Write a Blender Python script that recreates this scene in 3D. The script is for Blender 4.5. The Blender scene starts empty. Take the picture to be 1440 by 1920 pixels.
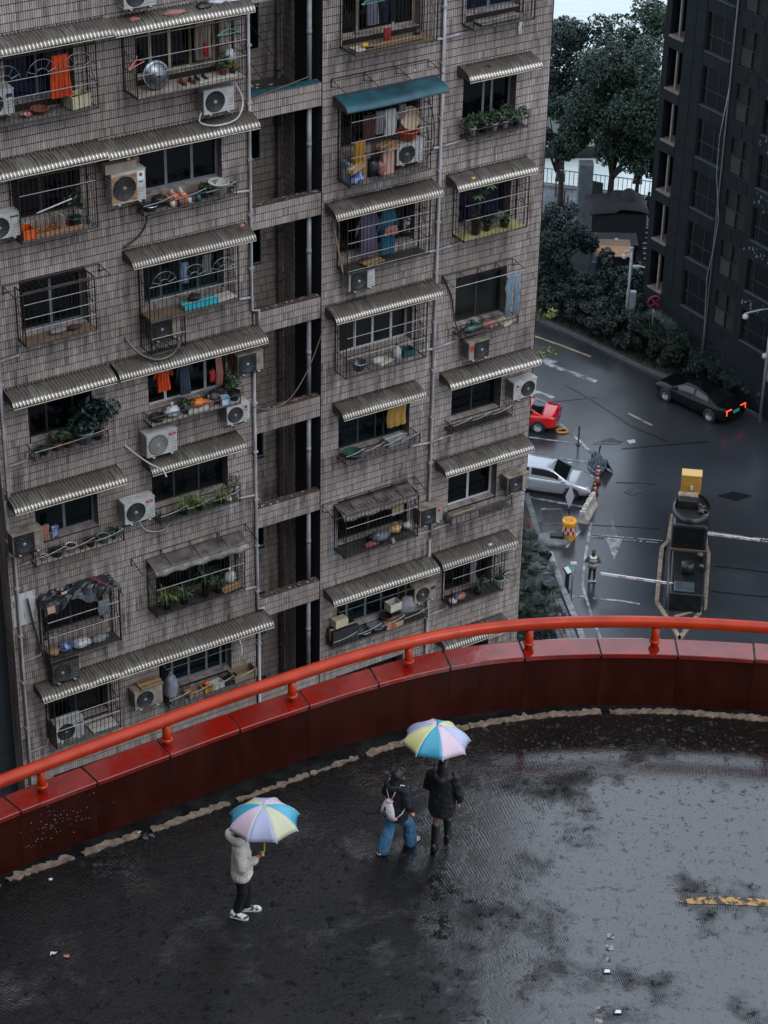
import bpy, bmesh, math, random
import numpy as np
from math import sin, cos, pi, radians, sqrt, atan2
from mathutils import Vector, Matrix

random.seed(7)
S = bpy.context.scene
COL = S.collection

# ------------------------------------------------------------------ camera
CAM_Z = 56.0
cd = bpy.data.cameras.new('camera')
cam = bpy.data.objects.new('camera', cd)
COL.objects.link(cam)
cd.sensor_fit = 'VERTICAL'
cd.sensor_height = 36.0
cd.lens = 80.57
cd.clip_start = 0.5
cd.clip_end = 4000
_pitch, _roll = 0.5415329, 0.0212303
_f = Vector((0, cos(_pitch), -sin(_pitch)))
_r0 = Vector((1, 0, 0)); _u0 = _r0.cross(_f)
_r = cos(_roll) * _r0 + sin(_roll) * _u0
_u = -sin(_roll) * _r0 + cos(_roll) * _u0
cam.matrix_world = Matrix(((_r.x, _u.x, -_f.x, 0), (_r.y, _u.y, -_f.y, 0), (_r.z, _u.z, -_f.z, CAM_Z), (0, 0, 0, 1)))
S.camera = cam

# ------------------------------------------------------------------ sky, sun, exposure
SUN_EL, SUN_AZ = 48.0, 140.0            # overcast, the brightest cloud behind and to the right of the viewpoint
w = bpy.data.worlds.new('World'); S.world = w; w.use_nodes = True
nt = w.node_tree
for n_ in list(nt.nodes): nt.nodes.remove(n_)
_out = nt.nodes.new('ShaderNodeOutputWorld'); _bg = nt.nodes.new('ShaderNodeBackground')
_sky = nt.nodes.new('ShaderNodeTexSky'); _sky.sky_type = 'NISHITA'; _sky.sun_disc = False
_sky.sun_elevation = radians(SUN_EL); _sky.sun_rotation = radians(SUN_AZ)
_sky.air_density = 1.0; _sky.dust_density = 4.0; _sky.ozone_density = 1.0
_hs = nt.nodes.new('ShaderNodeHueSaturation'); _hs.inputs['Saturation'].default_value = 0.32
nt.links.new(_sky.outputs[0], _hs.inputs['Color'])
# even cloud cover over the whole sky, only faintly mottled
_tc = nt.nodes.new('ShaderNodeTexCoord'); _cn = nt.nodes.new('ShaderNodeTexNoise'); _cn.inputs['Scale'].default_value = 2.2; _cn.inputs['Detail'].default_value = 5
nt.links.new(_tc.outputs['Generated'], _cn.inputs[0])
_cr = nt.nodes.new('ShaderNodeValToRGB'); nt.links.new(_cn.outputs[0], _cr.inputs[0])
_cr.color_ramp.elements[0].color = (9.8, 11.5, 13.8, 1); _cr.color_ramp.elements[1].color = (12.2, 13.8, 16.0, 1)
_mx = nt.nodes.new('ShaderNodeMix'); _mx.data_type = 'RGBA'; _mx.inputs[0].default_value = 0.82
nt.links.new(_hs.outputs[0], _mx.inputs[6]); nt.links.new(_cr.outputs[0], _mx.inputs[7]); nt.links.new(_mx.outputs[2], _bg.inputs[0])
nt.links.new(_bg.outputs[0], _out.inputs[0])
_bg.inputs[1].default_value = 0.15
sl = bpy.data.lights.new('sun', 'SUN'); sl.energy = 0.6; sl.angle = radians(30); sl.color = (1.0, 0.97, 0.93)
sun = bpy.data.objects.new('sun', sl); COL.objects.link(sun)
_sd = Vector((sin(radians(SUN_AZ)) * cos(radians(SUN_EL)), cos(radians(SUN_AZ)) * cos(radians(SUN_EL)), sin(radians(SUN_EL))))
sun.rotation_euler = _sd.to_track_quat('Z', 'Y').to_euler()
sun.location = (0, 0, 120)
S.view_settings.view_transform = 'Standard'; S.view_settings.look = 'None'
S.view_settings.exposure = -0.12; S.view_settings.gamma = 1.0; S.view_settings.use_curve_mapping = False

# ------------------------------------------------------------------ materials
def lin(c):
    return tuple((x / 12.92 if x <= 0.04045 else ((x + 0.055) / 1.055) ** 2.4) for x in c)
def rgb(r, g, b): return lin((r / 255, g / 255, b / 255)) + (1,)
MATS = {}
def mat(name, col, rough=0.6, metal=0.0, var=0.0, vscale=3.0, bump=0.0, bscale=20.0, col2=None, stretch=None, spec=0.5, rvar=0.0, emit=0.0, isl=0.0, coat=0.0, detail=5.0, sharp=0.0):
    """Procedural Principled material: noise between col and col2 (or +-var), optional bump and roughness variation."""
    if name in MATS: return MATS[name]
    m = bpy.data.materials.new(name); MATS[name] = m; m.use_nodes = True
    t = m.node_tree; b = t.nodes['Principled BSDF']; N = t.nodes.new; L = t.links.new
    c = tuple(col) if len(col) == 4 else tuple(col) + (1,)
    b.inputs['Base Color'].default_value = c; b.inputs['Roughness'].default_value = rough
    b.inputs['Metallic'].default_value = metal; b.inputs['Specular IOR Level'].default_value = spec
    if coat: b.inputs['Coat Weight'].default_value = coat; b.inputs['Coat Roughness'].default_value = 0.08
    if emit: b.inputs['Emission Color'].default_value = c; b.inputs['Emission Strength'].default_value = emit
    tc = N('ShaderNodeTexCoord'); mp = N('ShaderNodeMapping'); L(tc.outputs['Object'], mp.inputs[0])
    if stretch: mp.inputs['Scale'].default_value = stretch
    if var or col2 or rvar:
        oi = N('ShaderNodeObjectInfo'); ad = N('ShaderNodeVectorMath'); ad.operation = 'ADD'
        ml = N('ShaderNodeMath'); ml.operation = 'MULTIPLY'; ml.inputs[1].default_value = 37.0
        L(oi.outputs['Random'], ml.inputs[0]); L(mp.outputs[0], ad.inputs[0]); L(ml.outputs[0], ad.inputs[1])
        nz = N('ShaderNodeTexNoise'); nz.inputs['Scale'].default_value = vscale; nz.inputs['Detail'].default_value = detail
        L(ad.outputs[0], nz.inputs[0])
        rp = N('ShaderNodeValToRGB'); L(nz.outputs[0], rp.inputs[0])
        a0 = 0.3 + 0.19 * sharp; a1 = 0.7 - 0.19 * sharp
        rp.color_ramp.elements[0].position = a0; rp.color_ramp.elements[1].position = a1
        if col2: k0, k1 = c, tuple(col2) if len(col2) == 4 else tuple(col2) + (1,)
        else:
            k0 = tuple(max(0, x * (1 - var)) for x in c[:3]) + (1,); k1 = tuple(min(1, x * (1 + var)) for x in c[:3]) + (1,)
        rp.color_ramp.elements[0].color = k0; rp.color_ramp.elements[1].color = k1
        src = rp.outputs[0]
        if isl:
            ge = N('ShaderNodeNewGeometry'); mr = N('ShaderNodeMapRange')
            L(ge.outputs['Random Per Island'], mr.inputs[0]); mr.inputs[3].default_value = 1 - isl; mr.inputs[4].default_value = 1 + isl
            vm = N('ShaderNodeVectorMath'); vm.operation = 'SCALE'; L(src, vm.inputs[0]); L(mr.outputs[0], vm.inputs['Scale']); src = vm.outputs[0]
        if var or col2: L(src, b.inputs['Base Color'])
        if rvar:
            mr = N('ShaderNodeMapRange'); L(nz.outputs[0], mr.inputs[0]); mr.inputs[1].default_value = 0.35; mr.inputs[2].default_value = 0.65
            mr.inputs[3].default_value = max(0, rough - rvar); mr.inputs[4].default_value = min(1, rough + rvar); L(mr.outputs[0], b.inputs['Roughness'])
    if bump:
        n2 = N('ShaderNodeTexNoise'); n2.inputs['Scale'].default_value = bscale; n2.inputs['Detail'].default_value = 4; L(mp.outputs[0], n2.inputs[0])
        bp = N('ShaderNodeBump'); bp.inputs['Strength'].default_value = bump; bp.inputs['Distance'].default_value = 0.02
        L(n2.outputs[0], bp.inputs['Height']); L(bp.outputs[0], b.inputs['Normal'])
    return m

# ------------------------------------------------------------------ mesh builder
class MB:
    """Collects boxes, tubes, lathes and loose polygons and links them as one mesh object."""
    def __init__(s): s.v = []; s.f = []; s.smooth = []
    def add(s, vs, fs, M=None, sm=False):
        o = len(s.v)
        s.v += [tuple(M @ Vector(p)) for p in vs] if M is not None else [tuple(p) for p in vs]
        for f in fs: s.f.append([i + o for i in f]); s.smooth.append(sm)
        return s
    def box(s, x0, x1, y0, y1, z0, z1, M=None):
        vs = [(x0, y0, z0), (x1, y0, z0), (x1, y1, z0), (x0, y1, z0), (x0, y0, z1), (x1, y0, z1), (x1, y1, z1), (x0, y1, z1)]
        return s.add(vs, [(0, 3, 2, 1), (4, 5, 6, 7), (0, 1, 5, 4), (1, 2, 6, 5), (2, 3, 7, 6), (3, 0, 4, 7)], M)
    def bbox(s, x0, x1, y0, y1, z0, z1, r=0.02, M=None):
        """box with chamfered edges"""
        bm = bmesh.new(); bmesh.ops.create_cube(bm, size=1)
        for v in bm.verts: v.co = Vector(((x0 + x1) / 2 + v.co.x * (x1 - x0), (y0 + y1) / 2 + v.co.y * (y1 - y0), (z0 + z1) / 2 + v.co.z * (z1 - z0)))
        bmesh.ops.bevel(bm, geom=bm.edges[:], offset=r, segments=2, affect='EDGES', profile=0.5)
        bm.verts.index_update()
        s.add([v.co[:] for v in bm.verts], [[v.index for v in f.verts] for f in bm.faces], M); bm.free(); return s
    def tube(s, pts, r, n=6, M=None, cap=True):
        pts = [Vector(p) for p in pts]; k = len(pts); rs = r if isinstance(r, (list, tuple)) else [r] * k
        vs = []; prev = None
        for i, p in enumerate(pts):
            t = (pts[min(i + 1, k - 1)] - pts[max(i - 1, 0)])
            t = t.normalized() if t.length > 1e-9 else Vector((0, 0, 1))
            if prev is None:
                a = Vector((0, 0, 1)) if abs(t.z) < 0.9 else Vector((1, 0, 0)); x = t.cross(a).normalized()
            else:
                x = prev - t * prev.dot(t); x = x.normalized() if x.length > 1e-6 else t.orthogonal().normalized()
            prev = x; y = t.cross(x)
            for j in range(n):
                a = 2 * pi * j / n; vs.append(p + (x * cos(a) + y * sin(a)) * rs[i])
        fs = [(i * n + j, i * n + (j + 1) % n, (i + 1) * n + (j + 1) % n, (i + 1) * n + j) for i in range(k - 1) for j in range(n)]
        if cap: fs += [tuple(reversed(range(n))), tuple((k - 1) * n + j for j in range(n))]
        return s.add(vs, fs, M, sm=n > 5)
    def bar(s, a, b, w=0.015, M=None): return s.tube([a, b], w, 4, M)
    def lathe(s, prof, n=16, M=None, closed=False):
        """prof: list of (radius, z)"""
        vs = [(r * cos(2 * pi * j / n), r * sin(2 * pi * j / n), z) for r, z in prof for j in range(n)]
        fs = [(i * n + j, i * n + (j + 1) % n, (i + 1) * n + (j + 1) % n, (i + 1) * n + j) for i in range(len(prof) - 1) for j in range(n)]
        if prof[0][0] > 1e-6: fs.append(tuple(reversed(range(n))))
        if prof[-1][0] > 1e-6: fs.append(tuple((len(prof) - 1) * n + j for j in range(n)))
        return s.add(vs, fs, M, sm=True)
    def poly(s, vs, M=None): return s.add(vs, [tuple(range(len(vs)))], M)
    def prism(s, pl, y0, y1, M=None):
        """outline in (x, z), extruded along y"""
        k = len(pl); vs = [(x, y0, z) for x, z in pl] + [(x, y1, z) for x, z in pl]
        fs = [tuple(range(k)), tuple(reversed(range(k, 2 * k)))] + [(i, i + k, (i + 1) % k + k, (i + 1) % k) for i in range(k)]
        return s.add(vs, fs, M)
    def slab(s, pl, z0, z1, M=None):
        """outline in (x, y), extruded up"""
        k = len(pl); vs = [(x, y, z0) for x, y in pl] + [(x, y, z1) for x, y in pl]
        fs = [tuple(reversed(range(k))), tuple(range(k, 2 * k))] + [(i, (i + 1) % k, (i + 1) % k + k, i + k) for i in range(k)]
        return s.add(vs, fs, M)
    def grid(s, P, M=None, sm=True, wrap=False):
        """P[i][j] points -> quads"""
        a, b = len(P), len(P[0]); vs = [q for r in P for q in r]
        fs = [(i * b + j, i * b + (j + 1) % b, (i + 1) * b + (j + 1) % b, (i + 1) * b + j) for i in range(a - 1) for j in range(b if wrap else b - 1)]
        return s.add(vs, fs, M, sm)
    def sphere(s, c, r, n=10, m=7, M=None, lump=0.0):
        rx, ry, rz = r if isinstance(r, (tuple, list)) else (r, r, r); P = []
        for i in range(m + 1):
            a = pi * i / m; row = []
            for j in range(n):
                b = 2 * pi * j / n; k = 1 + lump * (random.random() - 0.5) if 0 < i < m else 1
                row.append((c[0] + rx * sin(a) * cos(b) * k, c[1] + ry * sin(a) * sin(b) * k, c[2] + rz * cos(a) * k))
            P.append(row)
        return s.grid(P, M, wrap=True)
    def mesh(s, name):
        me = bpy.data.meshes.new(name); me.from_pydata(s.v, [], s.f)
        me.polygons.foreach_set('use_smooth', s.smooth); me.update(); return me
    def build(s, name, m=None, parent=None, loc=None, rz=0.0, **tags):
        return link(name, s.mesh(name), m, parent, loc, rz, **tags)

def link(name, me, m=None, parent=None, loc=None, rz=0.0, label=None, cat=None, group=None, kind=None):
    o = bpy.data.objects.new(name, me); COL.objects.link(o)
    if m is not None and me is not None and not me.materials: me.materials.append(m)
    if parent is not None: o.parent = parent
    if loc is not None: o.location = loc
    if rz: o.rotation_euler = (0, 0, rz)
    return tag(o, label, cat, group, kind)
def tag(o, label=None, cat=None, group=None, kind=None):
    for k, v in (('label', label), ('category', cat), ('group', group), ('kind', kind)):
        if v: o[k] = v
    return o
def empty(name, loc, label, cat, group=None, rz=0.0):
    o = bpy.data.objects.new(name, None); COL.objects.link(o); o.location = loc; o.rotation_euler = (0, 0, rz)
    o.empty_display_size = 0.2
    return tag(o, label, cat, group)
def structure(name, mb, m): return mb.build(name, m, kind='structure')
def copy_tree(o, loc=None, label=None, rz=None):
    """a thing with copies of its parts and sub-parts; meshes are shared"""
    c = o.copy(); COL.objects.link(c)
    if loc is not None: c.location = loc
    if rz is not None: c.rotation_euler = (0, 0, rz)
    if label: c['label'] = label
    for ch in o.children:
        k = ch.copy(); COL.objects.link(k); k.parent = c
        for g in ch.children:
            q = g.copy(); COL.objects.link(q); q.parent = k
    return c
def T(x=0, y=0, z=0, rz=0, rx=0, ry=0, s=1):
    return Matrix.Translation((x, y, z)) @ Matrix.Rotation(rz, 4, 'Z') @ Matrix.Rotation(rx, 4, 'X') @ Matrix.Rotation(ry, 4, 'Y') @ Matrix.Scale(s, 4)
def np_mesh(name, V, Q):
    """quads from numpy arrays"""
    me = bpy.data.meshes.new(name); V = np.asarray(V, np.float32); Q = np.asarray(Q, np.int32)
    k = Q.shape[1]
    me.vertices.add(len(V)); me.vertices.foreach_set('co', V.ravel())
    me.loops.add(Q.size); me.loops.foreach_set('vertex_index', Q.ravel())
    me.polygons.add(len(Q)); me.polygons.foreach_set('loop_start', np.arange(0, Q.size, k, dtype=np.int32))
    me.polygons.foreach_set('loop_total', np.full(len(Q), k, np.int32)); me.update(calc_edges=True); me.validate(); me.shade_flat(); return me
def text_mesh(body, size, depth=0.004):
    """raised lettering standing in the local x-z plane, facing -y"""
    c = bpy.data.curves.new('lettering', 'FONT'); c.body = body; c.size = size; c.extrude = depth; c.align_x = 'CENTER'; c.align_y = 'CENTER'
    o = bpy.data.objects.new('lettering', c); COL.objects.link(o)
    me = bpy.data.meshes.new_from_object(o.evaluated_get(bpy.context.evaluated_depsgraph_get()))
    bpy.data.objects.remove(o); bpy.data.curves.remove(c)
    me.transform(Matrix.Rotation(pi / 2, 4, 'X')); return me

# ------------------------------------------------------------------ frame of the apartment facade: u along it, o out of it, z up
P0 = Vector((-1.73665, 53.49341, 0)); RZ = atan2(0.5466404, 0.83736747)
FD = Vector((0.83736747, 0.5466404, 0)); FN = Vector((0.5466404, -0.83736747, 0))
def fw(u, z, o=0.0):
    q = P0 + FD * u + FN * o; return (q.x, q.y, z)
DECK = 32.0

black = mat('deep_black', rgb(8, 8, 9), 0.6, var=0.4)
iron = mat('dark_rusty_iron', rgb(26, 24, 23), 0.55, 0.3, col2=rgb(62, 45, 37), vscale=4)
iron_pale = mat('worn_pale_iron', rgb(120, 120, 118), 0.4, 0.6, var=0.3, vscale=9)
glass = mat('dark_window_glass', rgb(7, 10, 13), 0.08, var=0.6, vscale=0.7, spec=0.22)
glass_blue = mat('blue_window_glass', rgb(5, 15, 36), 0.1, spec=0.22, var=0.5, vscale=0.8)
pvc = mat('grey_white_pipe_plastic', rgb(168, 166, 172), 0.4, col2=rgb(120, 112, 110), vscale=2.5, stretch=(3, 3, 0.6))
alu = mat('dull_aluminium', rgb(120, 124, 128), 0.45, 0.5, var=0.2)


# ================================================================== LARGE STRUCTURE
# ------------------------------------------------------------------ apartment building
def tile_material(name, brick):
    """glazed strip tiles: pinkish grey, grime streaks that run down, paler weathered patches"""
    m = bpy.data.materials.new(name); m.use_nodes = True; t = m.node_tree; b = t.nodes['Principled BSDF']; N = t.nodes.new; L = t.links.new
    tc = N('ShaderNodeTexCoord'); base = tc.outputs['Object']
    def noise(scale, st, det=5):
        mp = N('ShaderNodeMapping'); mp.inputs['Scale'].default_value = st; L(base, mp.inputs[0])
        n = N('ShaderNodeTexNoise'); n.inputs['Scale'].default_value = scale; n.inputs['Detail'].default_value = det; L(mp.outputs[0], n.inputs[0]); return n.outputs[0]
    def ramp(src, a, c0, bb, c1):
        r = N('ShaderNodeValToRGB'); r.color_ramp.elements[0].position = a; r.color_ramp.elements[1].position = bb
        r.color_ramp.elements[0].color = c0; r.color_ramp.elements[1].color = c1; L(src, r.inputs[0]); return r.outputs[0]
    def mix(kind, f, a, c):
        x = N('ShaderNodeMix'); x.data_type = 'RGBA'; x.blend_type = kind
        if isinstance(f, float): x.inputs[0].default_value = f
        else: L(f, x.inputs[0])
        L(a, x.inputs[6]) if not isinstance(a, tuple) else setattr(x.inputs[6], 'default_value', a)
        L(c, x.inputs[7]) if not isinstance(c, tuple) else setattr(x.inputs[7], 'default_value', c)
        return x.outputs[2]
    c = ramp(noise(0.45, (1, 1, 1)), 0.35, rgb(144, 130, 123), 0.68, rgb(178, 165, 158))
    streak = ramp(noise(1.6, (3.0, 3.0, 0.28), 6), 0.40, (0, 0, 0, 1), 0.62, (1, 1, 1, 1))
    blot = ramp(noise(0.9, (1, 1, 1)), 0.42, (0, 0, 0, 1), 0.62, (1, 1, 1, 1))
    x = N('ShaderNodeMath'); x.operation = 'MULTIPLY'; L(streak, x.inputs[0]); L(blot, x.inputs[1])
    y = N('ShaderNodeMath'); y.operation = 'MULTIPLY'; y.inputs[1].default_value = 0.74; L(x.outputs[0], y.inputs[0])
    c = mix('MIX', y.outputs[0], c, rgb(50, 44, 41))
    # drip stains running down from the sills of every storey
    sp = N('ShaderNodeSeparateXYZ'); L(base, sp.inputs[0])
    def mth(op, a, k):
        q_ = N('ShaderNodeMath'); q_.operation = op; L(a, q_.inputs[0]); q_.inputs[1].default_value = k; return q_.outputs[0]
    fr_ = N('ShaderNodeMath'); fr_.operation = 'FRACT'; L(mth('MULTIPLY', mth('SUBTRACT', sp.outputs[2], 37.03 - 58), 1 / 2.9), fr_.inputs[0])
    below = ramp(fr_.outputs[0], .45, (0, 0, 0, 1), .97, (1, 1, 1, 1)); drip = ramp(noise(1.0, (7, 7, .35), 4), .50, (0, 0, 0, 1), .62, (1, 1, 1, 1))
    dm = N('ShaderNodeMath'); dm.operation = 'MULTIPLY'; L(below, dm.inputs[0]); L(drip, dm.inputs[1])
    c = mix('MIX', mth('MULTIPLY', dm.outputs[0], .55), c, rgb(44, 38, 35))
    pale = ramp(noise(0.55, (1.5, 1.5, 0.7), 3), 0.63, (0, 0, 0, 1), 0.72, (0.55, 0.55, 0.55, 1))
    c = mix('MIX', pale, c, rgb(184, 182, 188))
    if brick:
        bt = N('ShaderNodeTexBrick'); bt.offset = 0; bt.squash = 1; mp = N('ShaderNodeMapping'); L(base, mp.inputs[0]); mp.inputs['Rotation'].default_value = (pi / 2, 0, 0)
        L(mp.outputs[0], bt.inputs[0]); bt.inputs['Scale'].default_value = 1; bt.inputs['Brick Width'].default_value = 0.0555; bt.inputs['Row Height'].default_value = 0.2085
        bt.inputs['Mortar Size'].default_value = 0.006; L(c, bt.inputs['Color1']); L(c, bt.inputs['Color2']); bt.inputs['Mortar'].default_value = rgb(48, 38, 36); c = bt.outputs[0]
    else:
        ge = N('ShaderNodeNewGeometry'); mr = N('ShaderNodeValToRGB'); L(ge.outputs['Random Per Island'], mr.inputs[0]); mr.color_ramp.elements[0].color = (.55, .55, .55, 1); mr.color_ramp.elements[1].color = (1.3, 1.3, 1.3, 1); [setattr(mr.color_ramp.elements.new(p_), 'color', (v_, v_, v_, 1)) for p_, v_ in ((.02, .6), (.03, .84), (.975, 1.12), (.985, 1.3))]
        vm = N('ShaderNodeVectorMath'); vm.operation = 'SCALE'; L(c, vm.inputs[0]); L(mr.outputs[0], vm.inputs['Scale']); c = vm.outputs[0]
    L(c, b.inputs['Base Color']); b.inputs['Roughness'].default_value = 0.42
    return m
TILE = tile_material('strip_tile', False); TILE_FAR = tile_material('strip_tile_far', True)
GROUT = mat('grime_grout', rgb(18, 14, 14), 0.9, var=0.5, vscale=2)
DARKWALL = mat('sooty_render', rgb(46, 46, 47), 0.8, var=0.4, vscale=1.5)

BLD = empty('apartment_building', (P0.x, P0.y, 0), 'old tower of flats clad in pinkish grey strip tiles with barred windows', 'apartment building', rz=RZ)
def SR(r): return 37.03 - 2.9 * r          # window sill height of row r (row 0 is the topmost whole row in view)
WIN_U = [(-8.30, -6.62), (-5.05, -2.84), (0.57, 2.80), (4.22, 5.86)]
WH = 1.35; REV = 0.26
ROWS = range(-9, 12); TOP = 68.0
ZT0, ZT1 = 15.6, 41.2                       # band where every tile is built
BLOCKS = [(-9.17, -2.02), (0.0, 6.97)]

far = MB()
for (a, b2) in BLOCKS:
    wall = MB()
    us = sorted({a, b2} | {x for w_ in WIN_U for x in w_ if a < x < b2})
    zs = sorted({0.0, TOP, ZT0, ZT1} | {SR(r) for r in ROWS} | {SR(r) + WH for r in ROWS})
    for i in range(len(us) - 1):
        for j in range(len(zs) - 1):
            uc = (us[i] + us[i + 1]) / 2; zc = (zs[j] + zs[j + 1]) / 2
            hole = any(w_[0] < uc < w_[1] for w_ in WIN_U) and any(SR(r) < zc < SR(r) + WH for r in ROWS)
            if hole: continue
            (wall if ZT0 < zc < ZT1 else far).poly([(us[i], 0, zs[j]), (us[i + 1], 0, zs[j]), (us[i + 1], 0, zs[j + 1]), (us[i], 0, zs[j + 1])])
    wall.build('wall', GROUT, BLD)
rev_mesh = {}
for (a, b2) in WIN_U:
    rev = MB(); w_ = b2 - a
    rev.poly([(0, 0, 0), (0, 0, WH), (0, REV, WH), (0, REV, 0)]); rev.poly([(w_, 0, 0), (w_, REV, 0), (w_, REV, WH), (w_, 0, WH)])
    rev.poly([(0, 0, WH), (w_, 0, WH), (w_, REV, WH), (0, REV, WH)]); rev.poly([(0, 0, 0), (0, REV, 0), (w_, REV, 0), (w_, 0, 0)]); rev_mesh[a] = rev.mesh('reveal')
# outer shell: the two ends, the back and the roof
shell = MB()
shell.box(-9.17, -2.02, 2.2, 11, 0, TOP); shell.box(-2.02, 6.97, 2.2, 11, 0, TOP - 0.01)
shell.poly([(-9.17, 0, 0), (-9.17, 0, TOP), (-9.17, 2.2, TOP), (-9.17, 2.2, 0)]); shell.poly([(6.97, 0, 0), (6.97, 2.2, 0), (6.97, 2.2, TOP), (6.97, 0, TOP)])
shell.poly([(-9.17, 0, TOP), (-2.02, 0, TOP), (-2.02, 2.2, TOP), (-9.17, 2.2, TOP)]); shell.poly([(0, 0, TOP), (6.97, 0, TOP), (6.97, 2.2, TOP), (0, 2.2, TOP)])
far.build('upper_and_lower_wall', TILE_FAR, BLD); shell.build('outer_shell', TILE_FAR, BLD)
REVEAL = mat('reveal_tile', rgb(112, 100, 96), 0.5, var=0.35, vscale=5)
# shaft between the two blocks, its walls in plain dark grey
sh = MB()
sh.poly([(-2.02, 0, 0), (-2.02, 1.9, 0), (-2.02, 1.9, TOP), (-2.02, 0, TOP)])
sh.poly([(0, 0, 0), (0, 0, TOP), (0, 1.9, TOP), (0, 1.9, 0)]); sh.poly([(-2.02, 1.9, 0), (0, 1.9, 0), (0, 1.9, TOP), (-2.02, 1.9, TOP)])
sh.build('shaft_wall', mat('shaft_dark_grey', rgb(26, 28, 30), 0.8, col2=rgb(13, 14, 16), vscale=1.2, stretch=(1, 1, 0.5)), BLD)

def tiles(name, o0, du, dz, nu, nz, keep, kind='stuff', depth=0.011, w=0.0435, h=0.187):
    """nu x nz raised tiles on the plane o0 + i du + j dz; keep(i, j) masks out openings"""
    I, J = np.meshgrid(np.arange(nu), np.arange(nz), indexing='ij'); I = I.ravel(); J = J.ravel()
    k = keep(I, J); I = I[k]; J = J[k]; n_ = len(I)
    du = np.array(du, float); dz = np.array(dz, float); uu = du / np.linalg.norm(du); nn = np.cross(uu, [0, 0, 1.0])
    rs = np.random.RandomState(3)
    c = np.array(o0, float) + I[:, None] * du + J[:, None] * dz
    hw = 0.5 * w; d = depth * (0.75 + 0.5 * rs.rand(n_))[:, None]
    V = np.zeros((n_, 8, 3))
    for q, (sx, sz) in enumerate(((0, 0), (1, 0), (1, 1), (0, 1))):
        p_ = c + uu * (sx * w) + np.array([0, 0, 1.0]) * (sz * h)
        V[:, q] = p_; V[:, 4 + q] = p_ + nn * d
    base = (np.arange(n_) * 8)[:, None]
    Q = np.concatenate([base + np.array(f)[None] for f in ((4, 5, 6, 7), (0, 1, 5, 4), (1, 2, 6, 5), (2, 3, 7, 6), (3, 0, 4, 7))])
    return link(name, np_mesh(name, V.reshape(-1, 3), Q), TILE, BLD, kind=kind)
PU, PZ = 0.0555, 0.2085
for (a, b2) in BLOCKS:
    nu = int((b2 - a) / PU); nz = int((ZT1 - ZT0) / PZ)
    def keep(I, J, a=a):
        u0 = a + 0.005 + I * PU; z0 = ZT0 + 0.005 + J * PZ; ok = np.ones(len(I), bool)
        for (x0, x1) in WIN_U:
            inu = (u0 + 0.045 > x0 + 0.01) & (u0 < x1 - 0.01)
            for r in ROWS:
                ok &= ~(inu & (z0 + 0.19 > SR(r) + 0.03) & (z0 < SR(r) + WH - 0.03))
        return ok
    tiles('wall_tiles', (a + 0.005, 0, ZT0 + 0.005), (PU, 0, 0), (0, 0, PZ), nu, nz, keep)
# side face of the right-hand block, turned to the shaft 
tiles('wall_tiles', (0, 1.88, ZT0 + 0.005), (0, -PU, 0), (0, 0, PZ), 10, int((ZT1 - ZT0) / PZ), lambda I, J: np.ones(len(I), bool))
# shaft back wall, tiled panels beside the service windows
tiles('wall_tiles', (-2.0, 1.9, ZT0 + 0.005), (PU, 0, 0), (0, 0, PZ), 36, int((ZT1 - ZT0) / PZ),
      lambda I, J: ~(((ZT0 + J * PZ - SR(0) + 0.72) % 2.9 < 1.3) & (I * PU < 1.3)))

# parapet beams across the shaft, ledges strewn with leaves and rubbish
ledge_m = mat('ledge_dirt', rgb(96, 80, 72), 0.9, col2=rgb(48, 38, 33), vscale=14, bump=0.6, bscale=60)
litter_m = [mat('leaf_litter', rgb(70, 46, 34), 0.9, var=0.6, vscale=40), mat('paper_scrap', rgb(190, 186, 182), 0.8), mat('red_scrap', rgb(150, 32, 26), 0.7), mat('stone_chip', rgb(120, 112, 106), 0.9)]
rl = random.Random(5)
for r in range(-3, 8):
    zt = 36.07 - 2.9 * r; zb = zt - 0.615
    bmb = MB(); bmb.box(-2.015, -0.003, 0.012, 0.23, zb, zt)
    bo = bmb.build('parapet_beam', GROUT, BLD)
    if -2 <= r <= 6:
        tl = tiles('beam_tiles', (-2.01, 0.012, zb + 0.008), (PU, 0, 0), (0, 0, 0.2045), 36, 3, lambda I, J: np.ones(len(I), bool), h=0.183)
        tl.parent = bo
        lg = MB()
        lg.poly([(-2.01, 0.013, zt + 0.004), (-0.005, 0.013, zt + 0.004), (-0.005, 0.228, zt + 0.004), (-2.01, 0.228, zt + 0.004)]); lg.build('ledge', ledge_m, bo)
        for k, mm in enumerate(litter_m):
            q = MB()
            for _ in range((90, 10, 3, 26)[k]):
                x, y, s_ = rl.uniform(-1.98, -0.05), rl.uniform(0.03, 0.21), rl.uniform(0.012, 0.035)
                q.add([(-s_, -s_ * .6, 0), (s_, -s_ * .5, rl.uniform(0, .02)), (s_ * .8, s_ * .6, rl.uniform(0, .02)), (-s_ * .7, s_ * .7, .01)], [(0, 1, 2, 3)], T(x, y, zt + 0.008, rl.uniform(0, 6)))
            q.build('ledge_litter', mm, bo, kind='stuff')
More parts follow.
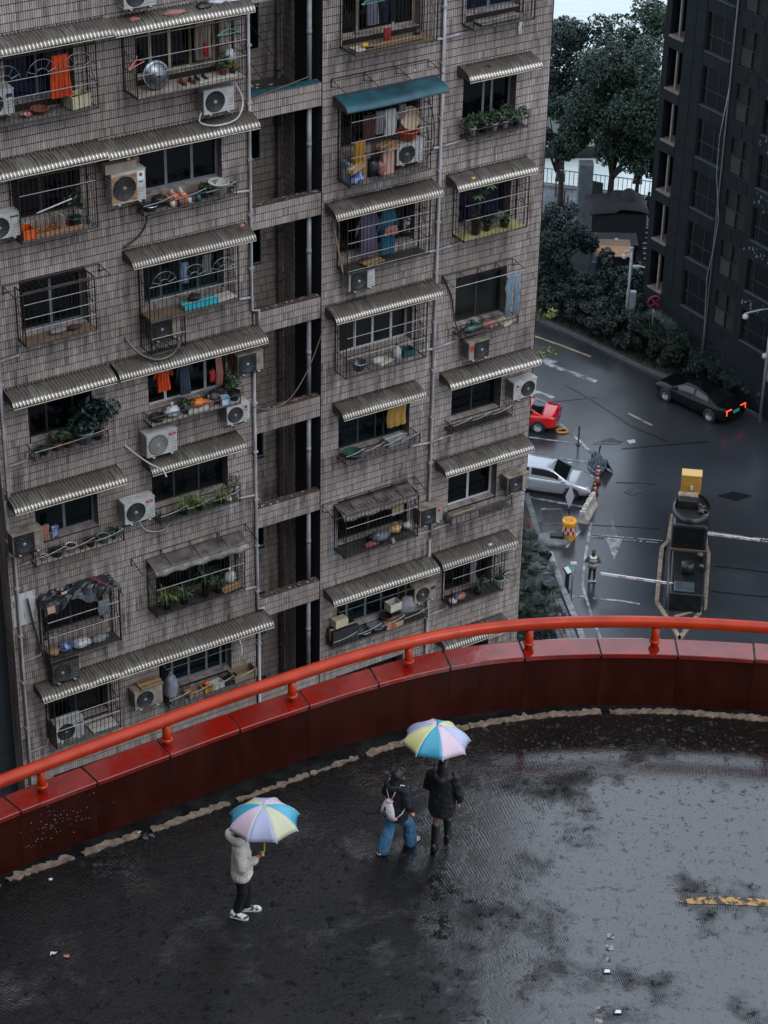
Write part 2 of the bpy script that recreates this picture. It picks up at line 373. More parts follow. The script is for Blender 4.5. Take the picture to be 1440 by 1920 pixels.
# teal strip on the top ledge, and the slab behind it
g = MB(); g.box(-2.0, -0.1, -0.03, 0.2, 36.075, 36.11); g.build('ledge_strip', mat('teal_paint_old', rgb(28, 74, 82), 0.5, var=0.4, vscale=8), BLD)
g = MB(); g.box(-2.01, -0.01, 0.24, 1.89, 35.6, 35.66); g.build('landing_slab', mat('wet_concrete', rgb(62, 62, 62), 0.35, var=0.35, vscale=3), BLD)
g = MB()
for _ in range(24):
    x, y = rl.uniform(-1.9, -.2), rl.uniform(.4, 1.8); g.box(x, x + rl.uniform(.03, .1), y, y + rl.uniform(.03, .08), 35.662, 35.672)
g.build('slab_litter', litter_m[1], BLD, kind='stuff')
g = MB()
for xx in (-1.45, -0.75): g.bar((xx, 0.1, 36.14), (xx - 0.25, 1.85, 37.2), 0.014)
g.build('stay_bar', iron, BLD)
# service windows and fittings in the shaft
for r in range(-2, 7):
    z0 = SR(r) - 0.55
    f = MB()
    for x in (-1.9, -1.32, -0.72): f.box(x - .02, x + .02, 1.83, 1.88, z0, z0 + 1.1)
    for z in (z0, z0 + 1.1): f.box(-1.92, -0.7, 1.83, 1.88, z - .02, z + .02)
    fo = f.build('service_window', alu, BLD)
    for x in (-1.88, -1.3):
        p_ = MB(); p_.box(x, x + .54, 1.855, 1.865, z0 + .02, z0 + 1.08); p_.build('pane', glass, fo)

# ------------------------------------------------------------------ windows of the flats: frame, mullions, panes
FR = dict(white=mat('white_window_frame', rgb(176, 176, 178), 0.4, var=0.15), cream=mat('cream_window_frame', rgb(146, 134, 116), 0.5, var=0.25, vscale=6),
          grey=mat('grey_window_frame', rgb(92, 98, 104), 0.45, var=0.2), dark=mat('dark_window_frame', rgb(38, 41, 43), 0.5, var=0.2), teal=mat('teal_window_frame', rgb(50, 76, 80), 0.5, var=0.2))
GL = dict(d=glass, b=glass_blue, t=mat('teal_window_glass', rgb(6, 17, 20), 0.08, var=0.5, vscale=0.8, spec=.22), g=mat('curtained_glass', rgb(20, 23, 22), 0.3, col2=rgb(8, 10, 11), vscale=7, stretch=(1, 1, 0.08)))
WSTYLE = {(0, 0): ('grey', 'b', (.5,)), (0, 1): ('dark', 'd', (.45,)), (0, 2): ('grey', 'd', (.5,)), (0, 3): ('dark', 'd', (.32, .75)), (0, 4): ('grey', 't', (.5,)), (0, 5): ('dark', 'd', (.5,)), (0, 6): ('dark', 'd', (.5,)),
          (1, 0): ('cream', 'd', (.22, .45, .7)), (1, 1): ('grey', 'd', (.36, .68)), (1, 2): ('teal', 't', (.25, .5, .72)), (1, 3): ('white', 'd', (.26, .52, .78)), (1, 4): ('dark', 'd', (.33, .66)), (1, 5): ('dark', 'd', (.5,)), (1, 6): ('grey', 't', (.22, .45, .7, .9)),
          (2, 0): ('cream', 'd', (.25, .72)), (2, 1): ('dark', 'd', (.5,)), (2, 2): ('dark', 'd', (.33, .66)), (2, 3): ('white', 'g', (.27, .52, .78)), (2, 4): ('dark', 't', (.33, .58, .7)), (2, 5): ('dark', 'd', (.5,)), (2, 6): ('grey', 't', (.2, .48, .72)),
          (3, 0): ('grey', 'b', (.5,)), (3, 1): ('grey', 'd', (.48, .64)), (3, 2): ('dark', 'b', (.5,)), (3, 3): ('dark', 'g', (.5,)), (3, 4): ('dark', 'd', (.5,)), (3, 5): ('white', 'd', (.5,)), (3, 6): ('dark', 'd', (.5,)), (3, 7): ('dark', 'd', (.5,))}
_wcache = {}
for ci, (a, b2) in enumerate(WIN_U):
    for r in ROWS:
        fr, gl, mu = WSTYLE.get((ci, r), ('dark', 'd', (.5,)))
        W_ = b2 - a; key = (ci, fr, mu); t = 0.028 if fr in ('dark', 'teal') else 0.036
        if key not in _wcache:
            f = MB()
            f.box(0, W_, REV - .05, REV - .005, 0, 2 * t); f.box(0, W_, REV - .05, REV - .005, WH - 2 * t, WH)
            f.box(0, 2 * t, REV - .052, REV - .004, 2 * t, WH - 2 * t); f.box(W_ - 2 * t, W_, REV - .052, REV - .004, 2 * t, WH - 2 * t)
            for x in mu: f.box(x * W_ - t, x * W_ + t, REV - .045, REV - .006, 2 * t, WH - 2 * t)
            edges = [2 * t] + [x * W_ for x in mu] + [W_ - 2 * t]; ps = []
            for i in range(len(edges) - 1):
                q = MB(); q.box(edges[i] + .001, edges[i + 1] - .001, REV - .03 + .012 * (i % 2), REV - .022 + .012 * (i % 2), 2 * t, WH - 2 * t); ps.append(q.mesh('pane'))
            _wcache[key] = (f.mesh('window'), ps)
        fm, ps = _wcache[key]
        wo = link('window', fm, FR[fr], BLD, (a, 0, SR(r)))
        for pm in ps:
            po = link('pane', pm, None, wo)
            if not pm.materials: pm.materials.append(None)
            po.material_slots[0].link = 'OBJECT'; po.material_slots[0].material = GL[gl]
        link('reveal', rev_mesh[a], REVEAL, wo)
# dark backing behind the glass so that no light leaks into the block
bk = MB()
for (a, b2) in WIN_U: bk.poly([(a - .1, REV + .004, 0.1), (b2 + .1, REV + .004, 0.1), (b2 + .1, REV + .004, TOP - .1), (a - .1, REV + .004, TOP - .1)])
bk.build('inner_wall', black, BLD)
# inclined tiled sills below the glass
for ci, (a, b2) in enumerate(WIN_U):
    for r in range(-1, 8):
        q = MB(); n_ = int((b2 - a) / 0.0555)
        for i in range(n_): q.box(a + i * .0555 + .004, a + i * .0555 + .051, -0.015, REV - .055, SR(r) + .001, SR(r) + .022)
        q.build('sill_tiles', TILE, BLD, kind='stuff')

# ------------------------------------------------------------------ drainpipes: parts of the building
def pipe(pts, r=0.045, o=0.07, m=pvc, clamps=True, name='drainpipe'):
    q = MB(); q.tube([(u, -o, z) for u, z in pts], r, 8); ob = q.build(name, m, BLD)
    if clamps:
        z = max(p_[1] for p_ in pts) - 0.7
        while z > min(p_[1] for p_ in pts) + .3:
            for k in range(len(pts) - 1):
                if min(pts[k][1], pts[k + 1][1]) <= z <= max(pts[k][1], pts[k + 1][1]) and abs(pts[k][1] - pts[k + 1][1]) > .5:
                    f = (z - pts[k][1]) / (pts[k + 1][1] - pts[k][1]); u = pts[k][0] + f * (pts[k + 1][0] - pts[k][0])
                    c = MB(); c.box(u - r * 1.45, u + r * 1.45, -o - r * 1.3, -0.005, z - .025, z + .025); c.build('pipe_clamp', m, ob); break
            z -= 1.45
    return ob
pipe([(-9.02, 41), (-9.02, 27.0), (-9.13, 26.92), (-9.13, 25.35), (-9.0, 25.28), (-9.02, 2)])
pipe([(-2.1, 41), (-2.1, 30.42), (-1.9, 30.38), (-1.9, 29.95)]); pipe([(-2.06, 29.9), (-2.04, 24.2), (-2.03, 21.35), (-1.84, 21.33), (-1.84, 21.1)]); pipe([(-2.0, 20.9), (-2.0, 2)])
pipe([(3.52, 41), (3.52, 22.55), (3.64, 22.5), (3.64, 21.9)]); pipe([(3.6, 21.8), (3.62, 2)])
for u0, rr, dirs in ((-9.02, (2, 3, 4, 5, 6), ((0, .62),)), (-2.07, (-1, 1, 2, 4, 5), ((-.75, 0),)), (3.55, range(0, 7), ((-.72, 0), (0, .75)))):
    for r in rr:
        for a, b2 in dirs:
            z = SR(r) - 0.42
            pts = [(u0 + a, z + .03), (u0 + b2, z - .03)] if a < 0 else [(u0 + a, z - .03), (u0 + b2, z + .03)]
            if u0 < -8: pts = [(u0, z - .05), (u0 + .55, z), (u0 + .58, z + .2)]
            pipe(pts, 0.036, 0.065, clamps=False, name='branch_pipe')
# soil pipes standing on the shaft ledges, and the brown one in its corner
for r in range(-2, 7):
    zt = 36.07 - 2.9 * r
    q = MB(); x = -0.25
    q.tube([(x, .2, zt + .005), (x, .2, zt + 2.28)], 0.062, 10); q.tube([(x, .2, zt + 1.2), (x, .2, zt + 1.32)], 0.07, 10)
    q.build('soil_pipe', mat('lilac_grey_pipe', rgb(150, 148, 158), 0.4, col2=rgb(112, 108, 112), vscale=2), BLD)
q = MB(); q.tube([(-0.22, 1.74, 2), (-0.22, 1.74, 44)], 0.07, 8)
for z in np.arange(17, 43, 1.45): q.tube([(-0.22, 1.74, z), (-0.22, 1.74, z + .1)], 0.085, 8)
q.build('rust_pipe', mat('brown_cast_pipe', rgb(86, 74, 70), 0.6, col2=rgb(50, 42, 40), vscale=4), BLD)

# ------------------------------------------------------------------ dark neighbour beyond the left edge
NB = empty('neighbour_building', fw(-12.5, 0, -0.5), 'dark slate grey blank wall of the next building at the left edge', 'building', rz=RZ)
q = MB(); q.box(-4.5, 3.32, 0, 9, 0, 55); q.build('wall', mat('slate_cladding', rgb(33, 37, 42), 0.6, var=0.25, vscale=1.2, bump=0.15, bscale=30), NB)
q = MB()
for z in np.arange(1, 54, 1.2): q.box(-4.5, 3.32, -0.012, -0.002, z, z + 1.17)
q.build('cladding_panel', mat('slate_panel', rgb(35, 39, 44), 0.55, var=0.2, vscale=1), NB)

# ------------------------------------------------------------------ unseen building under the camera, added to block sky light; upper flanks deepen the shade
VB = empty('unseen_viewpoint_building', (0, -9, 0), 'unseen concrete tower block under the viewpoint, added to shade facade and ramp', 'building')
q = MB(); q.box(-34, -7, -8.9, 7.1, 53.7, 70); q.box(8, 26, -8.9, 7.1, 53.7, 66); q.build('shading_flank', mat('viewpoint_concrete', rgb(120, 116, 112), .8, var=.3, vscale=1), VB)
q = MB(); q.box(-34, 26, -9, 7.2, 0, 53.6); q.build('wall', mat('viewpoint_concrete', rgb(120, 116, 112), .8, var=.3, vscale=1), VB)
q = MB(); q.box(-34, 26, 6.9, 7.25, 53.61, 54.7); q.build('roof_parapet', mat('viewpoint_concrete', rgb(120, 116, 112)), VB)
q = MB()
for z in np.arange(3, 52, 3.0):
    for x in np.arange(-32, 25, 3.6): q.box(x, x + 1.9, 7.205, 7.23, z, z + 1.5)
q.build('window_glass', glass, VB, kind='stuff')

# unseen block left of the ramp, made up to shade the lower facade
LB = empty('added_shade_block', (-24, 22, 0), 'unseen grey block left of the ramp, added to shade the court', 'building')
q = MB(); q.box(-9, 8.5, -20, 21, 0, 60); q.build('wall', mat('shade_block_concrete', rgb(104, 100, 98), .8, var=.3, vscale=1), LB)
q = MB()
for z in np.arange(3, 58, 3.0):
    for y in np.arange(-18, 19, 3.6): q.box(8.505, 8.53, y, y + 1.9, z, z + 1.5)
q.build('window_glass', glass, LB, kind='stuff')


# ================================================================== THINGS FIXED TO THE FACADE
def metal_awning():
    m = bpy.data.materials.new('galvanised_sheet'); m.use_nodes = True; t = m.node_tree; b = t.nodes['Principled BSDF']; N = t.nodes.new; L = t.links.new
    tc = N('ShaderNodeTexCoord'); sp = N('ShaderNodeSeparateXYZ'); L(tc.outputs['Object'], sp.inputs[0]); oi = N('ShaderNodeObjectInfo')
    ml = N('ShaderNodeMath'); ml.operation = 'MULTIPLY'; ml.inputs[1].default_value = 60; L(oi.outputs['Random'], ml.inputs[0])
    ad = N('ShaderNodeVectorMath'); L(tc.outputs['Object'], ad.inputs[0]); L(ml.outputs[0], ad.inputs[1])
    n = N('ShaderNodeTexNoise'); n.inputs['Scale'].default_value = 1.4; n.inputs['Detail'].default_value = 6; L(ad.outputs[0], n.inputs[0])
    mp = N('ShaderNodeMapping'); mp.inputs['Scale'].default_value = (14, 1.2, 1.2); L(ad.outputs[0], mp.inputs[0])
    n2 = N('ShaderNodeTexNoise'); n2.inputs['Scale'].default_value = 1.5; n2.inputs['Detail'].default_value = 5; L(mp.outputs[0], n2.inputs[0])
    # settled dust lies on the flat part behind the rounded lip and thins out towards it
    a = N('ShaderNodeMapRange'); L(sp.outputs['Y'], a.inputs[0]); a.inputs[1].default_value = -0.59; a.inputs[2].default_value = -0.53
    s1 = N('ShaderNodeMath'); s1.operation = 'MULTIPLY_ADD'; L(n.outputs[0], s1.inputs[0]); s1.inputs[1].default_value = 1.5; s1.inputs[2].default_value = -0.75
    s2 = N('ShaderNodeMath'); s2.operation = 'MULTIPLY_ADD'; L(n2.outputs[0], s2.inputs[0]); s2.inputs[1].default_value = 1.1; s2.inputs[2].default_value = -0.55
    s3 = N('ShaderNodeMath'); L(s1.outputs[0], s3.inputs[0]); L(s2.outputs[0], s3.inputs[1])
    # each awning has its own age; colour also darkens in the valleys between the ribs
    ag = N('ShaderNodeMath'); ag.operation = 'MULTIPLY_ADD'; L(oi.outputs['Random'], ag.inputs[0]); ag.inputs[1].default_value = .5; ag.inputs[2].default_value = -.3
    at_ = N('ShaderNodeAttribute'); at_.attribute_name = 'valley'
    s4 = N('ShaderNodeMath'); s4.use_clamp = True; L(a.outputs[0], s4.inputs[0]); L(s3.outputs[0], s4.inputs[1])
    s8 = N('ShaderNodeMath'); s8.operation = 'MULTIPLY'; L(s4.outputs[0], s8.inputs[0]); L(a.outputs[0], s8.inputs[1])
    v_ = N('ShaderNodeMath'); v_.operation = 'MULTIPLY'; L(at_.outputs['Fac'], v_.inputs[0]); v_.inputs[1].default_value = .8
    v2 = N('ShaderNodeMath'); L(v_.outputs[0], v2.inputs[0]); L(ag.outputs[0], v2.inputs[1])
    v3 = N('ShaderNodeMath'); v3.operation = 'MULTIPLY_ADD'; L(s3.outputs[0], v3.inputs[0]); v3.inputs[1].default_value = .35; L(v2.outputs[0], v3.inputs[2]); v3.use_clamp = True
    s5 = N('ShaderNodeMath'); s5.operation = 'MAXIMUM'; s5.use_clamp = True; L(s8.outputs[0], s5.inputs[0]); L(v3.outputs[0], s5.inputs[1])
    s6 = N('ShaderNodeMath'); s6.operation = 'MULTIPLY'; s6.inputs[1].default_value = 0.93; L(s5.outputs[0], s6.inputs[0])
    dr = N('ShaderNodeValToRGB'); L(n.outputs[0], dr.inputs[0]); dr.color_ramp.elements[0].position = .38; dr.color_ramp.elements[1].position = .62
    dr.color_ramp.elements[0].color = rgb(36, 32, 30); dr.color_ramp.elements[1].color = rgb(80, 70, 64)
    mx = N('ShaderNodeMix'); mx.data_type = 'RGBA'; L(s6.outputs[0], mx.inputs[0]); mx.inputs[6].default_value = rgb(196, 188, 176); L(dr.outputs[0], mx.inputs[7]); L(mx.outputs[2], b.inputs['Base Color'])
    iv = N('ShaderNodeMath'); iv.operation = 'SUBTRACT'; iv.inputs[0].default_value = 1.0; L(s6.outputs[0], iv.inputs[1])
    mm = N('ShaderNodeMath'); mm.operation = 'MULTIPLY'; mm.inputs[1].default_value = 0.92; L(iv.outputs[0], mm.inputs[0]); L(mm.outputs[0], b.inputs['Metallic'])
    ro = N('ShaderNodeMapRange'); L(s6.outputs[0], ro.inputs[0]); ro.inputs[3].default_value = 0.24; ro.inputs[4].default_value = 0.72; L(ro.outputs[0], b.inputs['Roughness'])
    return m
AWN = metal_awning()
plate_m = mat('awning_end_plate', rgb(84, 78, 72), 0.6, 0.2, col2=rgb(44, 39, 36), vscale=5)
trim_m = mat('awning_edge_strip', rgb(150, 142, 126), 0.45, 0.3, var=0.2, vscale=6)
PROF = [(0, 0), (-.14, -.018), (-.28, -.04), (-.40, -.066), (-.47, -.09), (-.53, -.125), (-.575, -.17), (-.60, -.225), (-.605, -.26)]

def awning(u0, u1, z, label, pitch=0.092, amp=0.02, m=AWN, plates=(1, 1), sag=0.0, name='awning', dents=0, cat='awning', group='corrugated awnings over the windows', ribs=True, off=1.0):
    W_ = u1 - u0; t = empty(name, fw(u0, z), label, cat, group, RZ)
    sub = 6 if ribs else 2; n_ = int(W_ / pitch) * sub; P = []; rr = random.Random(int(u0 * 100 + z * 7))
    ph = rr.uniform(0, 6)
    for i in range(n_ + 1):
        x = W_ * i / n_; c = amp * cos(2 * pi * i / sub) if ribs else 0
        row = []
        for k, (y, zz) in enumerate(PROF):
            k2 = k / (len(PROF) - 1)
            nx, nz = (0, 1) if k < 4 else (-(k - 3) / 5.5, max(.15, 1 - (k - 3) / 5.5))
            w_ = 0.010 * sin(x * 2.1 + ph) * k2 + sag * sin(pi * x / W_) * k2
            for dn in range(dents): w_ -= 0.05 * math.exp(-((x - W_ * (dn + .5) / dents) ** 2) / .02) * k2
            row.append((x, (y + nx * c) * off, zz + nz * c + w_))
        P.append(row)
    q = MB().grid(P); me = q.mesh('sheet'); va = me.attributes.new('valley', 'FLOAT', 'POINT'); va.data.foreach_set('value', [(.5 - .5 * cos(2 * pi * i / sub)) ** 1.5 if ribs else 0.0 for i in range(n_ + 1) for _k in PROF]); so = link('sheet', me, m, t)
    md = so.modifiers.new('thickness', 'SOLIDIFY'); md.thickness = 0.004; md.offset = -1
    for i, x in enumerate((0.0, W_)):
        if plates[i]:
            q = MB(); e = .006 if i == 0 else -.006
            pl = [(y * off, zz - .014) for y, zz in PROF] + [(-.42 * off, -.245), (-.16, -.27), (0, -.28)]
            k = len(pl); vs = [(x + e, y, zz) for y, zz in pl] + [(x + e * 2, y, zz) for y, zz in pl]
            q.add(vs, [tuple(range(k)), tuple(reversed(range(k, 2 * k)))] + [(j, j + k, (j + 1) % k + k, (j + 1) % k) for j in range(k)]); q.build('end_plate', plate_m, t)
    if ribs:
        q = MB(); y, zz = PROF[-1]; q.tube([(0, (y - .012) * off, zz - .012), (W_ * .5, (y - .012) * off, zz - .012 + sag * .9), (W_, (y - .012) * off, zz - .012)], .013, 4); q.build('edge_strip', trim_m, t)
    q = MB()
    for x in np.linspace(.15, W_ - .15, 3): q.bar((x, -.005, -.24), (x, y * off + .04, zz), .012)
    q.build('stay', iron, t)
    return t

def cage(u0, u1, z0, z1, off, label, tray=None, pitch=0.115, sun_arcs=0, hl=(.42, .68), low=None, cat='window cage', m=iron, pale=iron_pale, top=True, lowbars=True, group='barred cages over the windows'):
    """projecting window cage: frame, upright bars, cross rails, floor tray"""
    W_ = u1 - u0; H = z1 - z0; t = empty('window_cage', fw(u0, z0), label, cat, group, RZ)
    f = MB(); r = .02
    for x in (0, W_): f.bar((x, -off, 0), (x, -off, H), r); f.bar((x, -.02, 0), (x, -.02, H), r)
    for z in (0, H):
        f.bar((0, -off, z), (W_, -off, z), r)
        for x in (0, W_): f.bar((x, -off, z), (x, -.01, z), r)
    for x in np.linspace(0, W_, 4)[1:3]: f.bar((x, -off, 0), (x, -.01, 0), .016)
    f.build('frame', m, t)
    b = MB(); n_ = max(4, int(W_ / pitch))
    for i in range(1, n_):
        x = W_ * i / n_; b.bar((x, -off, 0), (x, -off, H), .0085)
        if top: b.bar((x, -off, H), (x, -.02, H), .0075)
    b.build('upright_bars', m, t)
    k = max(3, int(off / pitch))
    for x in (0, W_):
        s_ = MB()
        for i in range(1, k): y = -off * i / k; s_.bar((x, y, 0), (x, y, H), .0085)
        for h in hl: s_.bar((x, -off, h * H), (x, -.01, h * H), .009)
        s_.bar((x, -off, .3 * H), (x, -.02, .75 * H), .007); s_.build('side_bars', m, t)
    c = MB()
    for h in hl: c.bar((.01, -off - .012, h * H), (W_ - .01, -off - .012, h * H), .0105)
    if low:
        for h in low: c.bar((.01, -off - .012, h * H), (W_ - .01, -off - .012, h * H), .009)
    c.build('cross_rail', pale, t)
    if sun_arcs:
        a = MB(); zc = hl[-1] * H
        for i in range(sun_arcs):
            xc = W_ * (i + .5) / sun_arcs; R1 = W_ / sun_arcs * .42; R0 = R1 * .42
            for R in (R0, R1): a.tube([(xc + R * cos(g), -off - .014, zc + R * sin(g)) for g in np.linspace(pi, 0, 10)], .007, 4)
            for g in np.linspace(0.35, pi - .35, 5): a.bar((xc + R0 * cos(g), -off - .014, zc + R0 * sin(g)), (xc + R1 * cos(g), -off - .014, zc + R1 * sin(g)), .006)
        a.build('sunburst_grille', pale, t)
    if tray:
        q = MB(); q.box(.025, W_ - .025, -off + .025, -.012, .012, .034); q.build('floor_board', tray, t)
    return t

def planter(u0, u1, z0, off, label, h=0.24, tray=None, swags=3, lattice=False, m=iron):
    W_ = u1 - u0; t = empty('planter_rack', fw(u0, z0), label, 'planter rack', 'iron racks below the windows', RZ)
    f = MB()
    for z in (0, h):
        f.bar((0, -off, z), (W_, -off, z), .017)
        for x in (0, W_): f.bar((x, -off, z), (x, -.01, z), .015)
    for x in (0, W_): f.bar((x, -off, -.02), (x, -off, h + .13), .016)
    for x in np.linspace(.3, W_ - .3, 3): f.bar((x, -off, -.005), (x, -.01, -.22), .012)
    f.build('frame', m, t)
    b = MB(); n_ = int(W_ / .15)
    for i in range(1, n_): x = W_ * i / n_; b.bar((x, -off, 0), (x, -off, h), .0095)
    for x in (0, W_):
        for y in (-off * .33, -off * .66): b.bar((x, y, 0), (x, y, h), .009)
    if lattice:
        for i in range(n_): x0, x1 = W_ * i / n_, W_ * (i + 1) / n_; b.bar((x0, -off - .01, 0), (x1, -off - .01, h), .007); b.bar((x1, -off - .01, 0), (x0, -off - .01, h), .007)
    b.build('upright_bars', m, t)
    if swags:
        s_ = MB()
        for i in range(swags):
            x0, x1 = W_ * i / swags, W_ * (i + 1) / swags
            s_.tube([(x0 + (x1 - x0) * g, -off - .016, h + .12 * (g ** 2.2) - .005) for g in np.linspace(0, 1, 8)], .009, 4)
            s_.bar((x1, -off - .016, h), (x1, -off - .016, h + .15), .009)
        s_.build('curved_rail', iron_pale, t)
    q = MB(); q.box(.02, W_ - .02, -off + .02, -.012, .012, .03); q.build('floor_board', tray or mat('grey_board', rgb(96, 92, 88), .8, col2=rgb(58, 54, 51), vscale=4), t)
    return t

ac_white = mat('ac_casing_white', rgb(186, 186, 184), 0.42, col2=rgb(150, 146, 140), vscale=5)
ac_old = mat('ac_casing_yellowed', rgb(158, 146, 132), 0.5, col2=rgb(96, 84, 74), vscale=4)
ac_grime = mat('ac_casing_sooty', rgb(70, 68, 66), 0.6, col2=rgb(40, 38, 37), vscale=4)
ac_dark = mat('ac_grille_dark', rgb(26, 27, 29), 0.5, var=0.3)
ac_wire = mat('ac_grille_wire', rgb(150, 150, 146), 0.45, var=0.2)
ac_beige = mat('ac_grille_beige', rgb(158, 128, 92), 0.55, col2=rgb(104, 78, 54), vscale=6)
tcl_red = mat('red_badge', rgb(150, 26, 32), 0.4); white_print = mat('white_print', rgb(214, 214, 214), .5); dark_print = mat('dark_print', rgb(40, 42, 46), .5); red_print = mat('red_print', rgb(170, 40, 40), .5); blue_print = mat('blue_print', rgb(24, 44, 86), .5)
def ac(u0, z0, label, w=0.82, h=0.58, d=0.33, m=ac_white, fan='dark', side='l', badge=None, off=0.10, square=False, junk=None):
    t = empty('air_conditioner', fw(u0, z0), label, 'air conditioner', 'outdoor air conditioner units', RZ)
    y0, y1 = -off - d, -off
    q = MB(); q.bbox(0, w, y0, y1, 0, h, .016); q.build('casing', m, t)
    q = MB(); q.box(-.008, w + .008, y0 - .012, y1 + .005, h - .012, h + .014); q.build('lid', m, t)
    R = min(h * .43, w * .33); xc = (w * .37 if side == 'l' else w * .63); zc = h * .49
    M = T(xc, y0 - .002, zc, 0, pi / 2)
    if square or fan == 'beige':
        q = MB(); q.box(xc - R * 1.12, xc + R * 1.12, y0 - .009, y0 + .003, zc - R * 1.12, zc + R * 1.12); q.build('fan_panel', ac_beige if fan == 'beige' else ac_dark, t)
        M = T(xc, y0 - .010, zc, 0, pi / 2)
    q = MB(); q.lathe([(0, 0.002), (R * .96, 0.002), (R, 0.012), (R * 1.03, 0.002), (R * 1.03, -.004)], 28, M); fo = q.build('fan_grille', ac_dark if fan != 'pale' else mat('ac_fan_grey', rgb(92, 90, 84), .5, var=.2), t)
    q = MB()
    for k in (.28, .46, .64, .82): q.tube([(xc + R * k * cos(a), y0 - .018, zc + R * k * sin(a)) for a in np.linspace(0, 2 * pi, 22)], .0042 if fan != 'pale' else .006, 4, cap=False)
    for i in range(16 if fan == 'pale' else 10):
        a = 2 * pi * i / (16 if fan == 'pale' else 10)
        q.tube([(xc + R * k * cos(a + k * .9), y0 - .02, zc + R * k * sin(a + k * .9)) for k in (.15, .4, .7, .97)], .0045, 4)
    q.build('guard_wire', ac_wire if fan in ('pale',) else mat('ac_guard_dim', rgb(66, 68, 70), .5, var=.2), fo)
    q = MB(); q.lathe([(0, .014), (R * .17, .014), (R * .19, .0)], 14, M); q.build('hub', ac_wire if fan != 'beige' else ac_beige, fo)
    xp0, xp1 = (w * .74, w * .96) if side == 'l' else (w * .04, w * .26)
    q = MB(); q.box((w * .715 if side == 'l' else w * .285) - .003, (w * .715 if side == 'l' else w * .285) + .003, y0 - .003, y0 + .004, .02, h - .03)
    for i in range(4): q.box(xp0 + .02, xp1 - .01, y0 - .004, y0 + .003, .07 + i * .075, .082 + i * .075)
    q.build('panel_joint', mat('ac_joint', rgb(118, 116, 112), .5), t)
    q = MB()
    for i in range(7): q.box(-.004, .004, y0 + .04, y1 - .04, .07 + i * (h - .12) / 7, .10 + i * (h - .12) / 7)
    q.build('side_louvre', ac_dark, t)
    if badge:
        for bw, bx, bz, bh, bm, txt, tm, ts in badge:
            if bm is not None:
                q = MB()
                if bm == 'disc': q.lathe([(0, .004), (bh * .5, .004), (bh * .5, -.002)], 16, T(bx * w, y0 - .002, bz * h, 0, pi / 2)); q.build('badge', tm, t)
                else: q.box(bx * w - bw / 2, bx * w + bw / 2, y0 - .005, y0 + .002, bz * h - bh / 2, bz * h + bh / 2); q.build('badge', bm, t)
            if txt:
                lo = link('lettering', text_mesh(txt, ts, .001), tm if bm != 'disc' else dark_print, t, (bx * w, y0 - .0075, bz * h - (bh * .95 if bm == 'disc' else 0)))
    q = MB()
    for x in (w * .2, w * .8): q.box(x - .02, x + .02, -off - d - .05, -.005, -.05, -.015); q.bar((x, -.01, -.30), (x, -off - d + .05, -.05), .012)
    q.build('bracket', mat('bracket_steel', rgb(58, 56, 55), .5, .3, var=.3), t)
    q = MB()
    for x in (w * .2, w * .8): q.box(x - .03, x + .03, y0 - .05, y0 + .01, -.016, .0)
    q.build('foot', mat('ac_foot', rgb(170, 168, 164), .5), t)
    return t

# ---- awnings
AW = [(-9.9, -5.86, 0, 'corrugated metal awning over the barred window with the orange skirt', {}),
 (-9.9, -6.14, 1, 'dusty metal awning over the cage with the orange tray', {}),
 (-8.95, -6.2, 3, 'short metal awning over the window with the big leafy pot plant', {}),
 (-9.1, -6.05, 4, 'rust stained metal awning over the rack of five small pots', {}),
 (-8.72, -5.96, 6, 'dented metal awning over the lowest cage with a fan unit inside', {'dents': 3}),
 (-5.83, -2.2, 0, 'long metal awning littered with rags over the cage with the wok', {}),
 (-6.13, -2.1, 1, 'metal awning over the window beside the fan unit with the tan square grille', {}),
 (-5.62, -2.25, 2, 'brown dusty awning with a pink scrap over the cage with the turquoise box', {'pitch': .075}),
 (-6.1, -1.93, 3, 'longest metal awning, with a black hose across it, above the orange shirt', {'pitch': .08}),
 (-5.33, -2.6, 4, 'stained metal awning directly under the white fan unit with a pale spiral grille', {'pitch': .078}),
 (-6.0, -1.83, 6, 'dark sooty awning with a drying rail below it, over the grey sack', {}),
 (.08, 3.3, 2, 'ribbed metal awning over the cage with the purple robe', {'pitch': .078}),
 (.1, 3.4, 3, 'two sheet ribbed awning over the cage with the white framed curtained window', {'pitch': .078}),
 (.35, 2.95, 4, 'shorter brown ribbed awning over the rack with the folded cloth', {'pitch': .078}),
 (.1, 3.62, 6, 'dark awning with a drying rail over the shelf of basins', {}),
 (4.0, 6.25, 1, 'small metal awning over the window with white flower pots', {'pitch': .085}),
 (3.76, 6.3, 2, 'metal awning with a yellow scrap over the cage with the yellow board', {'pitch': .085}),
 (3.77, 6.8, 4, 'broad bright awning with a white paper sheet, at the building corner', {'pitch': .105}),
 (3.72, 6.72, 5, 'streaked brown awning with one clean sheet, over the plain white window', {'pitch': .085}),
 (3.74, 6.35, 6, 'dusty awning with a hole in it, over the dark cage at the building corner', {'pitch': .085}),
 (3.94, 6.3, 7, 'lowest awning, half hidden behind the orange handrail', {'pitch': .08})]
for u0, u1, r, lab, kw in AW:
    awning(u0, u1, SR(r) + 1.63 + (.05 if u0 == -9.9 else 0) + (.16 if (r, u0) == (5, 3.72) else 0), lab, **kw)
teal = mat('teal_canvas', rgb(34, 84, 96), 0.5, col2=rgb(22, 52, 62), vscale=2.5)
awning(.3, 3.32, 35.66, 'smooth teal canopy over the cage crammed with household goods', m=teal, ribs=False, name='canopy', cat='canopy', group=None, plates=(1, 0), off=1.15)
scrap = mat('torn_plastic_sheet', rgb(122, 114, 108), 0.28, 0.25, col2=rgb(64, 58, 55), vscale=3, bump=.5, bscale=6)
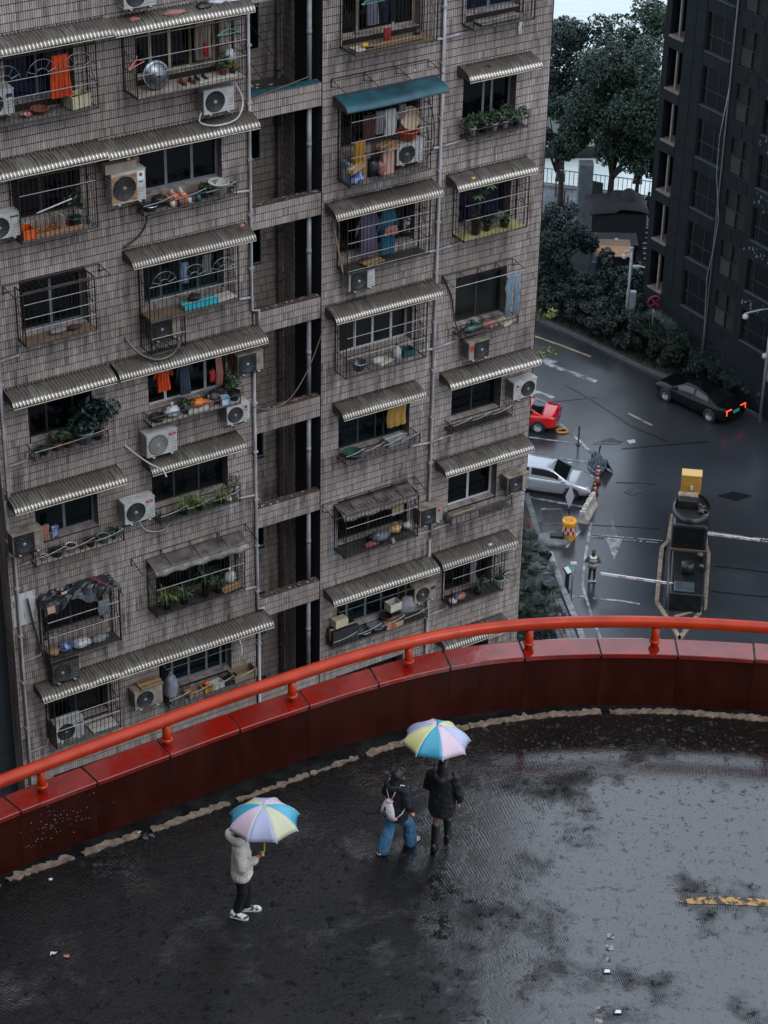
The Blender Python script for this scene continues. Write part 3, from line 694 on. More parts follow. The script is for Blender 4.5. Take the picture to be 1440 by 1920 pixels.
awning(-5.35, -2.55, 24.0, 'crumpled torn plastic sheet roofing the cage with the spiky plants', m=scrap, ribs=False, name='canopy', dents=5, plates=(0, 0), cat='canopy', group=None)
awning(.4, 2.85, 23.9, 'warped tin sheet in pieces over the blackened cage', m=scrap, ribs=False, name='canopy', dents=4, plates=(0, 0), cat='canopy', group=None)

def rod_frame(u0, u1, zb, zf, off, label, n_=4, m=iron, fm=None):
    t = empty('drying_rack', fw(u0, zb), label, 'drying rack', 'iron drying racks over the windows', RZ); W_ = u1 - u0; q = MB()
    q.bar((0, -.02, 0), (W_, -.02, 0), .018)
    for x in np.linspace(0, W_, n_): q.bar((x, -.02, 0), (x, -off, zf - zb), .013); q.bar((x, -.02, 0), (x, -.02, -.22), .012); q.bar((x, -.02, -.2), (x, -off * .55, (zf - zb) * .55), .010)
    q.build('arm', m, t)
    q = MB(); q.bar((0, -off, zf - zb), (W_, -off, zf - zb), .014); q.build('front_rod', fm or m, t)
    return t
rod_frame(-8.75, -6.25, 32.66, 32.62, .62, 'rusty rod frame without a sheet above the empty cage')
rod_frame(.25, 3.1, 36.1, 35.95, .72, 'bent iron frame standing over the teal canopy')
rod_frame(-5.75, -2.35, 24.15, 23.98, .66, 'iron frame over the crumpled plastic sheet', 5)
rod_frame(.05, 3.05, 24.0, 23.85, .66, 'iron frame over the warped tin sheet', 5)
rod_frame(3.75, 6.05, 29.95, 29.86, .62, 'pale rod frame with the pair of jeans hanging on it', 5, fm=iron_pale)
def rail(u0, u1, z, off, label):
    t = empty('drying_rail', fw(u0, z), label, 'drying rail', None, RZ); W_ = u1 - u0; q = MB(); q.tube([(0, -off + .12, .1), (0, -off, 0), (W_, -off, 0), (W_, -off + .12, .1)], .011, 5); q.build('rod', iron_pale, t)
    q = MB()
    for x in np.linspace(.05, W_ - .05, 5): q.bar((x, -off, 0), (x, -.02, .28), .008)
    q.build('stay', iron, t)
rail(-5.1, -2.05, 20.68, .5, 'straight drying rail under the dark sooty awning'); rail(.3, 3.3, 20.68, .52, 'straight drying rail under the awning over the basins')
rail(-9.2, -6.2, 35.5, .55, 'thin drying rail under the awning with the orange tray cage')

# ---- cages
wood = mat('weathered_board', rgb(128, 106, 84), .8, col2=rgb(84, 66, 52), vscale=5, stretch=(.6, 4, 4)); greyb = mat('grey_sheet_board', rgb(120, 114, 110), .7, col2=rgb(70, 64, 60), vscale=5)
yellowb = mat('pale_yellow_board', rgb(176, 166, 118), .6, col2=rgb(126, 114, 74), vscale=4); paleb = mat('pale_board', rgb(170, 162, 150), .6, col2=rgb(120, 110, 100), vscale=4); sootb = mat('soot_board', rgb(50, 47, 45), .8, var=.5, vscale=6)
cage(-9.9, -6.3, 36.78, 38.34, .52, 'barred cage with sunburst grille around the orange skirt', greyb, sun_arcs=4, hl=(.4, .66))
cage(-8.4, -6.45, 33.85, 35.42, .5, 'dark barred cage holding the orange tray and a green pot', greyb, hl=(.75,))
cage(-8.45, -6.6, 31.18, 32.58, .46, 'empty rusty cage with a sagging floor board', wood, hl=(.3, .52, .78), pitch=.15)
cage(-5.38, -2.5, 36.86, 38.34, .7, 'barred cage holding the steel wok and red shoes', paleb, hl=(.38, .64))
cage(-5.2, -2.73, 31.05, 32.54, .54, 'sunburst grille cage holding the turquoise box', wood, sun_arcs=3, hl=(.38, .62))
cage(-5.2, -4.26, 30.16, 31.03, .56, 'small lower cage locked around a fan unit', None, hl=(.5,), top=False)
cage(-8.42, -6.38, 22.08, 23.8, .5, 'black barred cage covered by the dark tarpaulin', sootb, hl=(.45, .72), pitch=.13)
cage(-8.41, -6.53, 19.36, 20.94, .54, 'lowest cage at the left, enclosing a white fan unit', greyb, hl=(.35, .6))
cage(-5.3, -2.66, 22.42, 23.85, .5, 'thin barred cage full of spiky green plants', sootb, hl=(.6,), pitch=.1)
cage(.5, 2.88, 36.86, 38.6, .7, 'topmost cage of the third column, with newspapers and a plank on its floor', wood, hl=(.8,), pitch=.1)
cage(.47, 2.87, 33.4, 35.45, .6, 'tall cage crammed with household goods under the teal canopy', greyb, hl=(.38, .58, .84))
cage(.47, 2.97, 30.97, 32.53, .5, 'wide cage with the purple robe and blue garment drying inside', sootb, hl=(.3, .55, .78), low=(.05,))
cage(.43, 2.93, 28.0, 29.64, .57, 'open barred cage in front of the white framed curtained window', None, hl=(.36, .54, .72))
cage(.45, 2.8, 22.45, 23.85, .62, 'blackened burnt looking cage holding a grey bundle', sootb, hl=(.7,), pitch=.12)
cage(4.1, 5.97, 36.82, 38.5, .52, 'topmost cage at the building corner with a stained floor board', greyb, hl=(.8,))
cage(4.04, 6.07, 31.08, 32.54, .55, 'cage with a pale yellow floor board and three pot plants', yellowb, hl=(.42, .7), pitch=.12)
cage(4.14, 5.96, 19.52, 20.95, .5, 'dark shadowed cage at the lower corner with a hanging towel', sootb, hl=(.7,), pitch=.12)

# ---- planter racks
planter(-8.43, -6.43, 28.06, .45, 'rack with the big leafy pot plant', tray=greyb, swags=1)
planter(-8.55, -6.1, 25.0, .36, 'rack with a row of small pots beside the yellowed fan unit', tray=paleb, swags=3)
planter(-5.2, -2.67, 33.82, .4, 'rack crowded with sneakers, tins and a basin', tray=greyb)
planter(-5.23, -2.68, 28.1, .45, 'crowded rack with an orange bag under the orange shirt', tray=paleb, swags=0)
planter(-5.05, -2.71, 25.16, .4, 'green mossy rack with aloe plants', tray=mat('mossy_board', rgb(48, 58, 46), .8, var=.4), swags=3)
planter(-5.0, -2.33, 19.33, .4, 'rack with a wide basket and trays beside the grey sack', tray=greyb, swags=4)
planter(.5, 2.87, 25.36, .48, 'rack with a folded cloth below the yellow sheet', tray=greyb, swags=4)
planter(.19, 3.37, 19.42, .42, 'long rack of basins, boxes and a wicker tray', tray=sootb, swags=4)
planter(4.14, 6.03, 33.86, .4, 'rack of white flower pots with a round end frame', tray=sootb, swags=0)
planter(4.15, 6.04, 28.2, .42, 'broken rack with a green bag and crumpled rubbish under the jeans', tray=None, swags=0, h=.16)
planter(4.0, 6.02, 25.28, .4, 'empty rack with a lattice front', tray=sootb, lattice=True, swags=3)
planter(4.1, 6.15, 22.28, .42, 'rack half covered by a grey board below the plain white window', tray=None, swags=0, h=.26)

# ---- outdoor units
TCL = lambda x: [(.19, x, .83, .075, tcl_red, 'TCL', white_print, .06)]
ac(-9.14, 37.02, 'white fan unit cut off by the left edge, beside the orange skirt', badge=[(.16, .86, .75, .09, blue_print, None, None, 0)])
ac(-9.2, 34.05, 'white fan unit at the left edge beside the orange tray cage', badge=[(.2, .84, .86, .04, blue_print, None, None, 0)])
ac(-9.16, 25.52, 'yellowed fan unit beside the rack of small pots', m=ac_old, square=True)
ac(-8.34, 21.33, 'soot black fan unit hanging under the tarpaulin covered cage', m=ac_grime, w=.76)
ac(-8.35, 19.4, 'white fan unit with a blue sticker inside the lowest left cage', m=ac_white, badge=[(.14, .86, .72, .08, mat('blue_sticker', rgb(36, 92, 150), .5), None, None, 0)], off=.06)
ac(-5.5, 38.92, 'white fan unit at the top edge standing on the rag littered awning')
ac(-3.52, 36.02, 'white fan unit with a black grille under the wok cage', h=.6)
ac(-6.02, 34.25, 'large fan unit with a tan square grille and a red diamond sticker', w=.9, h=.78, fan='beige', badge=[(.17, .855, .8, .22, white_print, None, None, 0), (.09, .855, .83, .09, red_print, None, None, 0), (.09, .855, .6, .03, dark_print, None, None, 0)])
ac(-5.1, 30.42, 'old fan unit inside the small lower cage', m=ac_old, w=.8, square=True, off=.06)
ac(-2.72, 28.88, 'small old fan unit under the awning end beside the shaft', m=ac_old, w=.74, h=.54, square=True)
ac(-3.06, 27.52, 'small fan unit with a red round logo over two letters', w=.66, h=.52, badge=[(.1, .84, .8, .095, 'disc', 'LG', red_print, .08)])
ac(-5.37, 27.22, 'clean white fan unit with a pale spiral grille and red badge', w=.86, h=.64, fan='pale', badge=TCL(.84))
ac(-6.07, 25.46, 'white fan unit with a red badge and round dark grille, beside the aloe rack', w=.86, h=.62, badge=TCL(.82))
ac(-6.03, 19.62, 'grimy beige fan unit with a board on top beside the grey sack', m=ac_old, w=.83)
ac(.58, 30.42, 'white fan unit below the cage with the purple robe', w=.78, h=.52, square=True)
ac(3.0, 22.58, 'beige fan unit with a red flame mark, between the tin sheet and the plain window', m=ac_old, w=.76, h=.52, square=True, badge=[(.08, .84, .7, .09, red_print, None, None, 0)])
ac(2.9, 20.02, 'yellowed fan unit with a black label, beyond the basins', m=ac_old, w=.74, h=.52, badge=[(.15, .84, .74, .1, dark_print, None, None, 0)])
ac(4.44, 27.42, 'small fan unit with a red label under the broken rack', m=ac_old, w=.66, h=.52, side='r', square=True, badge=[(.1, .16, .68, .15, red_print, None, None, 0)])
ac(6.02, 25.76, 'white corner fan unit with its fan at the right, under the bright awning', w=.78, h=.54, side='r', badge=[(.1, .17, .78, .09, 'disc', None, red_print, .08)])
ac(5.98, 22.74, 'old beige fan unit at the building corner beside the plain white window', m=ac_old, w=.74, h=.52, square=True)
ac(1.95, 33.62, 'fan unit standing inside the crammed cage', w=.8, h=.55, off=.12)


# ------------------------------------------------------------------ spiral ramp: deck, gutter, kerb, red parapet with its cap and handrail
RC = (5.755, 17.9)
_th = np.array([40, 60, 75, 85.6, 89.8, 94, 97.5, 101.1, 104.6, 108.3, 114.4, 118, 122, 126.7, 130, 134, 138.2, 145, 155, 175, 200])
_rw = np.array([15.4, 15.4, 15.42, 15.47, 15.52, 15.59, 15.65, 15.71, 15.74, 15.69, 15.52, 15.42, 15.38, 15.38, 15.44, 15.58, 15.80, 16.1, 16.4, 16.6, 16.6])
_tc = np.array([40, 85.7, 89.6, 93.5, 97.7, 101.4, 105.8, 111.1, 116, 121.6, 128.5, 133.8, 138.7, 145, 160, 200])
_rc = np.array([15.05, 15.16, 15.26, 15.33, 15.38, 15.38, 15.34, 15.17, 15.0, 14.90, 15.0, 15.26, 15.62, 15.9, 16.2, 16.4])
_tt = np.arange(38, 203, .25)
def _smooth(t, r):
    y = np.interp(_tt, t, r); k = np.hanning(29); k /= k.sum(); return np.convolve(np.pad(y, 14, 'edge'), k, 'valid')
_sw, _sc = _smooth(_th, _rw), _smooth(_tc, _rc)
def RW(d): return float(np.interp(d, _tt, _sw))
def RK(d): return float(np.interp(d, _tt, _sc))
def pol(r, deg, z=DECK): a = radians(deg); return (RC[0] + r * cos(a), RC[1] + r * sin(a), z)

def wet_deck():
    """rain-wet concrete with radial anti-slip grooves; smooth water films between rougher worn patches"""
    m = bpy.data.materials.new('wet_ramp_concrete'); m.use_nodes = True; t = m.node_tree; b = t.nodes['Principled BSDF']; N = t.nodes.new; L = t.links.new
    tc = N('ShaderNodeTexCoord'); sp = N('ShaderNodeSeparateXYZ'); L(tc.outputs['Object'], sp.inputs[0])
    def math(op, a, c=None, e=None, clamp=False):
        x = N('ShaderNodeMath'); x.operation = op; x.use_clamp = clamp
        for i, v in enumerate((a, c, e)):
            if v is None: continue
            if isinstance(v, (int, float)): x.inputs[i].default_value = v
            else: L(v, x.inputs[i])
        return x.outputs[0]
    def noise(sc, det=5, st=None, rough=.55):
        n = N('ShaderNodeTexNoise'); n.inputs['Scale'].default_value = sc; n.inputs['Detail'].default_value = det; n.inputs['Roughness'].default_value = rough
        if st: mp = N('ShaderNodeMapping'); mp.inputs['Scale'].default_value = st; L(tc.outputs['Object'], mp.inputs[0]); L(mp.outputs[0], n.inputs[0])
        else: L(tc.outputs['Object'], n.inputs[0])
        return n.outputs[0]
    def rng(v, a, c, d=0.0, e=1.0):
        x = N('ShaderNodeMapRange'); x.interpolation_type = 'SMOOTHSTEP'; L(v, x.inputs[0]); x.inputs[1].default_value = a; x.inputs[2].default_value = c; x.inputs[3].default_value = d; x.inputs[4].default_value = e; return x.outputs[0]
    ang = math('ARCTAN2', sp.outputs[1], sp.outputs[0]); wob = math('MULTIPLY', noise(2.2, 3), .004)
    groove = math('MULTIPLY_ADD', math('SINE', math('MULTIPLY', math('ADD', ang, wob), 1500)), .5, .5)
    film_bias = rng(sp.outputs[0], -6.5, -2.5, -.10, .10)      # film, and with it reflectivity, increases towards the right-hand side
    film = rng(math('ADD', noise(.55, 7, (1, 1, 1), .62), film_bias), .42, .58)                      # standing water
    worn = rng(noise(2.1, 9, None, .72), .47, .60)
    gm = math('MULTIPLY', math('SUBTRACT', 1.0, math('MULTIPLY', film, .93)), worn)
    gr = math('MULTIPLY', groove, math('MULTIPLY_ADD', gm, .97, .012))
    crust = noise(13, 9, None, .72); pits = rng(noise(19, 4, None, .65), .62, .70); lumps = rng(noise(5.5, 8, None, .75), .56, .70)
    ht = math('ADD', math('MULTIPLY', gr, .0075), math('MULTIPLY', math('MULTIPLY', crust, math('SUBTRACT', 1.0, math('MULTIPLY', film, .9))), .016))
    ht = math('ADD', ht, math('MULTIPLY', lumps, math('MULTIPLY_ADD', film, -.026, .03)))
    vo = N('ShaderNodeTexVoronoi'); vo.feature = 'DISTANCE_TO_EDGE'; vo.inputs['Scale'].default_value = 3.4; wv = N('ShaderNodeVectorMath'); wv.operation = 'MULTIPLY_ADD'; nv = N('ShaderNodeTexNoise'); nv.inputs['Scale'].default_value = 6; L(tc.outputs['Object'], nv.inputs[0]); L(nv.outputs[1], wv.inputs[0]); wv.inputs[1].default_value = (.22, .22, 0); L(tc.outputs['Object'], wv.inputs[2]); L(wv.outputs[0], vo.inputs[0])
    crack = math('MULTIPLY', rng(vo.outputs[0], .0, .035, 1.0, 0.0), rng(noise(.42, 4), .54, .62))
    ht = math('SUBTRACT', ht, math('MULTIPLY', crack, .0025))
    ht = math('SUBTRACT', ht, math('MULTIPLY', pits, math('MULTIPLY_ADD', film, -.001, .006)))
    bp = N('ShaderNodeBump'); bp.inputs['Strength'].default_value = 0.8; bp.inputs['Distance'].default_value = 1.0; L(ht, bp.inputs['Height']); L(bp.outputs[0], b.inputs['Normal'])
    r = N('ShaderNodeValToRGB'); L(noise(.9, 7), r.inputs[0]); r.color_ramp.elements[0].position = .36; r.color_ramp.elements[1].position = .68
    r.color_ramp.elements[0].color = rgb(10, 10, 11); r.color_ramp.elements[1].color = rgb(26, 21, 18); L(r.outputs[0], b.inputs['Base Color'])
    L(math('MULTIPLY_ADD', film, -.01, .11), b.inputs['Roughness']); b.inputs['IOR'].default_value = 1.62; L(math('MULTIPLY_ADD', film, .78, .22), b.inputs['Specular IOR Level'])
    return m
WET = wet_deck()
degs = np.arange(38, 200.1, 1.0)
P = [[(r * cos(radians(d)), r * sin(radians(d)), 0) for d in degs] for r in (3.0, 5, 7, 9, 11, 13, 14.2)]
P.append([((RK(d) - .05) * cos(radians(d)), (RK(d) - .05) * sin(radians(d)), 0) for d in degs])
q = MB().grid([list(r) for r in P], sm=False)
deck = q.build('ramp_deck', WET, loc=(RC[0], RC[1], DECK), kind='structure')
for me_ in (deck.data,):
    me_.flip_normals() if me_.polygons[0].normal.z < 0 else None
# gutter behind the kerb line, a step lower
q = MB().grid([[pol(RK(d) - .06, d, DECK - .05) for d in degs], [pol(RW(d) + .05, d, DECK - .05) for d in degs]], sm=False)
gut = q.build('gutter', mat('wet_gutter', rgb(9, 9, 10), .45, var=.5, vscale=3, bump=.5, bscale=14, rvar=.15), kind='structure')
# broken pale kerb strip, as separate lengths with ragged edges
rk = random.Random(11); kerb_m = mat('crumbling_kerb', rgb(138, 118, 100), .85, col2=rgb(84, 68, 57), vscale=7, bump=.9, bscale=24)
kerb = bpy.data.objects.new('kerb', None); COL.objects.link(kerb); kerb['kind'] = 'structure'
d = 84.0
while d < 150:
    ln = rk.uniform(3.0, 5.5); e = min(d + ln, 150); n_ = int(ln / .22); w0 = .13
    if 110 < d < 121: w0 = .085
    rows = [[], [], [], []]
    for i in range(n_ + 1):
        a = d + (e - d) * i / n_; r0 = RK(a); j0, j1 = rk.gauss(0, .014), rk.gauss(0, .022); sh_ = min(1, i / 1.0, (n_ - i) / 1.0); hw = w0 * .5 * (.72 + .28 * sh_) * rk.uniform(.85, 1.1)
        if 110 < d < 121: hw *= rk.choice((.4, 1, 1.2, .8))
        rows[0].append(pol(r0 - hw + j0 - .015, a, DECK - .01)); rows[1].append(pol(r0 - hw + j0, a, DECK + .024 + rk.gauss(0, .004)))
        rows[2].append(pol(r0 + hw + j1, a, DECK + .02 + rk.gauss(0, .005))); rows[3].append(pol(r0 + hw + j1 + .015, a, DECK - .06))
    MB().grid(rows, sm=False).build('kerb_length', kerb_m, kerb)
    d = e + rk.choice((.02, .03, .05, .12, .6))
# deck slab edge and the girder below it
q = MB()
for a, r0, r1, z0, z1 in ((0, .0, .42, -.7, -.06), (0, -3.6, -.2, -1.6, -.7)):
    ra = [pol(RW(d) + r0, d, DECK + z1) for d in degs]; rb = [pol(RW(d) + r1, d, DECK + z1) for d in degs]; rcd = [pol(RW(d) + r1, d, DECK + z0) for d in degs]; rd = [pol(RW(d) + r0, d, DECK + z0) for d in degs]
    q.grid([ra, rb, rcd, rd, ra], sm=False)
for dd in (70, 112, 150): x, y, _z = pol(12.5, dd); q.lathe([(.9, 0), (.9, DECK - 1.6)], 20, T(x, y, 0))
q.build('ramp_girder', mat('ramp_concrete', rgb(96, 92, 88), .8, var=.3, vscale=1.5), kind='structure')

# red parapet
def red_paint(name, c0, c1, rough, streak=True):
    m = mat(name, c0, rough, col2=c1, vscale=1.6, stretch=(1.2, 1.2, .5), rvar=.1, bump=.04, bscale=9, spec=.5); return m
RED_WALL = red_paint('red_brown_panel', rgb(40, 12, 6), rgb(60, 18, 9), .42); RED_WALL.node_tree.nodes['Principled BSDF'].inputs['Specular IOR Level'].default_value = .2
RED_CAP = mat('red_wet_cap', rgb(146, 26, 12), .08, col2=rgb(108, 20, 10), vscale=2.5, rvar=.05, bump=.05, bscale=5, spec=1.0)
RED_RAIL = mat('orange_red_rail', rgb(186, 54, 14), .27, col2=rgb(158, 40, 10), vscale=2.2, rvar=.1, spec=.34, bump=.05, bscale=12)
PAR = empty('parapet_wall', pol(15.6, 110, DECK), 'curved red steel parapet with a sloping cap and orange handrail along the wet ramp', 'parapet')
def at(o): return o
def par(name, mb, m, parent=PAR): 
    o = mb.build(name, m); o.parent = parent; o.matrix_parent_inverse = Matrix.Translation(-Vector(PAR.location)) if parent is PAR else Matrix.Identity(4)
    return o
joints = [d for d in np.arange(67.0, 182, 4.98)]
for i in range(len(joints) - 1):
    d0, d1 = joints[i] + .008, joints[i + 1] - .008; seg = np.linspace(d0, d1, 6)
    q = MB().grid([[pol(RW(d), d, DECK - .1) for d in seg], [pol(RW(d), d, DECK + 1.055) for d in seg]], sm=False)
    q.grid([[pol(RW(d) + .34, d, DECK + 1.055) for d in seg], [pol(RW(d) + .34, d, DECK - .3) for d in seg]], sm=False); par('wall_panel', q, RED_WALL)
    d0, d1 = joints[i] + .07, joints[i + 1] - .07; seg = np.linspace(d0, d1, 6); rr = rk.gauss(0, .0025)
    prof = [(-.035, 1.00), (-.04, 1.075), (-.032, 1.087), (.40, 1.125), (.43, 1.115), (.43, 1.03)]
    q = MB().grid([[pol(RW(d) + a + rr, d, DECK + z + rr) for d in seg] for a, z in prof], sm=False)
    for dd in (d0, d1): q.poly([pol(RW(dd) + a + rr, dd, DECK + z + rr) for a, z in prof])
    par('cap_panel', q, RED_CAP)
    q = MB(); dj = joints[i]; q.grid([[pol(RW(dj) + a, dj + e, DECK + 1.045 + .07 * (a + .03)) for e in (-.14, .14)] for a in (-.02, .2, .42)], sm=False); par('joint_strip', q, mat('grey_joint_sealant', rgb(88, 86, 88), .5, var=.5, vscale=8))
q = MB(); seg = np.arange(60, 182, 1.0)
RAIL_Z = DECK + 1.60
q.tube([pol(RW(d) + .22, d, RAIL_Z) for d in seg], .107, 20); par('handrail', q, RED_RAIL)
for d in (85.2, 93.3, 101.4, 109.4, 117.6, 126.4, 134.7, 143, 151.2):
    x, y, _z = pol(RW(d) + .22, d); q = MB(); q.lathe([(.072, 1.09), (.072, 1.5)], 14, T(x, y, DECK)); po = par('rail_post', q, RED_RAIL)
    q = MB(); q.lathe([(.098, 1.195), (.102, 1.21), (.098, 1.225), (.07, 1.24)], 14, T(x, y, DECK)); o = q.build('post_collar', RED_RAIL, po); o.matrix_parent_inverse = Matrix.Identity(4)
# rain beads on the inner face at the left end
q = MB(); rb_ = random.Random(4)
for _ in range(80):
    d = rb_.gauss(134.3, 1.3); z = DECK + .55 + rb_.gauss(0, .2) + (135 - d) * .05
    if not DECK + .1 < z < DECK + .98: continue
    s_ = rb_.uniform(.006, .013); x, y, _z = pol(RW(d) - .004, d); q.sphere((x, y, z), (s_, s_, s_ * 1.2), 6, 4)
o = par('rain_beads', q, mat('pale_rain_bead', rgb(110, 92, 88), .15, spec=.8)); o['kind'] = 'stuff'

# ---- small things on the ramp deck
def flat(name, pts, m, z, label=None, cat=None, group=None, kind=None, th=.006):
    q = MB(); cx = sum(p[0] for p in pts) / len(pts); cy = sum(p[1] for p in pts) / len(pts)
    q.slab([(x - cx, y - cy) for x, y in pts], 0, th); return q.build(name, m, loc=(cx, cy, z), label=label, cat=cat, group=group, kind=kind)
yl = [(4.78, 28.08), (5.06, 28.17), (5.40, 28.22), (5.91, 28.20), (6.50, 28.14), (6.48, 27.99), (5.89, 28.02), (5.38, 28.04), (5.04, 28.02)]
def worn_paint(name, c, amount=.5, sc=9):
    m = mat(name, c, .35, col2=rgb(30, 29, 29), vscale=sc, sharp=.8, detail=8); return m
flat('road_marking', yl, worn_paint('worn_yellow_paint', rgb(176, 130, 56)), DECK + .004, kind='structure', th=.003)
mark_m = worn_paint('worn_pale_patch', rgb(148, 136, 128), sc=14); stud_m = mat('steel_stud', rgb(200, 206, 212), .18, .7); stud_k = mat('stud_black', rgb(22, 23, 26), .35)
for x, y, s_ in ((3.67, 27.22, .055), (3.63, 26.96, .06), (3.40, 25.58, .06), (3.35, 25.33, .06), (3.59, 26.68, .04)):
    flat('road_marking', [(x - s_, y - s_ * 1.1), (x + s_, y - s_ * 1.0), (x + s_ * .95, y + s_), (x - s_ * .9, y + s_ * 1.1)], mark_m, DECK + .004, kind='structure', th=.003)
for x, y, lab in ((3.55, 26.42, 'small steel road stud nearer the middle of the wet ramp'), (3.65, 25.54, 'small steel road stud near the bottom edge of the photo')):
    t = empty('road_stud', (x, y, DECK), lab, 'road stud', 'steel road studs on the ramp')
    q = MB(); q.bbox(-.065, .065, -.055, .055, 0, .018, .006); q.build('base', stud_k, t)
    q = MB(); q.add([(-.05, -.035, .018), (.05, -.035, .018), (.05, .035, .018), (-.05, .035, .018), (-.028, -.014, .032), (.028, -.014, .032), (.028, .014, .032), (-.028, .014, .032)], [(4, 5, 6, 7), (0, 1, 5, 4), (1, 2, 6, 5), (2, 3, 7, 6), (3, 0, 4, 7)]); q.build('reflector', stud_m, t)
def scrap_bit(x, y, s_, m, label, cat='litter', z=DECK):
    q = MB(); r_ = random.Random(int(x * 99)); P = [[((i - 1.5) * s_ * .6 + r_.gauss(0, s_ * .12), (j - 1.5) * s_ * .5 + r_.gauss(0, s_ * .12), abs(r_.gauss(.01, s_ * .3))) for j in range(4)] for i in range(4)]
    o = q.grid(P, sm=False).build('litter_scrap', m, loc=(x, y, z + .004), label=label, cat=cat, group='scraps of litter'); md = o.modifiers.new('t', 'SOLIDIFY'); md.thickness = .003; return o
paper = mat('wet_paper', rgb(206, 204, 206), .5, var=.1); tan_p = mat('tan_paper', rgb(150, 112, 88), .6)
scrap_bit(-4.92, 26.55, .05, paper, 'crumpled white paper scrap on the dark ramp at the lower left')
scrap_bit(-4.71, 26.49, .045, tan_p, 'flat tan scrap just beside the crumpled white paper')
scrap_bit(-5.20, 28.28, .035, paper, 'tiny white scrap on the deck near the kerb at the left')
scrap_bit(-5.30, 28.76, .05, mat('teal_scrap', rgb(80, 110, 112), .5), 'small greenish scrap in the gutter at the left', z=DECK - .05)
q = MB(); 
for k in range(3): q.sphere((rk.uniform(-.06, .06), rk.uniform(-.05, .05), .03), (.09, .07, .045), 9, 6, lump=.5)
t = q.build('rubbish_bag', mat('black_plastic', rgb(16, 17, 19), .2), loc=(-3.76, 29.42, DECK - .03), label='small black plastic bag lying on the broken kerb', cat='rubbish bag')
scrap_bit(-3.93, 29.47, .075, paper, 'white crumpled tissue beside the black bag at the kerb', z=DECK - .02)
for i, (x, y) in enumerate(((-4.54, 27.99), (-3.25, 27.05), (-2.73, 26.99), (-5.37, 28.01))):
    pass


# ------------------------------------------------------------------ street level: ground, road, kerbs, markings, river
asph = mat('wet_asphalt', rgb(52, 55, 60), .24, col2=rgb(17, 18, 20), vscale=.14, rvar=.2, bump=.18, bscale=30, detail=9, spec=.62)
asph2 = mat('wet_asphalt_dark', rgb(28, 29, 32), .45, col2=rgb(20, 21, 23), vscale=.4, rvar=.12, bump=.3, bscale=40, spec=.25)
stone_wet = mat('wet_paving', rgb(112, 116, 122), .22, col2=rgb(78, 82, 88), vscale=.5, rvar=.1, bump=.15, bscale=30)
earth = mat('dark_soil', rgb(40, 34, 28), .9, var=.4, vscale=2, bump=.6, bscale=8)
F0 = Vector((11.02, 132.70, 0)); F1 = Vector((16.10, 131.30, 0)); FDIR = (F1 - F0).normalized()
e0 = F0 - FDIR * 900; e1 = F0 + FDIR * 900
q = MB(); q.poly([(-900, -300, 0), (900, -300, 0), (e1.x, e1.y + .4, 0), (e0.x, e0.y + .4, 0)]); structure('ground', q, asph)
q = MB(); nb = Vector((-FDIR.y, FDIR.x, 0)); a0, a1 = e0 + nb * .4, e1 + nb * .4
q.poly([(a0.x, a0.y, 0), (a1.x, a1.y, 0), (a1.x, a1.y, -7), (a0.x, a0.y, -7)]); structure('river_bank', q, mat('bank_stone', rgb(70, 68, 66), .8, var=.3))
water = bpy.data.materials.new('river_water'); water.use_nodes = True; t_ = water.node_tree; b_ = t_.nodes['Principled BSDF']
b_.inputs['Base Color'].default_value = rgb(176, 186, 184); b_.inputs['Roughness'].default_value = .12; b_.inputs['IOR'].default_value = 1.33
tc_ = t_.nodes.new('ShaderNodeTexCoord'); mp_ = t_.nodes.new('ShaderNodeMapping'); mp_.inputs['Scale'].default_value = (.25, 1.2, 1); nz_ = t_.nodes.new('ShaderNodeTexNoise'); nz_.inputs['Scale'].default_value = .8; nz_.inputs['Detail'].default_value = 6
bp_ = t_.nodes.new('ShaderNodeBump'); bp_.inputs['Strength'].default_value = .35; bp_.inputs['Distance'].default_value = .4
t_.links.new(tc_.outputs['Object'], mp_.inputs[0]); t_.links.new(mp_.outputs[0], nz_.inputs[0]); t_.links.new(nz_.outputs[0], bp_.inputs['Height']); t_.links.new(bp_.outputs[0], b_.inputs['Normal'])
q = MB(); q.poly([(-2500, 60, -6), (2500, 60, -6), (2500, 3000, -6), (-2500, 3000, -6)]); structure('river', q, water)
# riverside promenade paving
pv = [F0 - FDIR * 14, F1 + FDIR * 8, Vector((16.40, 128.08, 0)), Vector((8.06, 125.45, 0))]
q = MB(); q.poly([(v.x, v.y, .004) for v in pv]); structure('promenade', q, stone_wet)
q = MB(); rr = random.Random(2); n2 = -nb
for i in range(-24, 26):
    for j in range(0, 11):
        a = F0 + FDIR * (i * .62 + .31 * (j % 2)) + n2 * (j * .62 + .35)
        q.add([(-.29, -.29, 0), (.29, -.29, 0), (.29, .29, 0), (-.29, .29, 0)], [(0, 1, 2, 3)], T(a.x, a.y, .012 + rr.uniform(0, .006), atan2(FDIR.y, FDIR.x)))
o = q.build('paving_slabs', stone_wet, kind='stuff')
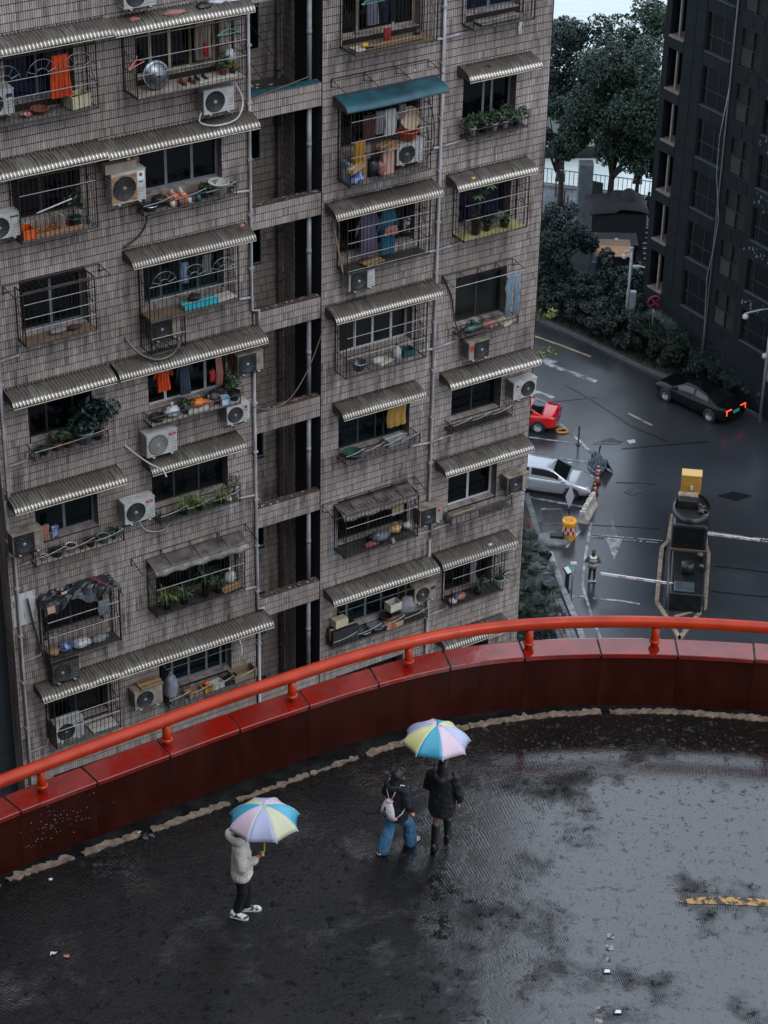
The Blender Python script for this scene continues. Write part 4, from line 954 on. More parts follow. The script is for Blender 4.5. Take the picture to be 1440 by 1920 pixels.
# carriageway on the right, darker
road = [(7.69, 116.69), (10.93, 113.48), (13.45, 108.51), (19.89, 101.67), (19.76, 96.95), (15.06, 99.38), (11.67, 103.68), (7.34, 108.23)]
wp = mat('worn_white_paint', rgb(158, 158, 160), .45, col2=rgb(58, 59, 62), vscale=2.4, sharp=.3, detail=8); yp = mat('worn_cream_paint', rgb(146, 132, 112), .45, col2=rgb(92, 80, 66), vscale=2.0, detail=8)
LNZ = [0.008]
def line(pts, w, m=wp, name='road_marking'):
    """painted strip along ground points"""
    LNZ[0] += .0004; z = LNZ[0]; L_, R_ = [], []
    for i, p_ in enumerate(pts):
        a = Vector(pts[max(0, i - 1)]); b2 = Vector(pts[min(len(pts) - 1, i + 1)]); d_ = (b2 - a).normalized(); nn = Vector((-d_.y, d_.x)); v = Vector(p_)
        L_.append((v.x + nn.x * w / 2, v.y + nn.y * w / 2, z)); R_.append((v.x - nn.x * w / 2, v.y - nn.y * w / 2, z))
    q = MB().grid([R_, L_], sm=False); return structure(name, q, m)
def patch(pts, m, name='road_marking'):
    LNZ[0] += .0004; q = MB(); q.poly([(x, y, LNZ[0]) for x, y in pts][::-1]); return structure(name, q, m)
line([(7.79, 112.16), (9.33, 111.01), (10.91, 109.69)], .16, yp); line([(8.63, 108.66), (11.00, 106.82)], .34); patch([(7.53, 109.35), (8.61, 109.40), (9.14, 109.05), (8.51, 108.59), (7.51, 109.10)], wp)
line([(7.38, 105.88), (8.66, 104.93)], .28); line([(12.41, 103.43), (13.53, 102.17)], .16, yp); line([(12.26, 111.59), (13.06, 110.80)], .2)
line([(7.02, 100.72), (9.80, 100.08)], .13); line([(8.84, 102.13), (9.81, 100.24), (10.43, 98.76)], .17); line([(8.65, 98.63), (10.41, 98.17)], .13); line([(6.90, 94.77), (9.66, 93.89)], .17)
line([(10.02, 96.17), (10.33, 96.19)], .14); line([(9.77, 92.52), (9.34, 89.66), (9.03, 87.16), (9.10, 86.28), (9.29, 84.47), (9.56, 82.68)], .13)
line([(8.49, 86.12), (9.11, 86.10)], .16); line([(9.44, 85.98), (10.69, 85.82), (11.50, 85.59)], .13); line([(8.48, 90.23), (9.22, 91.78)], .12)
patch([(10.78, 93.15), (10.90, 92.09), (10.94, 91.32), (10.67, 91.31)], mat('very_worn_paint', rgb(104, 104, 106), .4, col2=rgb(62, 63, 66), vscale=3, detail=8)); patch([(10.38, 91.11), (11.17, 91.05), (10.61, 89.25)], wp)
line([(7.26, 91.46), (8.51, 91.51)], .05)
# rows of raised white markers across the lane
q = MB(); rr = random.Random(8)
for (x0, y0), (x1, y1), n_ in (((9.79, 91.32), (13.02, 90.89), 22), ((15.23, 91.78), (18.44, 91.11), 22)):
    for k in range(2):
        for i in range(n_):
            f = (i + .5 * k) / n_
            if rr.random() < .12: continue
            q.box(-.06, .06, -.04, .04, 0, .02, T(x0 + (x1 - x0) * f, y0 + (y1 - y0) * f + (k - .5) * .22, .008, .1))
q.build('lane_markers', wp, kind='structure')
# worn patches, covers and plates in the asphalt
cover_m = mat('cast_iron_cover', rgb(62, 62, 64), .4, .4, var=.3, vscale=6, bump=.8, bscale=30)
def plate(pts, label, h=.02, m=cover_m, cells=0):
    cx = sum(p[0] for p in pts) / 4; cy = sum(p[1] for p in pts) / 4; t = empty('access_cover', (cx, cy, 0), label, 'access cover')
    q = MB(); q.slab([(x - cx, y - cy) for x, y in pts], .004, h); q.build('plate', m, t); q = MB()
    for i in range(4): a = Vector(pts[i]) - Vector((cx, cy)); c = Vector(pts[(i + 1) % 4]) - Vector((cx, cy)); q.bar((a.x, a.y, h), (c.x, c.y, h), .03)
    q.build('rim', mat('cover_rim', rgb(96, 98, 102), .4, .3, var=.3), t)
    if cells:
        q = MB(); A, B_, C_, D_ = [Vector(p_) - Vector((cx, cy)) for p_ in pts]
        for i in range(cells):
            for j in range(cells):
                f, g = (i + .5) / cells, (j + .5) / cells; v = (A * (1 - f) + B_ * f) * (1 - g) + (D_ * (1 - f) + C_ * f) * g; q.box(v.x - .035, v.x + .035, v.y - .035, v.y + .035, h, h + .012)
        q.build('tread_studs', m, t, kind='stuff')
plate([(10.39, 100.16), (11.62, 100.21), (11.85, 100.44), (11.40, 100.86)], 'dark steel plate in the asphalt beside the white puddle scrap')
plate([(7.55, 92.29), (8.51, 92.38), (8.45, 93.69), (7.43, 93.60)], 'square cast iron cover beside the planted bed', cells=12)
flat('puddle', [(12.10, 100.56), (12.51, 100.69), (12.54, 100.36), (12.21, 100.23)], mat('pale_wet_scrap', rgb(150, 152, 158), .3), .006, kind='structure')
seam = mat('bitumen_seam', rgb(14, 14, 15), .35, var=.4, vscale=3)
for pts, w_ in (([(7.58, 104.25), (9.26, 104.67), (10.94, 105.10)], .07), ([(9.35, 106.38), (10.77, 104.62), (12.37, 102.18), (14.11, 100.54)], .09), ([(11.25, 96.33), (12.41, 96.33), (13.23, 96.21)], .08), ([(15.25, 88.89), (16.52, 88.67), (18.07, 88.36)], .08), ([(14.85, 86.76), (16.38, 86.52), (17.79, 86.31)], .08), ([(11.77, 99.67), (13.53, 100.07), (16.26, 100.63)], .08), ([(9.86, 92.29), (11.56, 92.21), (13.06, 92.08)], .06)): line(pts, w_, seam, 'road_seam')
patch([(16.05, 95.26), (16.88, 95.70), (17.73, 95.33), (16.89, 94.79)], seam, 'road_patch'); patch([(11.52, 95.47), (12.11, 95.85), (12.47, 95.51), (11.92, 95.08)], cover_m, 'road_patch')
bark = mat('dark_bark', rgb(44, 38, 34), .9, var=.4, vscale=6, bump=.6, bscale=25)
# ------------------------------------------------------------------ planted bed by the building: kerb stones, tiled strip
kb = [(6.80, 94.87), (7.06, 92.66), (7.29, 90.14), (7.65, 89.46), (7.92, 87.56), (8.18, 85.81), (8.50, 83.98), (8.94, 81.04)]
bed = MB(); bed.slab([(x - .05, y) for x, y in kb] + [(-2, 66), (-2, 96)], .01, .12); structure('planting_bed', bed, earth)
kerb_w = mat('pale_kerb_stone', rgb(150, 150, 152), .5, col2=rgb(96, 97, 100), vscale=3, bump=.3, bscale=12)
bedk = bpy.data.objects.new('bed_kerb', None); COL.objects.link(bedk); bedk['kind'] = 'structure'
for i in range(len(kb) - 1):
    a, b2 = Vector(kb[i]), Vector(kb[i + 1]); n_ = max(1, int((b2 - a).length / .95)); d_ = (b2 - a).normalized(); 
    for k in range(n_):
        p_ = a + (b2 - a) * (k + .5) / n_; ln = (b2 - a).length / n_ - .03
        q = MB(); q.bbox(-ln / 2, ln / 2, -.14, .14, 0, .28 if i > 2 else .2, .02, T(p_.x, p_.y, 0, atan2(d_.y, d_.x))); q.build('kerb_stone', kerb_w if i > 2 else mat('old_kerb_stone', rgb(92, 92, 94), .6, col2=rgb(54, 55, 56), vscale=3), bedk)
q = MB(); rr = random.Random(6)
for i in range(3, len(kb) - 1):
    a, b2 = Vector(kb[i]), Vector(kb[i + 1]); d_ = (b2 - a).normalized(); nn = Vector((d_.y, -d_.x)); n_ = int((b2 - a).length / .24)
    for k in range(n_):
        for j in range(4):
            p_ = a + d_ * (k + .5) * .24 - Vector((abs(nn.x), nn.y * (1 if nn.x > 0 else -1))) * (.28 + j * .22)
            q.box(-.108, .108, -.098, .098, .12, .135 + rr.uniform(0, .006), T(p_.x, p_.y, 0, atan2(d_.y, d_.x)))
q.build('strip_pavers', mat('grey_pavers', rgb(104, 106, 110), .4, var=.25, vscale=2, isl=.2), kind='stuff')
# rusty low frame edge in the bed
q = MB()
for (x0, y0), (x1, y1) in (((6.84, 92.16), (7.04, 90.50)), ((7.60, 86.00), (7.73, 84.07)), ((7.73, 84.07), (7.96, 82.62)), ((7.26, 90.05), (7.39, 89.13))): q.bar((x0, y0, .35), (x1, y1, .35), .04)
o = q.build('bed_edging', mat('rust_red_edging', rgb(128, 54, 34), .7, col2=rgb(76, 36, 24), vscale=4), label='rust red metal edging in the planted bed beside the tiled building', cat='edging')
# road kerb and hedge bed on the right
hk = [(8.26, 114.01), (10.80, 111.53), (13.45, 108.51), (16.80, 105.54), (20.23, 102.24)]
hb = MB(); hb.slab([(x, y + .15) for x, y in hk] + [(hk[-1][0] + 1, hk[-1][1] + 11), (hk[0][0] - 1, hk[0][1] + 9)], .01, .14); structure('hedge_bed', hb, earth)
hkb = bpy.data.objects.new('road_kerb', None); COL.objects.link(hkb); hkb['kind'] = 'structure'
for i in range(len(hk) - 1):
    a, b2 = Vector(hk[i]), Vector(hk[i + 1]); n_ = max(1, int((b2 - a).length / 1.0)); d_ = (b2 - a).normalized()
    for k in range(n_):
        p_ = a + (b2 - a) * (k + .5) / n_; ln = (b2 - a).length / n_ - .02
        q = MB(); q.box(-ln / 2, ln / 2, -.1, .1, 0, .15, T(p_.x, p_.y, 0, atan2(d_.y, d_.x))); q.build('kerb_stone', mat('dark_kerb_stone', rgb(70, 71, 74), .55, var=.25), hkb)


# ================================================================== PEOPLE AND UMBRELLAS
def fuse(mb, name, m, parent, voxel, smooth=3, noise=0.0):
    """melt overlapping limbs and ellipsoids into one continuous surface"""
    o = mb.build(name, m, parent)
    r = o.modifiers.new('fuse', 'REMESH'); r.mode = 'VOXEL'; r.voxel_size = voxel; r.use_smooth_shade = True
    s_ = o.modifiers.new('smooth', 'SMOOTH'); s_.factor = .5; s_.iterations = smooth
    if noise:
        tx = bpy.data.textures.get('cloth_folds') or bpy.data.textures.new('cloth_folds', 'CLOUDS'); tx.noise_scale = .11
        d = o.modifiers.new('folds', 'DISPLACE'); d.texture = tx; d.strength = noise; d.mid_level = .5; d.texture_coords = 'LOCAL'
    me = bpy.data.meshes.new_from_object(o.evaluated_get(bpy.context.evaluated_depsgraph_get()))
    o.modifiers.clear(); o.data = me; me.polygons.foreach_set('use_smooth', [True] * len(me.polygons))
    if not me.materials and m: me.materials.append(m)
    return o
def limb(mb, pts, rs, n=10):
    """tapered limb through the joints, rounded at the ends"""
    P, R = [], []
    for i in range(len(pts) - 1):
        a, b2 = Vector(pts[i]), Vector(pts[i + 1])
        for k in range(4):
            f = k / 4; P.append(a.lerp(b2, f)); R.append(rs[i] * (1 - f) + rs[i + 1] * f)
    P.append(Vector(pts[-1])); R.append(rs[-1]); mb.tube(P, R, n)
    for p_, r in zip(pts, rs): mb.sphere(p_, r, 10, 7)
def ell(mb, secs, n=18):
    """trunk as a stack of ellipses (x, y, z, rx, ry)"""
    P = [[(x + rx * cos(2 * pi * j / n), y + ry * sin(2 * pi * j / n), z) for j in range(n)] for x, y, z, rx, ry in secs]
    mb.grid(P, wrap=True); mb.poly(P[0][::-1]); mb.poly(P[-1])
def hand(mb, wrist, direc, side, curl=.6, palm=None, s=1.0):
    """palm, four unequal fingers with two bends, thumb from the side of the palm"""
    w_ = Vector(wrist); d_ = Vector(direc).normalized(); sd = Vector(side); sd = (sd - d_ * sd.dot(d_)).normalized(); nn = d_.cross(sd)
    limb(mb, [w_, w_ + d_ * .035 * s, w_ + d_ * .085 * s], [.023 * s, .027 * s, .028 * s], 8)
    for i, ln in enumerate((.068, .078, .073, .056)):
        b2 = w_ + d_ * .082 * s + sd * (i - 1.5) * .019 * s; c1 = curl * .9; c2 = curl * 1.9
        p1 = b2 + (d_ * cos(c1) + nn * sin(c1)) * ln * .48 * s; p2 = p1 + (d_ * cos(c2) + nn * sin(c2)) * ln * .52 * s
        limb(mb, [b2, p1, p2], [.0098 * s, .009 * s, .0078 * s], 7)
    b2 = w_ + d_ * .03 * s - sd * .024 * s; p1 = b2 + (d_ * .7 - sd * .6 + nn * .4).normalized() * .038 * s; p2 = p1 + (d_ * .75 + nn * .65).normalized() * .03 * s
    limb(mb, [b2, p1, p2], [.0125 * s, .0105 * s, .009 * s], 7)
skin = mat('skin', rgb(186, 136, 110), .5, var=.12, vscale=20); hair_m = mat('black_hair', rgb(20, 17, 16), .45, var=.4, vscale=60, stretch=(1, 1, .15)); eye_m = mat('eye_dark', rgb(20, 16, 14), .2); lip_m = mat('lips', rgb(150, 80, 74), .5)
def head(t, body, c, s=1.0, turn=0.0):
    """skull, jaw, nose and ears go into the body mesh; eyes and lips are their own small meshes"""
    x, y, z = c
    ell(body, [(x, y - .004, z - .12 * s, .03 * s, .03 * s), (x, y + .022, z - .105 * s, .048 * s, .052 * s), (x, y + .012, z - .05 * s, .066 * s, .082 * s), (x, y, z, .074 * s, .093 * s), (x, y - .005, z + .06 * s, .068 * s, .086 * s), (x, y - .006, z + .1 * s, .04 * s, .052 * s), (x, y - .006, z + .112 * s, .012, .015)])
    limb(body, [(x, y + .092 * s, z + .005), (x, y + .112 * s, z - .034 * s)], [.009, .014], 7)
    for sx in (-1, 1): body.sphere((x + sx * .077 * s, y - .004, z - .012), (.011, .022, .032), 8, 6)
    e = MB()
    for sx in (-1, 1): e.sphere((x + sx * .03 * s, y + .085 * s, z + .004), (.012, .008, .008), 8, 6)
    e.build('eyes', eye_m, t); l_ = MB(); l_.sphere((x, y + .094 * s, z - .062 * s), (.022, .008, .009), 8, 6); l_.build('mouth', lip_m, t)
def shoe(t, heel, toe, m, sole_m, h=.075, w=.045, name='shoe'):
    a, b2 = Vector(heel), Vector(toe); d_ = (b2 - a); L_ = d_.length; d_.normalize(); sd = Vector((d_.y, -d_.x, 0)).normalized(); up = sd.cross(d_); 
    if up.z < 0: up = -up
    M = Matrix(((sd.x, d_.x, up.x, a.x), (sd.y, d_.y, up.y, a.y), (sd.z, d_.z, up.z, a.z), (0, 0, 0, 1)))
    P = []; n_ = 9
    for f, ww, hh in ((0, .55, .8), (.06, .85, 1.25), (.22, .95, 1.35), (.38, .92, 1.05), (.55, 1.0, .78), (.75, 1.08, .6), (.92, .8, .45), (1.0, .3, .28)):
        P.append([(w * ww * cos(pi * j / (n_ - 1)), f * L_, .022 + h * hh * max(0, sin(pi * j / (n_ - 1))) ** .8) for j in range(n_)])
    q = MB().grid(P); [q.poly(r) for r in (P[0], P[-1][::-1])]; q.add([v for v in q.v], [], None); q2 = MB(); q2.add(q.v, q.f, M, True); o = q2.build(name, m, t)
    pl = [(w * ww * sx, f * L_) for sx, seq in ((1, ((0, .5), (.06, .9), (.3, .92), (.6, 1.05), (.78, 1.12), (.93, .9), (1.02, .3))), (-1, ((1.02, .3), (.93, .9), (.78, 1.12), (.6, 1.05), (.3, .92), (.06, .9), (0, .5)))) for f, ww in seq]
    q = MB(); q.slab(pl, 0, .03, M); q.build('sole', sole_m, o)
    return o

def umbrella(loc, label, order, R=.54, H=.27, tilt=(0, 0), rz=0, handle_m=None, tip_m=None, hook=True, shaft=.72):
    t = empty('umbrella', loc, label, 'umbrella', 'pastel panelled umbrellas', rz); t.rotation_euler = (tilt[0], tilt[1], rz)
    cols = dict(pink=mat('umbrella_pink', rgb(206, 182, 194), .3, var=.05), lilac=mat('umbrella_lilac', rgb(166, 170, 198), .3, var=.05), cream=mat('umbrella_cream', rgb(190, 188, 156), .3, var=.05), yellow=mat('umbrella_yellow', rgb(206, 202, 136), .3, var=.05), teal=mat('umbrella_teal', rgb(64, 152, 178), .3, var=.06))
    white = mat('umbrella_piping', rgb(206, 208, 208), .4)
    def pt(a, f, dip=0): r = R * sin(f * 1.18) / sin(1.18); return (r * cos(a), r * sin(a), H * (cos(f * 1.3) - cos(1.3)) / (1 - cos(1.3)) - dip)
    for i in range(8):
        a0, a1 = 2 * pi * i / 8, 2 * pi * (i + 1) / 8; P = []
        for f in np.linspace(0.03, 1, 10):
            row = []
            for g in np.linspace(0, 1, 7):
                p0, p1 = Vector(pt(a0, f)), Vector(pt(a1, f)); v = p0.lerp(p1, g); k = 4 * g * (1 - g); v = v * (1 - .055 * k * f) if f < .93 else v * (1 - .055 * k * f); v.z = (p0.z + .006 * k * f * (1 - f) * 4) - .012 * k * f; row.append(v[:])
            P.append(row)
        o = MB().grid(P).build('panel', cols[order[i]], t); md = o.modifiers.new('t', 'SOLIDIFY'); md.thickness = .003
        q = MB(); q.tube([(Vector(pt(a0, f)) + Vector((0, 0, .003)))[:] for f in np.linspace(.02, 1.015, 9)], .004, 5); q.sphere(pt(a0, 1.02), .008, 6, 5); q.build('rib', white, t)
        q = MB(); q.bar(pt(a0, .55, .008), (0, 0, -.08), .003); q.build('stretcher', mat('steel_wire', rgb(150, 152, 154), .3, .8), t)
    q = MB(); q.lathe([(.018, H - .012), (.016, H + .006), (.006, H + .02), (.0055, H + .065), (.002, H + .07)], 10); q.build('tip', tip_m, t)
    q = MB(); q.tube([(0, 0, H - .01), (0, 0, H - shaft)], .006, 8); q.build('shaft', mat('steel_wire', rgb(150, 152, 154)), t)
    z = H - shaft; q = MB(); q.tube([(0, 0, z + .10), (0, 0, z - .03)] + [(.032 - .032 * cos(a), 0, z - .03 - .034 * sin(a)) for a in np.linspace(.3, pi + .3, 8)], .011, 8); q.build('handle', handle_m, t)
    return t

# ---- person in the pale hooded jacket, walking to the right of the picture with the cream panelled umbrella
A0 = (-2.09, 27.58, DECK)
pa = empty('person', A0, 'person in a pale hooded jacket and black trousers walking under an umbrella with cream panels', 'person', rz=-pi / 2)
body = MB(); ell(body, [(0, 0, .84, .14, .1), (0, 0, .95, .15, .105), (0, 0, 1.1, .135, .095), (0, .0, 1.28, .155, .105), (0, -.005, 1.40, .15, .085), (0, -.01, 1.46, .07, .06)]); limb(body, [(0, -.01, 1.42), (0, .01, 1.54)], [.056, .052])
head(pa, body, (0, .035, 1.63))
FA_R, FA_L = Vector((.075, -.17, .05)), Vector((-.075, .2, .03))
limb(body, [(.09, 0, .86), (.085, .01, .47), (.075, -.09, .12)], [.08, .055, .04]); limb(body, [(-.09, 0, .86), (-.085, .09, .48), (-.075, .06, .09)], [.08, .055, .04])
limb(body, [(.17, -.01, 1.39), (.22, .03, 1.13), (.15, .27, 1.27)], [.05, .042, .03]); limb(body, [(-.17, -.01, 1.39), (-.22, -.04, 1.12), (-.19, .1, .93)], [.05, .042, .03])
hand(body, (.15, .27, 1.27), (-.25, .7, .75), (0, -.6, .6), 1.15); hand(body, (-.19, .1, .93), (.1, .25, -1), (0, 1, 0), .5)
fuse(body, 'body', skin, pa, .0065, 2)
jm = mat('pale_jacket', rgb(214, 206, 196), .62, col2=rgb(188, 180, 172), vscale=5, bump=.3, bscale=26)
j = MB(); ell(j, [(0, 0, .77, .205, .165), (0, 0, .82, .215, .175), (0, 0, 1.0, .205, .16), (0, 0, 1.2, .205, .155), (0, -.01, 1.36, .2, .135), (0, -.015, 1.45, .12, .1)])
limb(j, [(.175, -.01, 1.385), (.245, .03, 1.12), (.175, .22, 1.22)], [.092, .086, .062]); limb(j, [(-.175, -.01, 1.385), (-.245, -.045, 1.12), (-.2, .08, .98)], [.092, .085, .062])
fuse(j, 'jacket', jm, pa, .010, 2, .03)
h = MB(); n_ = 16      # hood lying back round the neck, open at the top
P = []
for r, z, dy in ((.095, 1.42, -.01), (.15, 1.45, -.05), (.165, 1.53, -.085), (.14, 1.6, -.10), (.115, 1.61, -.085), (.10, 1.52, -.05), (.085, 1.45, -.02)):
    P.append([(r * cos(2 * pi * k / n_) * .95, dy + r * sin(2 * pi * k / n_) * (1.0 if sin(2 * pi * k / n_) < 0 else .8), z + (.03 * -sin(2 * pi * k / n_))) for k in range(n_)])
h.grid(P, wrap=True).build('hood', jm, pa)
tr = MB(); bt = mat('black_trousers', rgb(19, 20, 22), .8, var=.3, vscale=12)
ell(tr, [(0, 0, .74, .15, .12), (0, 0, .9, .165, .13)]); limb(tr, [(.085, 0, .84), (.085, .01, .47), (.078, -.08, .13)], [.108, .082, .07]); limb(tr, [(-.085, 0, .84), (-.088, .09, .48), (-.078, .06, .11)], [.108, .082, .07]); fuse(tr, 'trousers', bt, pa, .012, 2, .015)
q = MB(); q.sphere((0, .01, 1.665), (.094, .112, .10), 14, 10); q.sphere((0, -.03, 1.6), (.09, .085, .09), 12, 8); fuse(q, 'hair', mat('brown_hair', rgb(58, 36, 26), .5, var=.4, vscale=40, stretch=(1, 1, .2)), pa, .012, 2)
sw = mat('sneaker_white', rgb(206, 208, 208), .45, col2=rgb(30, 32, 36), vscale=16, sharp=.9); ws = mat('white_sole', rgb(208, 208, 206), .5)
shoe(pa, (.085, -.19, .02), (.14, .10, .0), sw, ws, .085, .055); shoe(pa, (-.075, -.02, .0), (-.10, .29, .0), sw, ws, .085, .055)
umbrella((A0[0] + .36, A0[1] - .12, DECK + 1.93), 'umbrella with cream, teal, pink and lilac panels and a yellow hooked handle', ['lilac', 'cream', 'teal', 'pink'] * 2, R=.57, H=.31, tilt=(.03, -.04), rz=radians(-112), handle_m=mat('yellow_handle', rgb(206, 178, 44), .35), tip_m=mat('yellow_tip', rgb(196, 186, 96), .4), shaft=.80)

# ---- person with long dark hair, white drawstring bag and blue jeans
B0_ = (0.31, 29.23, DECK)
pb = empty('person', B0_, 'person with black hair in a dark jacket and blue jeans, seen from behind mid-stride', 'person', rz=radians(-42))
body = MB(); ell(body, [(0, 0, .80, .13, .1), (0, 0, .92, .14, .1), (0, 0, 1.05, .125, .09), (0, .01, 1.2, .14, .1), (0, .01, 1.31, .135, .08), (0, .015, 1.37, .065, .055)]); limb(body, [(0, .01, 1.33), (0, .035, 1.44)], [.052, .048]); head(pb, body, (0, .055, 1.50), .96)
limb(body, [(-.085, 0, .82), (-.09, -.06, .45), (-.09, -.24, .12)], [.078, .052, .04]); limb(body, [(.085, 0, .82), (.085, .2, .47), (.08, .27, .1)], [.078, .052, .04])
limb(body, [(.155, 0, 1.3), (.21, -.02, 1.06), (.2, .12, .86)], [.046, .04, .028]); limb(body, [(-.155, 0, 1.3), (-.21, .02, 1.06), (-.16, .2, .98)], [.046, .04, .028])
hand(body, (.2, .12, .86), (0, .3, -1), (0, 1, 0), .5, s=.92); hand(body, (-.16, .2, .98), (.4, .8, .1), (0, 0, 1), .6, s=.92); fuse(body, 'body', skin, pb, .0065, 2)
nm = mat('navy_black_jacket', rgb(16, 20, 26), .7, col2=rgb(26, 32, 40), vscale=6, bump=.4, bscale=22)
j = MB(); ell(j, [(0, 0, .68, .2, .165), (0, 0, .8, .205, .165), (0, 0, 1.0, .195, .15), (0, .005, 1.2, .195, .15), (0, .01, 1.3, .175, .12), (0, .01, 1.38, .11, .1)])
limb(j, [(.165, 0, 1.29), (.245, -.02, 1.05), (.225, .1, .9)], [.088, .082, .062]); limb(j, [(-.165, 0, 1.29), (-.245, .02, 1.05), (-.19, .16, .99)], [.088, .082, .062]); limb(j, [(-.1, -.1, 1.36), (0, -.15, 1.33), (.1, -.1, 1.36)], [.06, .07, .06]); fuse(j, 'jacket', nm, pb, .011, 2, .035)
jn = mat('blue_denim', rgb(74, 122, 154), .75, col2=rgb(42, 80, 110), vscale=5, bump=.4, bscale=30, stretch=(1, 1, .5)); tr = MB(); ell(tr, [(0, 0, .66, .14, .12), (0, 0, .82, .155, .13)])
limb(tr, [(-.082, 0, .78), (-.092, -.06, .45), (-.092, -.22, .07)], [.105, .098, .115]); limb(tr, [(.082, 0, .78), (.087, .2, .47), (.082, .26, .07)], [.105, .098, .115]); fuse(tr, 'jeans', jn, pb, .012, 2, .025)
cv = mat('canvas_sneaker', rgb(48, 50, 54), .6, col2=rgb(190, 188, 184), vscale=14, sharp=.7); shoe(pb, (-.09, -.34, .04), (-.09, -.09, .0), cv, ws); shoe(pb, (.08, .19, 0), (.10, .46, .03), cv, ws)
q = MB(); q.sphere((0, .045, 1.535), (.094, .108, .1), 14, 10); limb(q, [(0, -.02, 1.52), (0, -.075, 1.40), (0, -.10, 1.22)], [.088, .09, .06]); limb(q, [(-.06, .0, 1.5), (-.075, -.04, 1.36)], [.04, .045]); limb(q, [(.06, .0, 1.5), (.075, -.04, 1.36)], [.04, .045]); fuse(q, 'hair', hair_m, pb, .01, 2, .012)
bag = empty('drawstring_bag', (B0_[0], B0_[1], DECK), 'white drawstring bag with black print and pink trim on a dark jacketed back', 'bag', rz=radians(-42))
bw = mat('white_nylon_bag', rgb(226, 222, 222), .4, col2=rgb(196, 188, 190), vscale=7, bump=.4, bscale=18); q = MB(); P = []
for f, w_, dp in ((0, .125, .03), (.06, .15, .10), (.3, .155, .13), (.6, .135, .11), (.85, .085, .075), (1, .035, .03)):
    P.append([(w_ * cos(2 * pi * k / 16) + .01 * sin(5 * k), -.165 - dp * .45 + dp * .5 * sin(2 * pi * k / 16), .76 + .36 * f) for k in range(16)])
q.grid(P, wrap=True); q.poly(P[0][::-1]); q.poly(P[-1]); q.build('sack', bw, bag)
pk = mat('pink_trim', rgb(206, 148, 150), .5); q = MB(); q.tube([(.055 * cos(a), -.185 + .04 * sin(a), 1.10) for a in np.linspace(0, 2 * pi, 12)], .016, 6); q.sphere((-.13, -.17, .79), .03, 8, 6); q.sphere((.13, -.17, .79), .03, 8, 6); q.build('trim', pk, bag)
q = MB()
for sx in (-1, 1): q.tube([(sx * .02, -.17, 1.1), (sx * .09, -.16, 1.3), (sx * .12, -.05, 1.405), (sx * .14, .1, 1.3)], .011, 6); q.tube([(sx * .13, -.17, .79), (sx * .2, -.1, .9), (sx * .19, .06, 1.05)], .010, 6)
q.build('cord', mat('white_cord', rgb(214, 204, 204), .6), bag)
q = MB(); 
for x, z, w_, h_ in ((-.01, .99, .018, .1), (-.01, .92, .05, .03), (.035, .885, .03, .018), (-.05, .875, .03, .018), (0, .85, .055, .02)): q.sphere((x, -.30 + abs(z - .9) * .22, z), (w_, .012, h_ * .5), 8, 6)
q.build('print', mat('black_print', rgb(24, 22, 24), .5), bag)

# ---- person in the long black coat and boots
C0_ = (1.04, 29.37, DECK)
pc = empty('person', C0_, 'person in a long black coat and tall black boots walking away under the umbrella', 'person', rz=radians(-14))
body = MB(); ell(body, [(0, 0, .86, .14, .1), (0, 0, .97, .145, .1), (0, 0, 1.12, .13, .092), (0, .01, 1.3, .145, .1), (0, .01, 1.42, .14, .08), (0, .015, 1.48, .068, .058)]); limb(body, [(0, .01, 1.44), (0, .03, 1.55)], [.054, .05]); head(pc, body, (0, .05, 1.62))
limb(body, [(-.075, 0, .88), (-.075, -.05, .49), (-.07, -.19, .12)], [.08, .056, .04]); limb(body, [(.075, 0, .88), (.075, .13, .5), (.07, .17, .1)], [.08, .056, .04])
limb(body, [(.165, 0, 1.41), (.235, -.02, 1.15), (.24, .05, .93)], [.048, .042, .03]); limb(body, [(-.165, 0, 1.41), (-.22, .06, 1.16), (-.1, .25, 1.3)], [.048, .042, .03])
hand(body, (.24, .05, .93), (0, .2, -1), (0, 1, 0), .5); hand(body, (-.1, .25, 1.3), (.3, .6, .75), (0, -.6, .6), 1.15); fuse(body, 'body', mat('stocking_skin', rgb(126, 92, 80), .5, var=.1), pc, .0065, 2)
bc = mat('black_puffer_coat', rgb(13, 13, 15), .62, col2=rgb(24, 24, 26), vscale=4, bump=.5, bscale=14); j = MB()
ell(j, [(0, 0, .66, .2, .17), (0, 0, .72, .225, .19), (0, 0, .9, .225, .185), (0, 0, 1.1, .215, .17), (0, .005, 1.3, .22, .165), (0, .01, 1.42, .195, .13), (0, .01, 1.5, .115, .105)])
limb(j, [(.185, 0, 1.4), (.275, -.02, 1.13), (.27, .04, .95)], [.1, .092, .068]); limb(j, [(-.185, 0, 1.4), (-.255, .06, 1.14), (-.13, .21, 1.25)], [.1, .092, .068]); limb(j, [(-.1, -.1, 1.47), (0, -.16, 1.43), (.1, -.1, 1.47)], [.07, .08, .07]); fuse(j, 'coat', bc, pc, .011, 2, .035)
bo = mat('black_leather_boot', rgb(15, 14, 14), .35, var=.3); tb = MB(); limb(tb, [(-.075, -.07, .42), (-.07, -.18, .14)], [.075, .055]); limb(tb, [(.075, .14, .42), (.07, .165, .12)], [.075, .055]); fuse(tb, 'boot_shaft', bo, pc, .012, 2)
shoe(pc, (-.07, -.27, .05), (-.07, -.02, 0), bo, black, .085, .05, 'boot'); shoe(pc, (.07, .1, 0), (.075, .36, .01), bo, black, .085, .05, 'boot')
q = MB(); q.sphere((0, .04, 1.655), (.095, .11, .1), 14, 10); limb(q, [(0, -.03, 1.63), (0, -.08, 1.5), (0, -.1, 1.36)], [.085, .085, .06]); fuse(q, 'hair', hair_m, pc, .01, 2, .012)
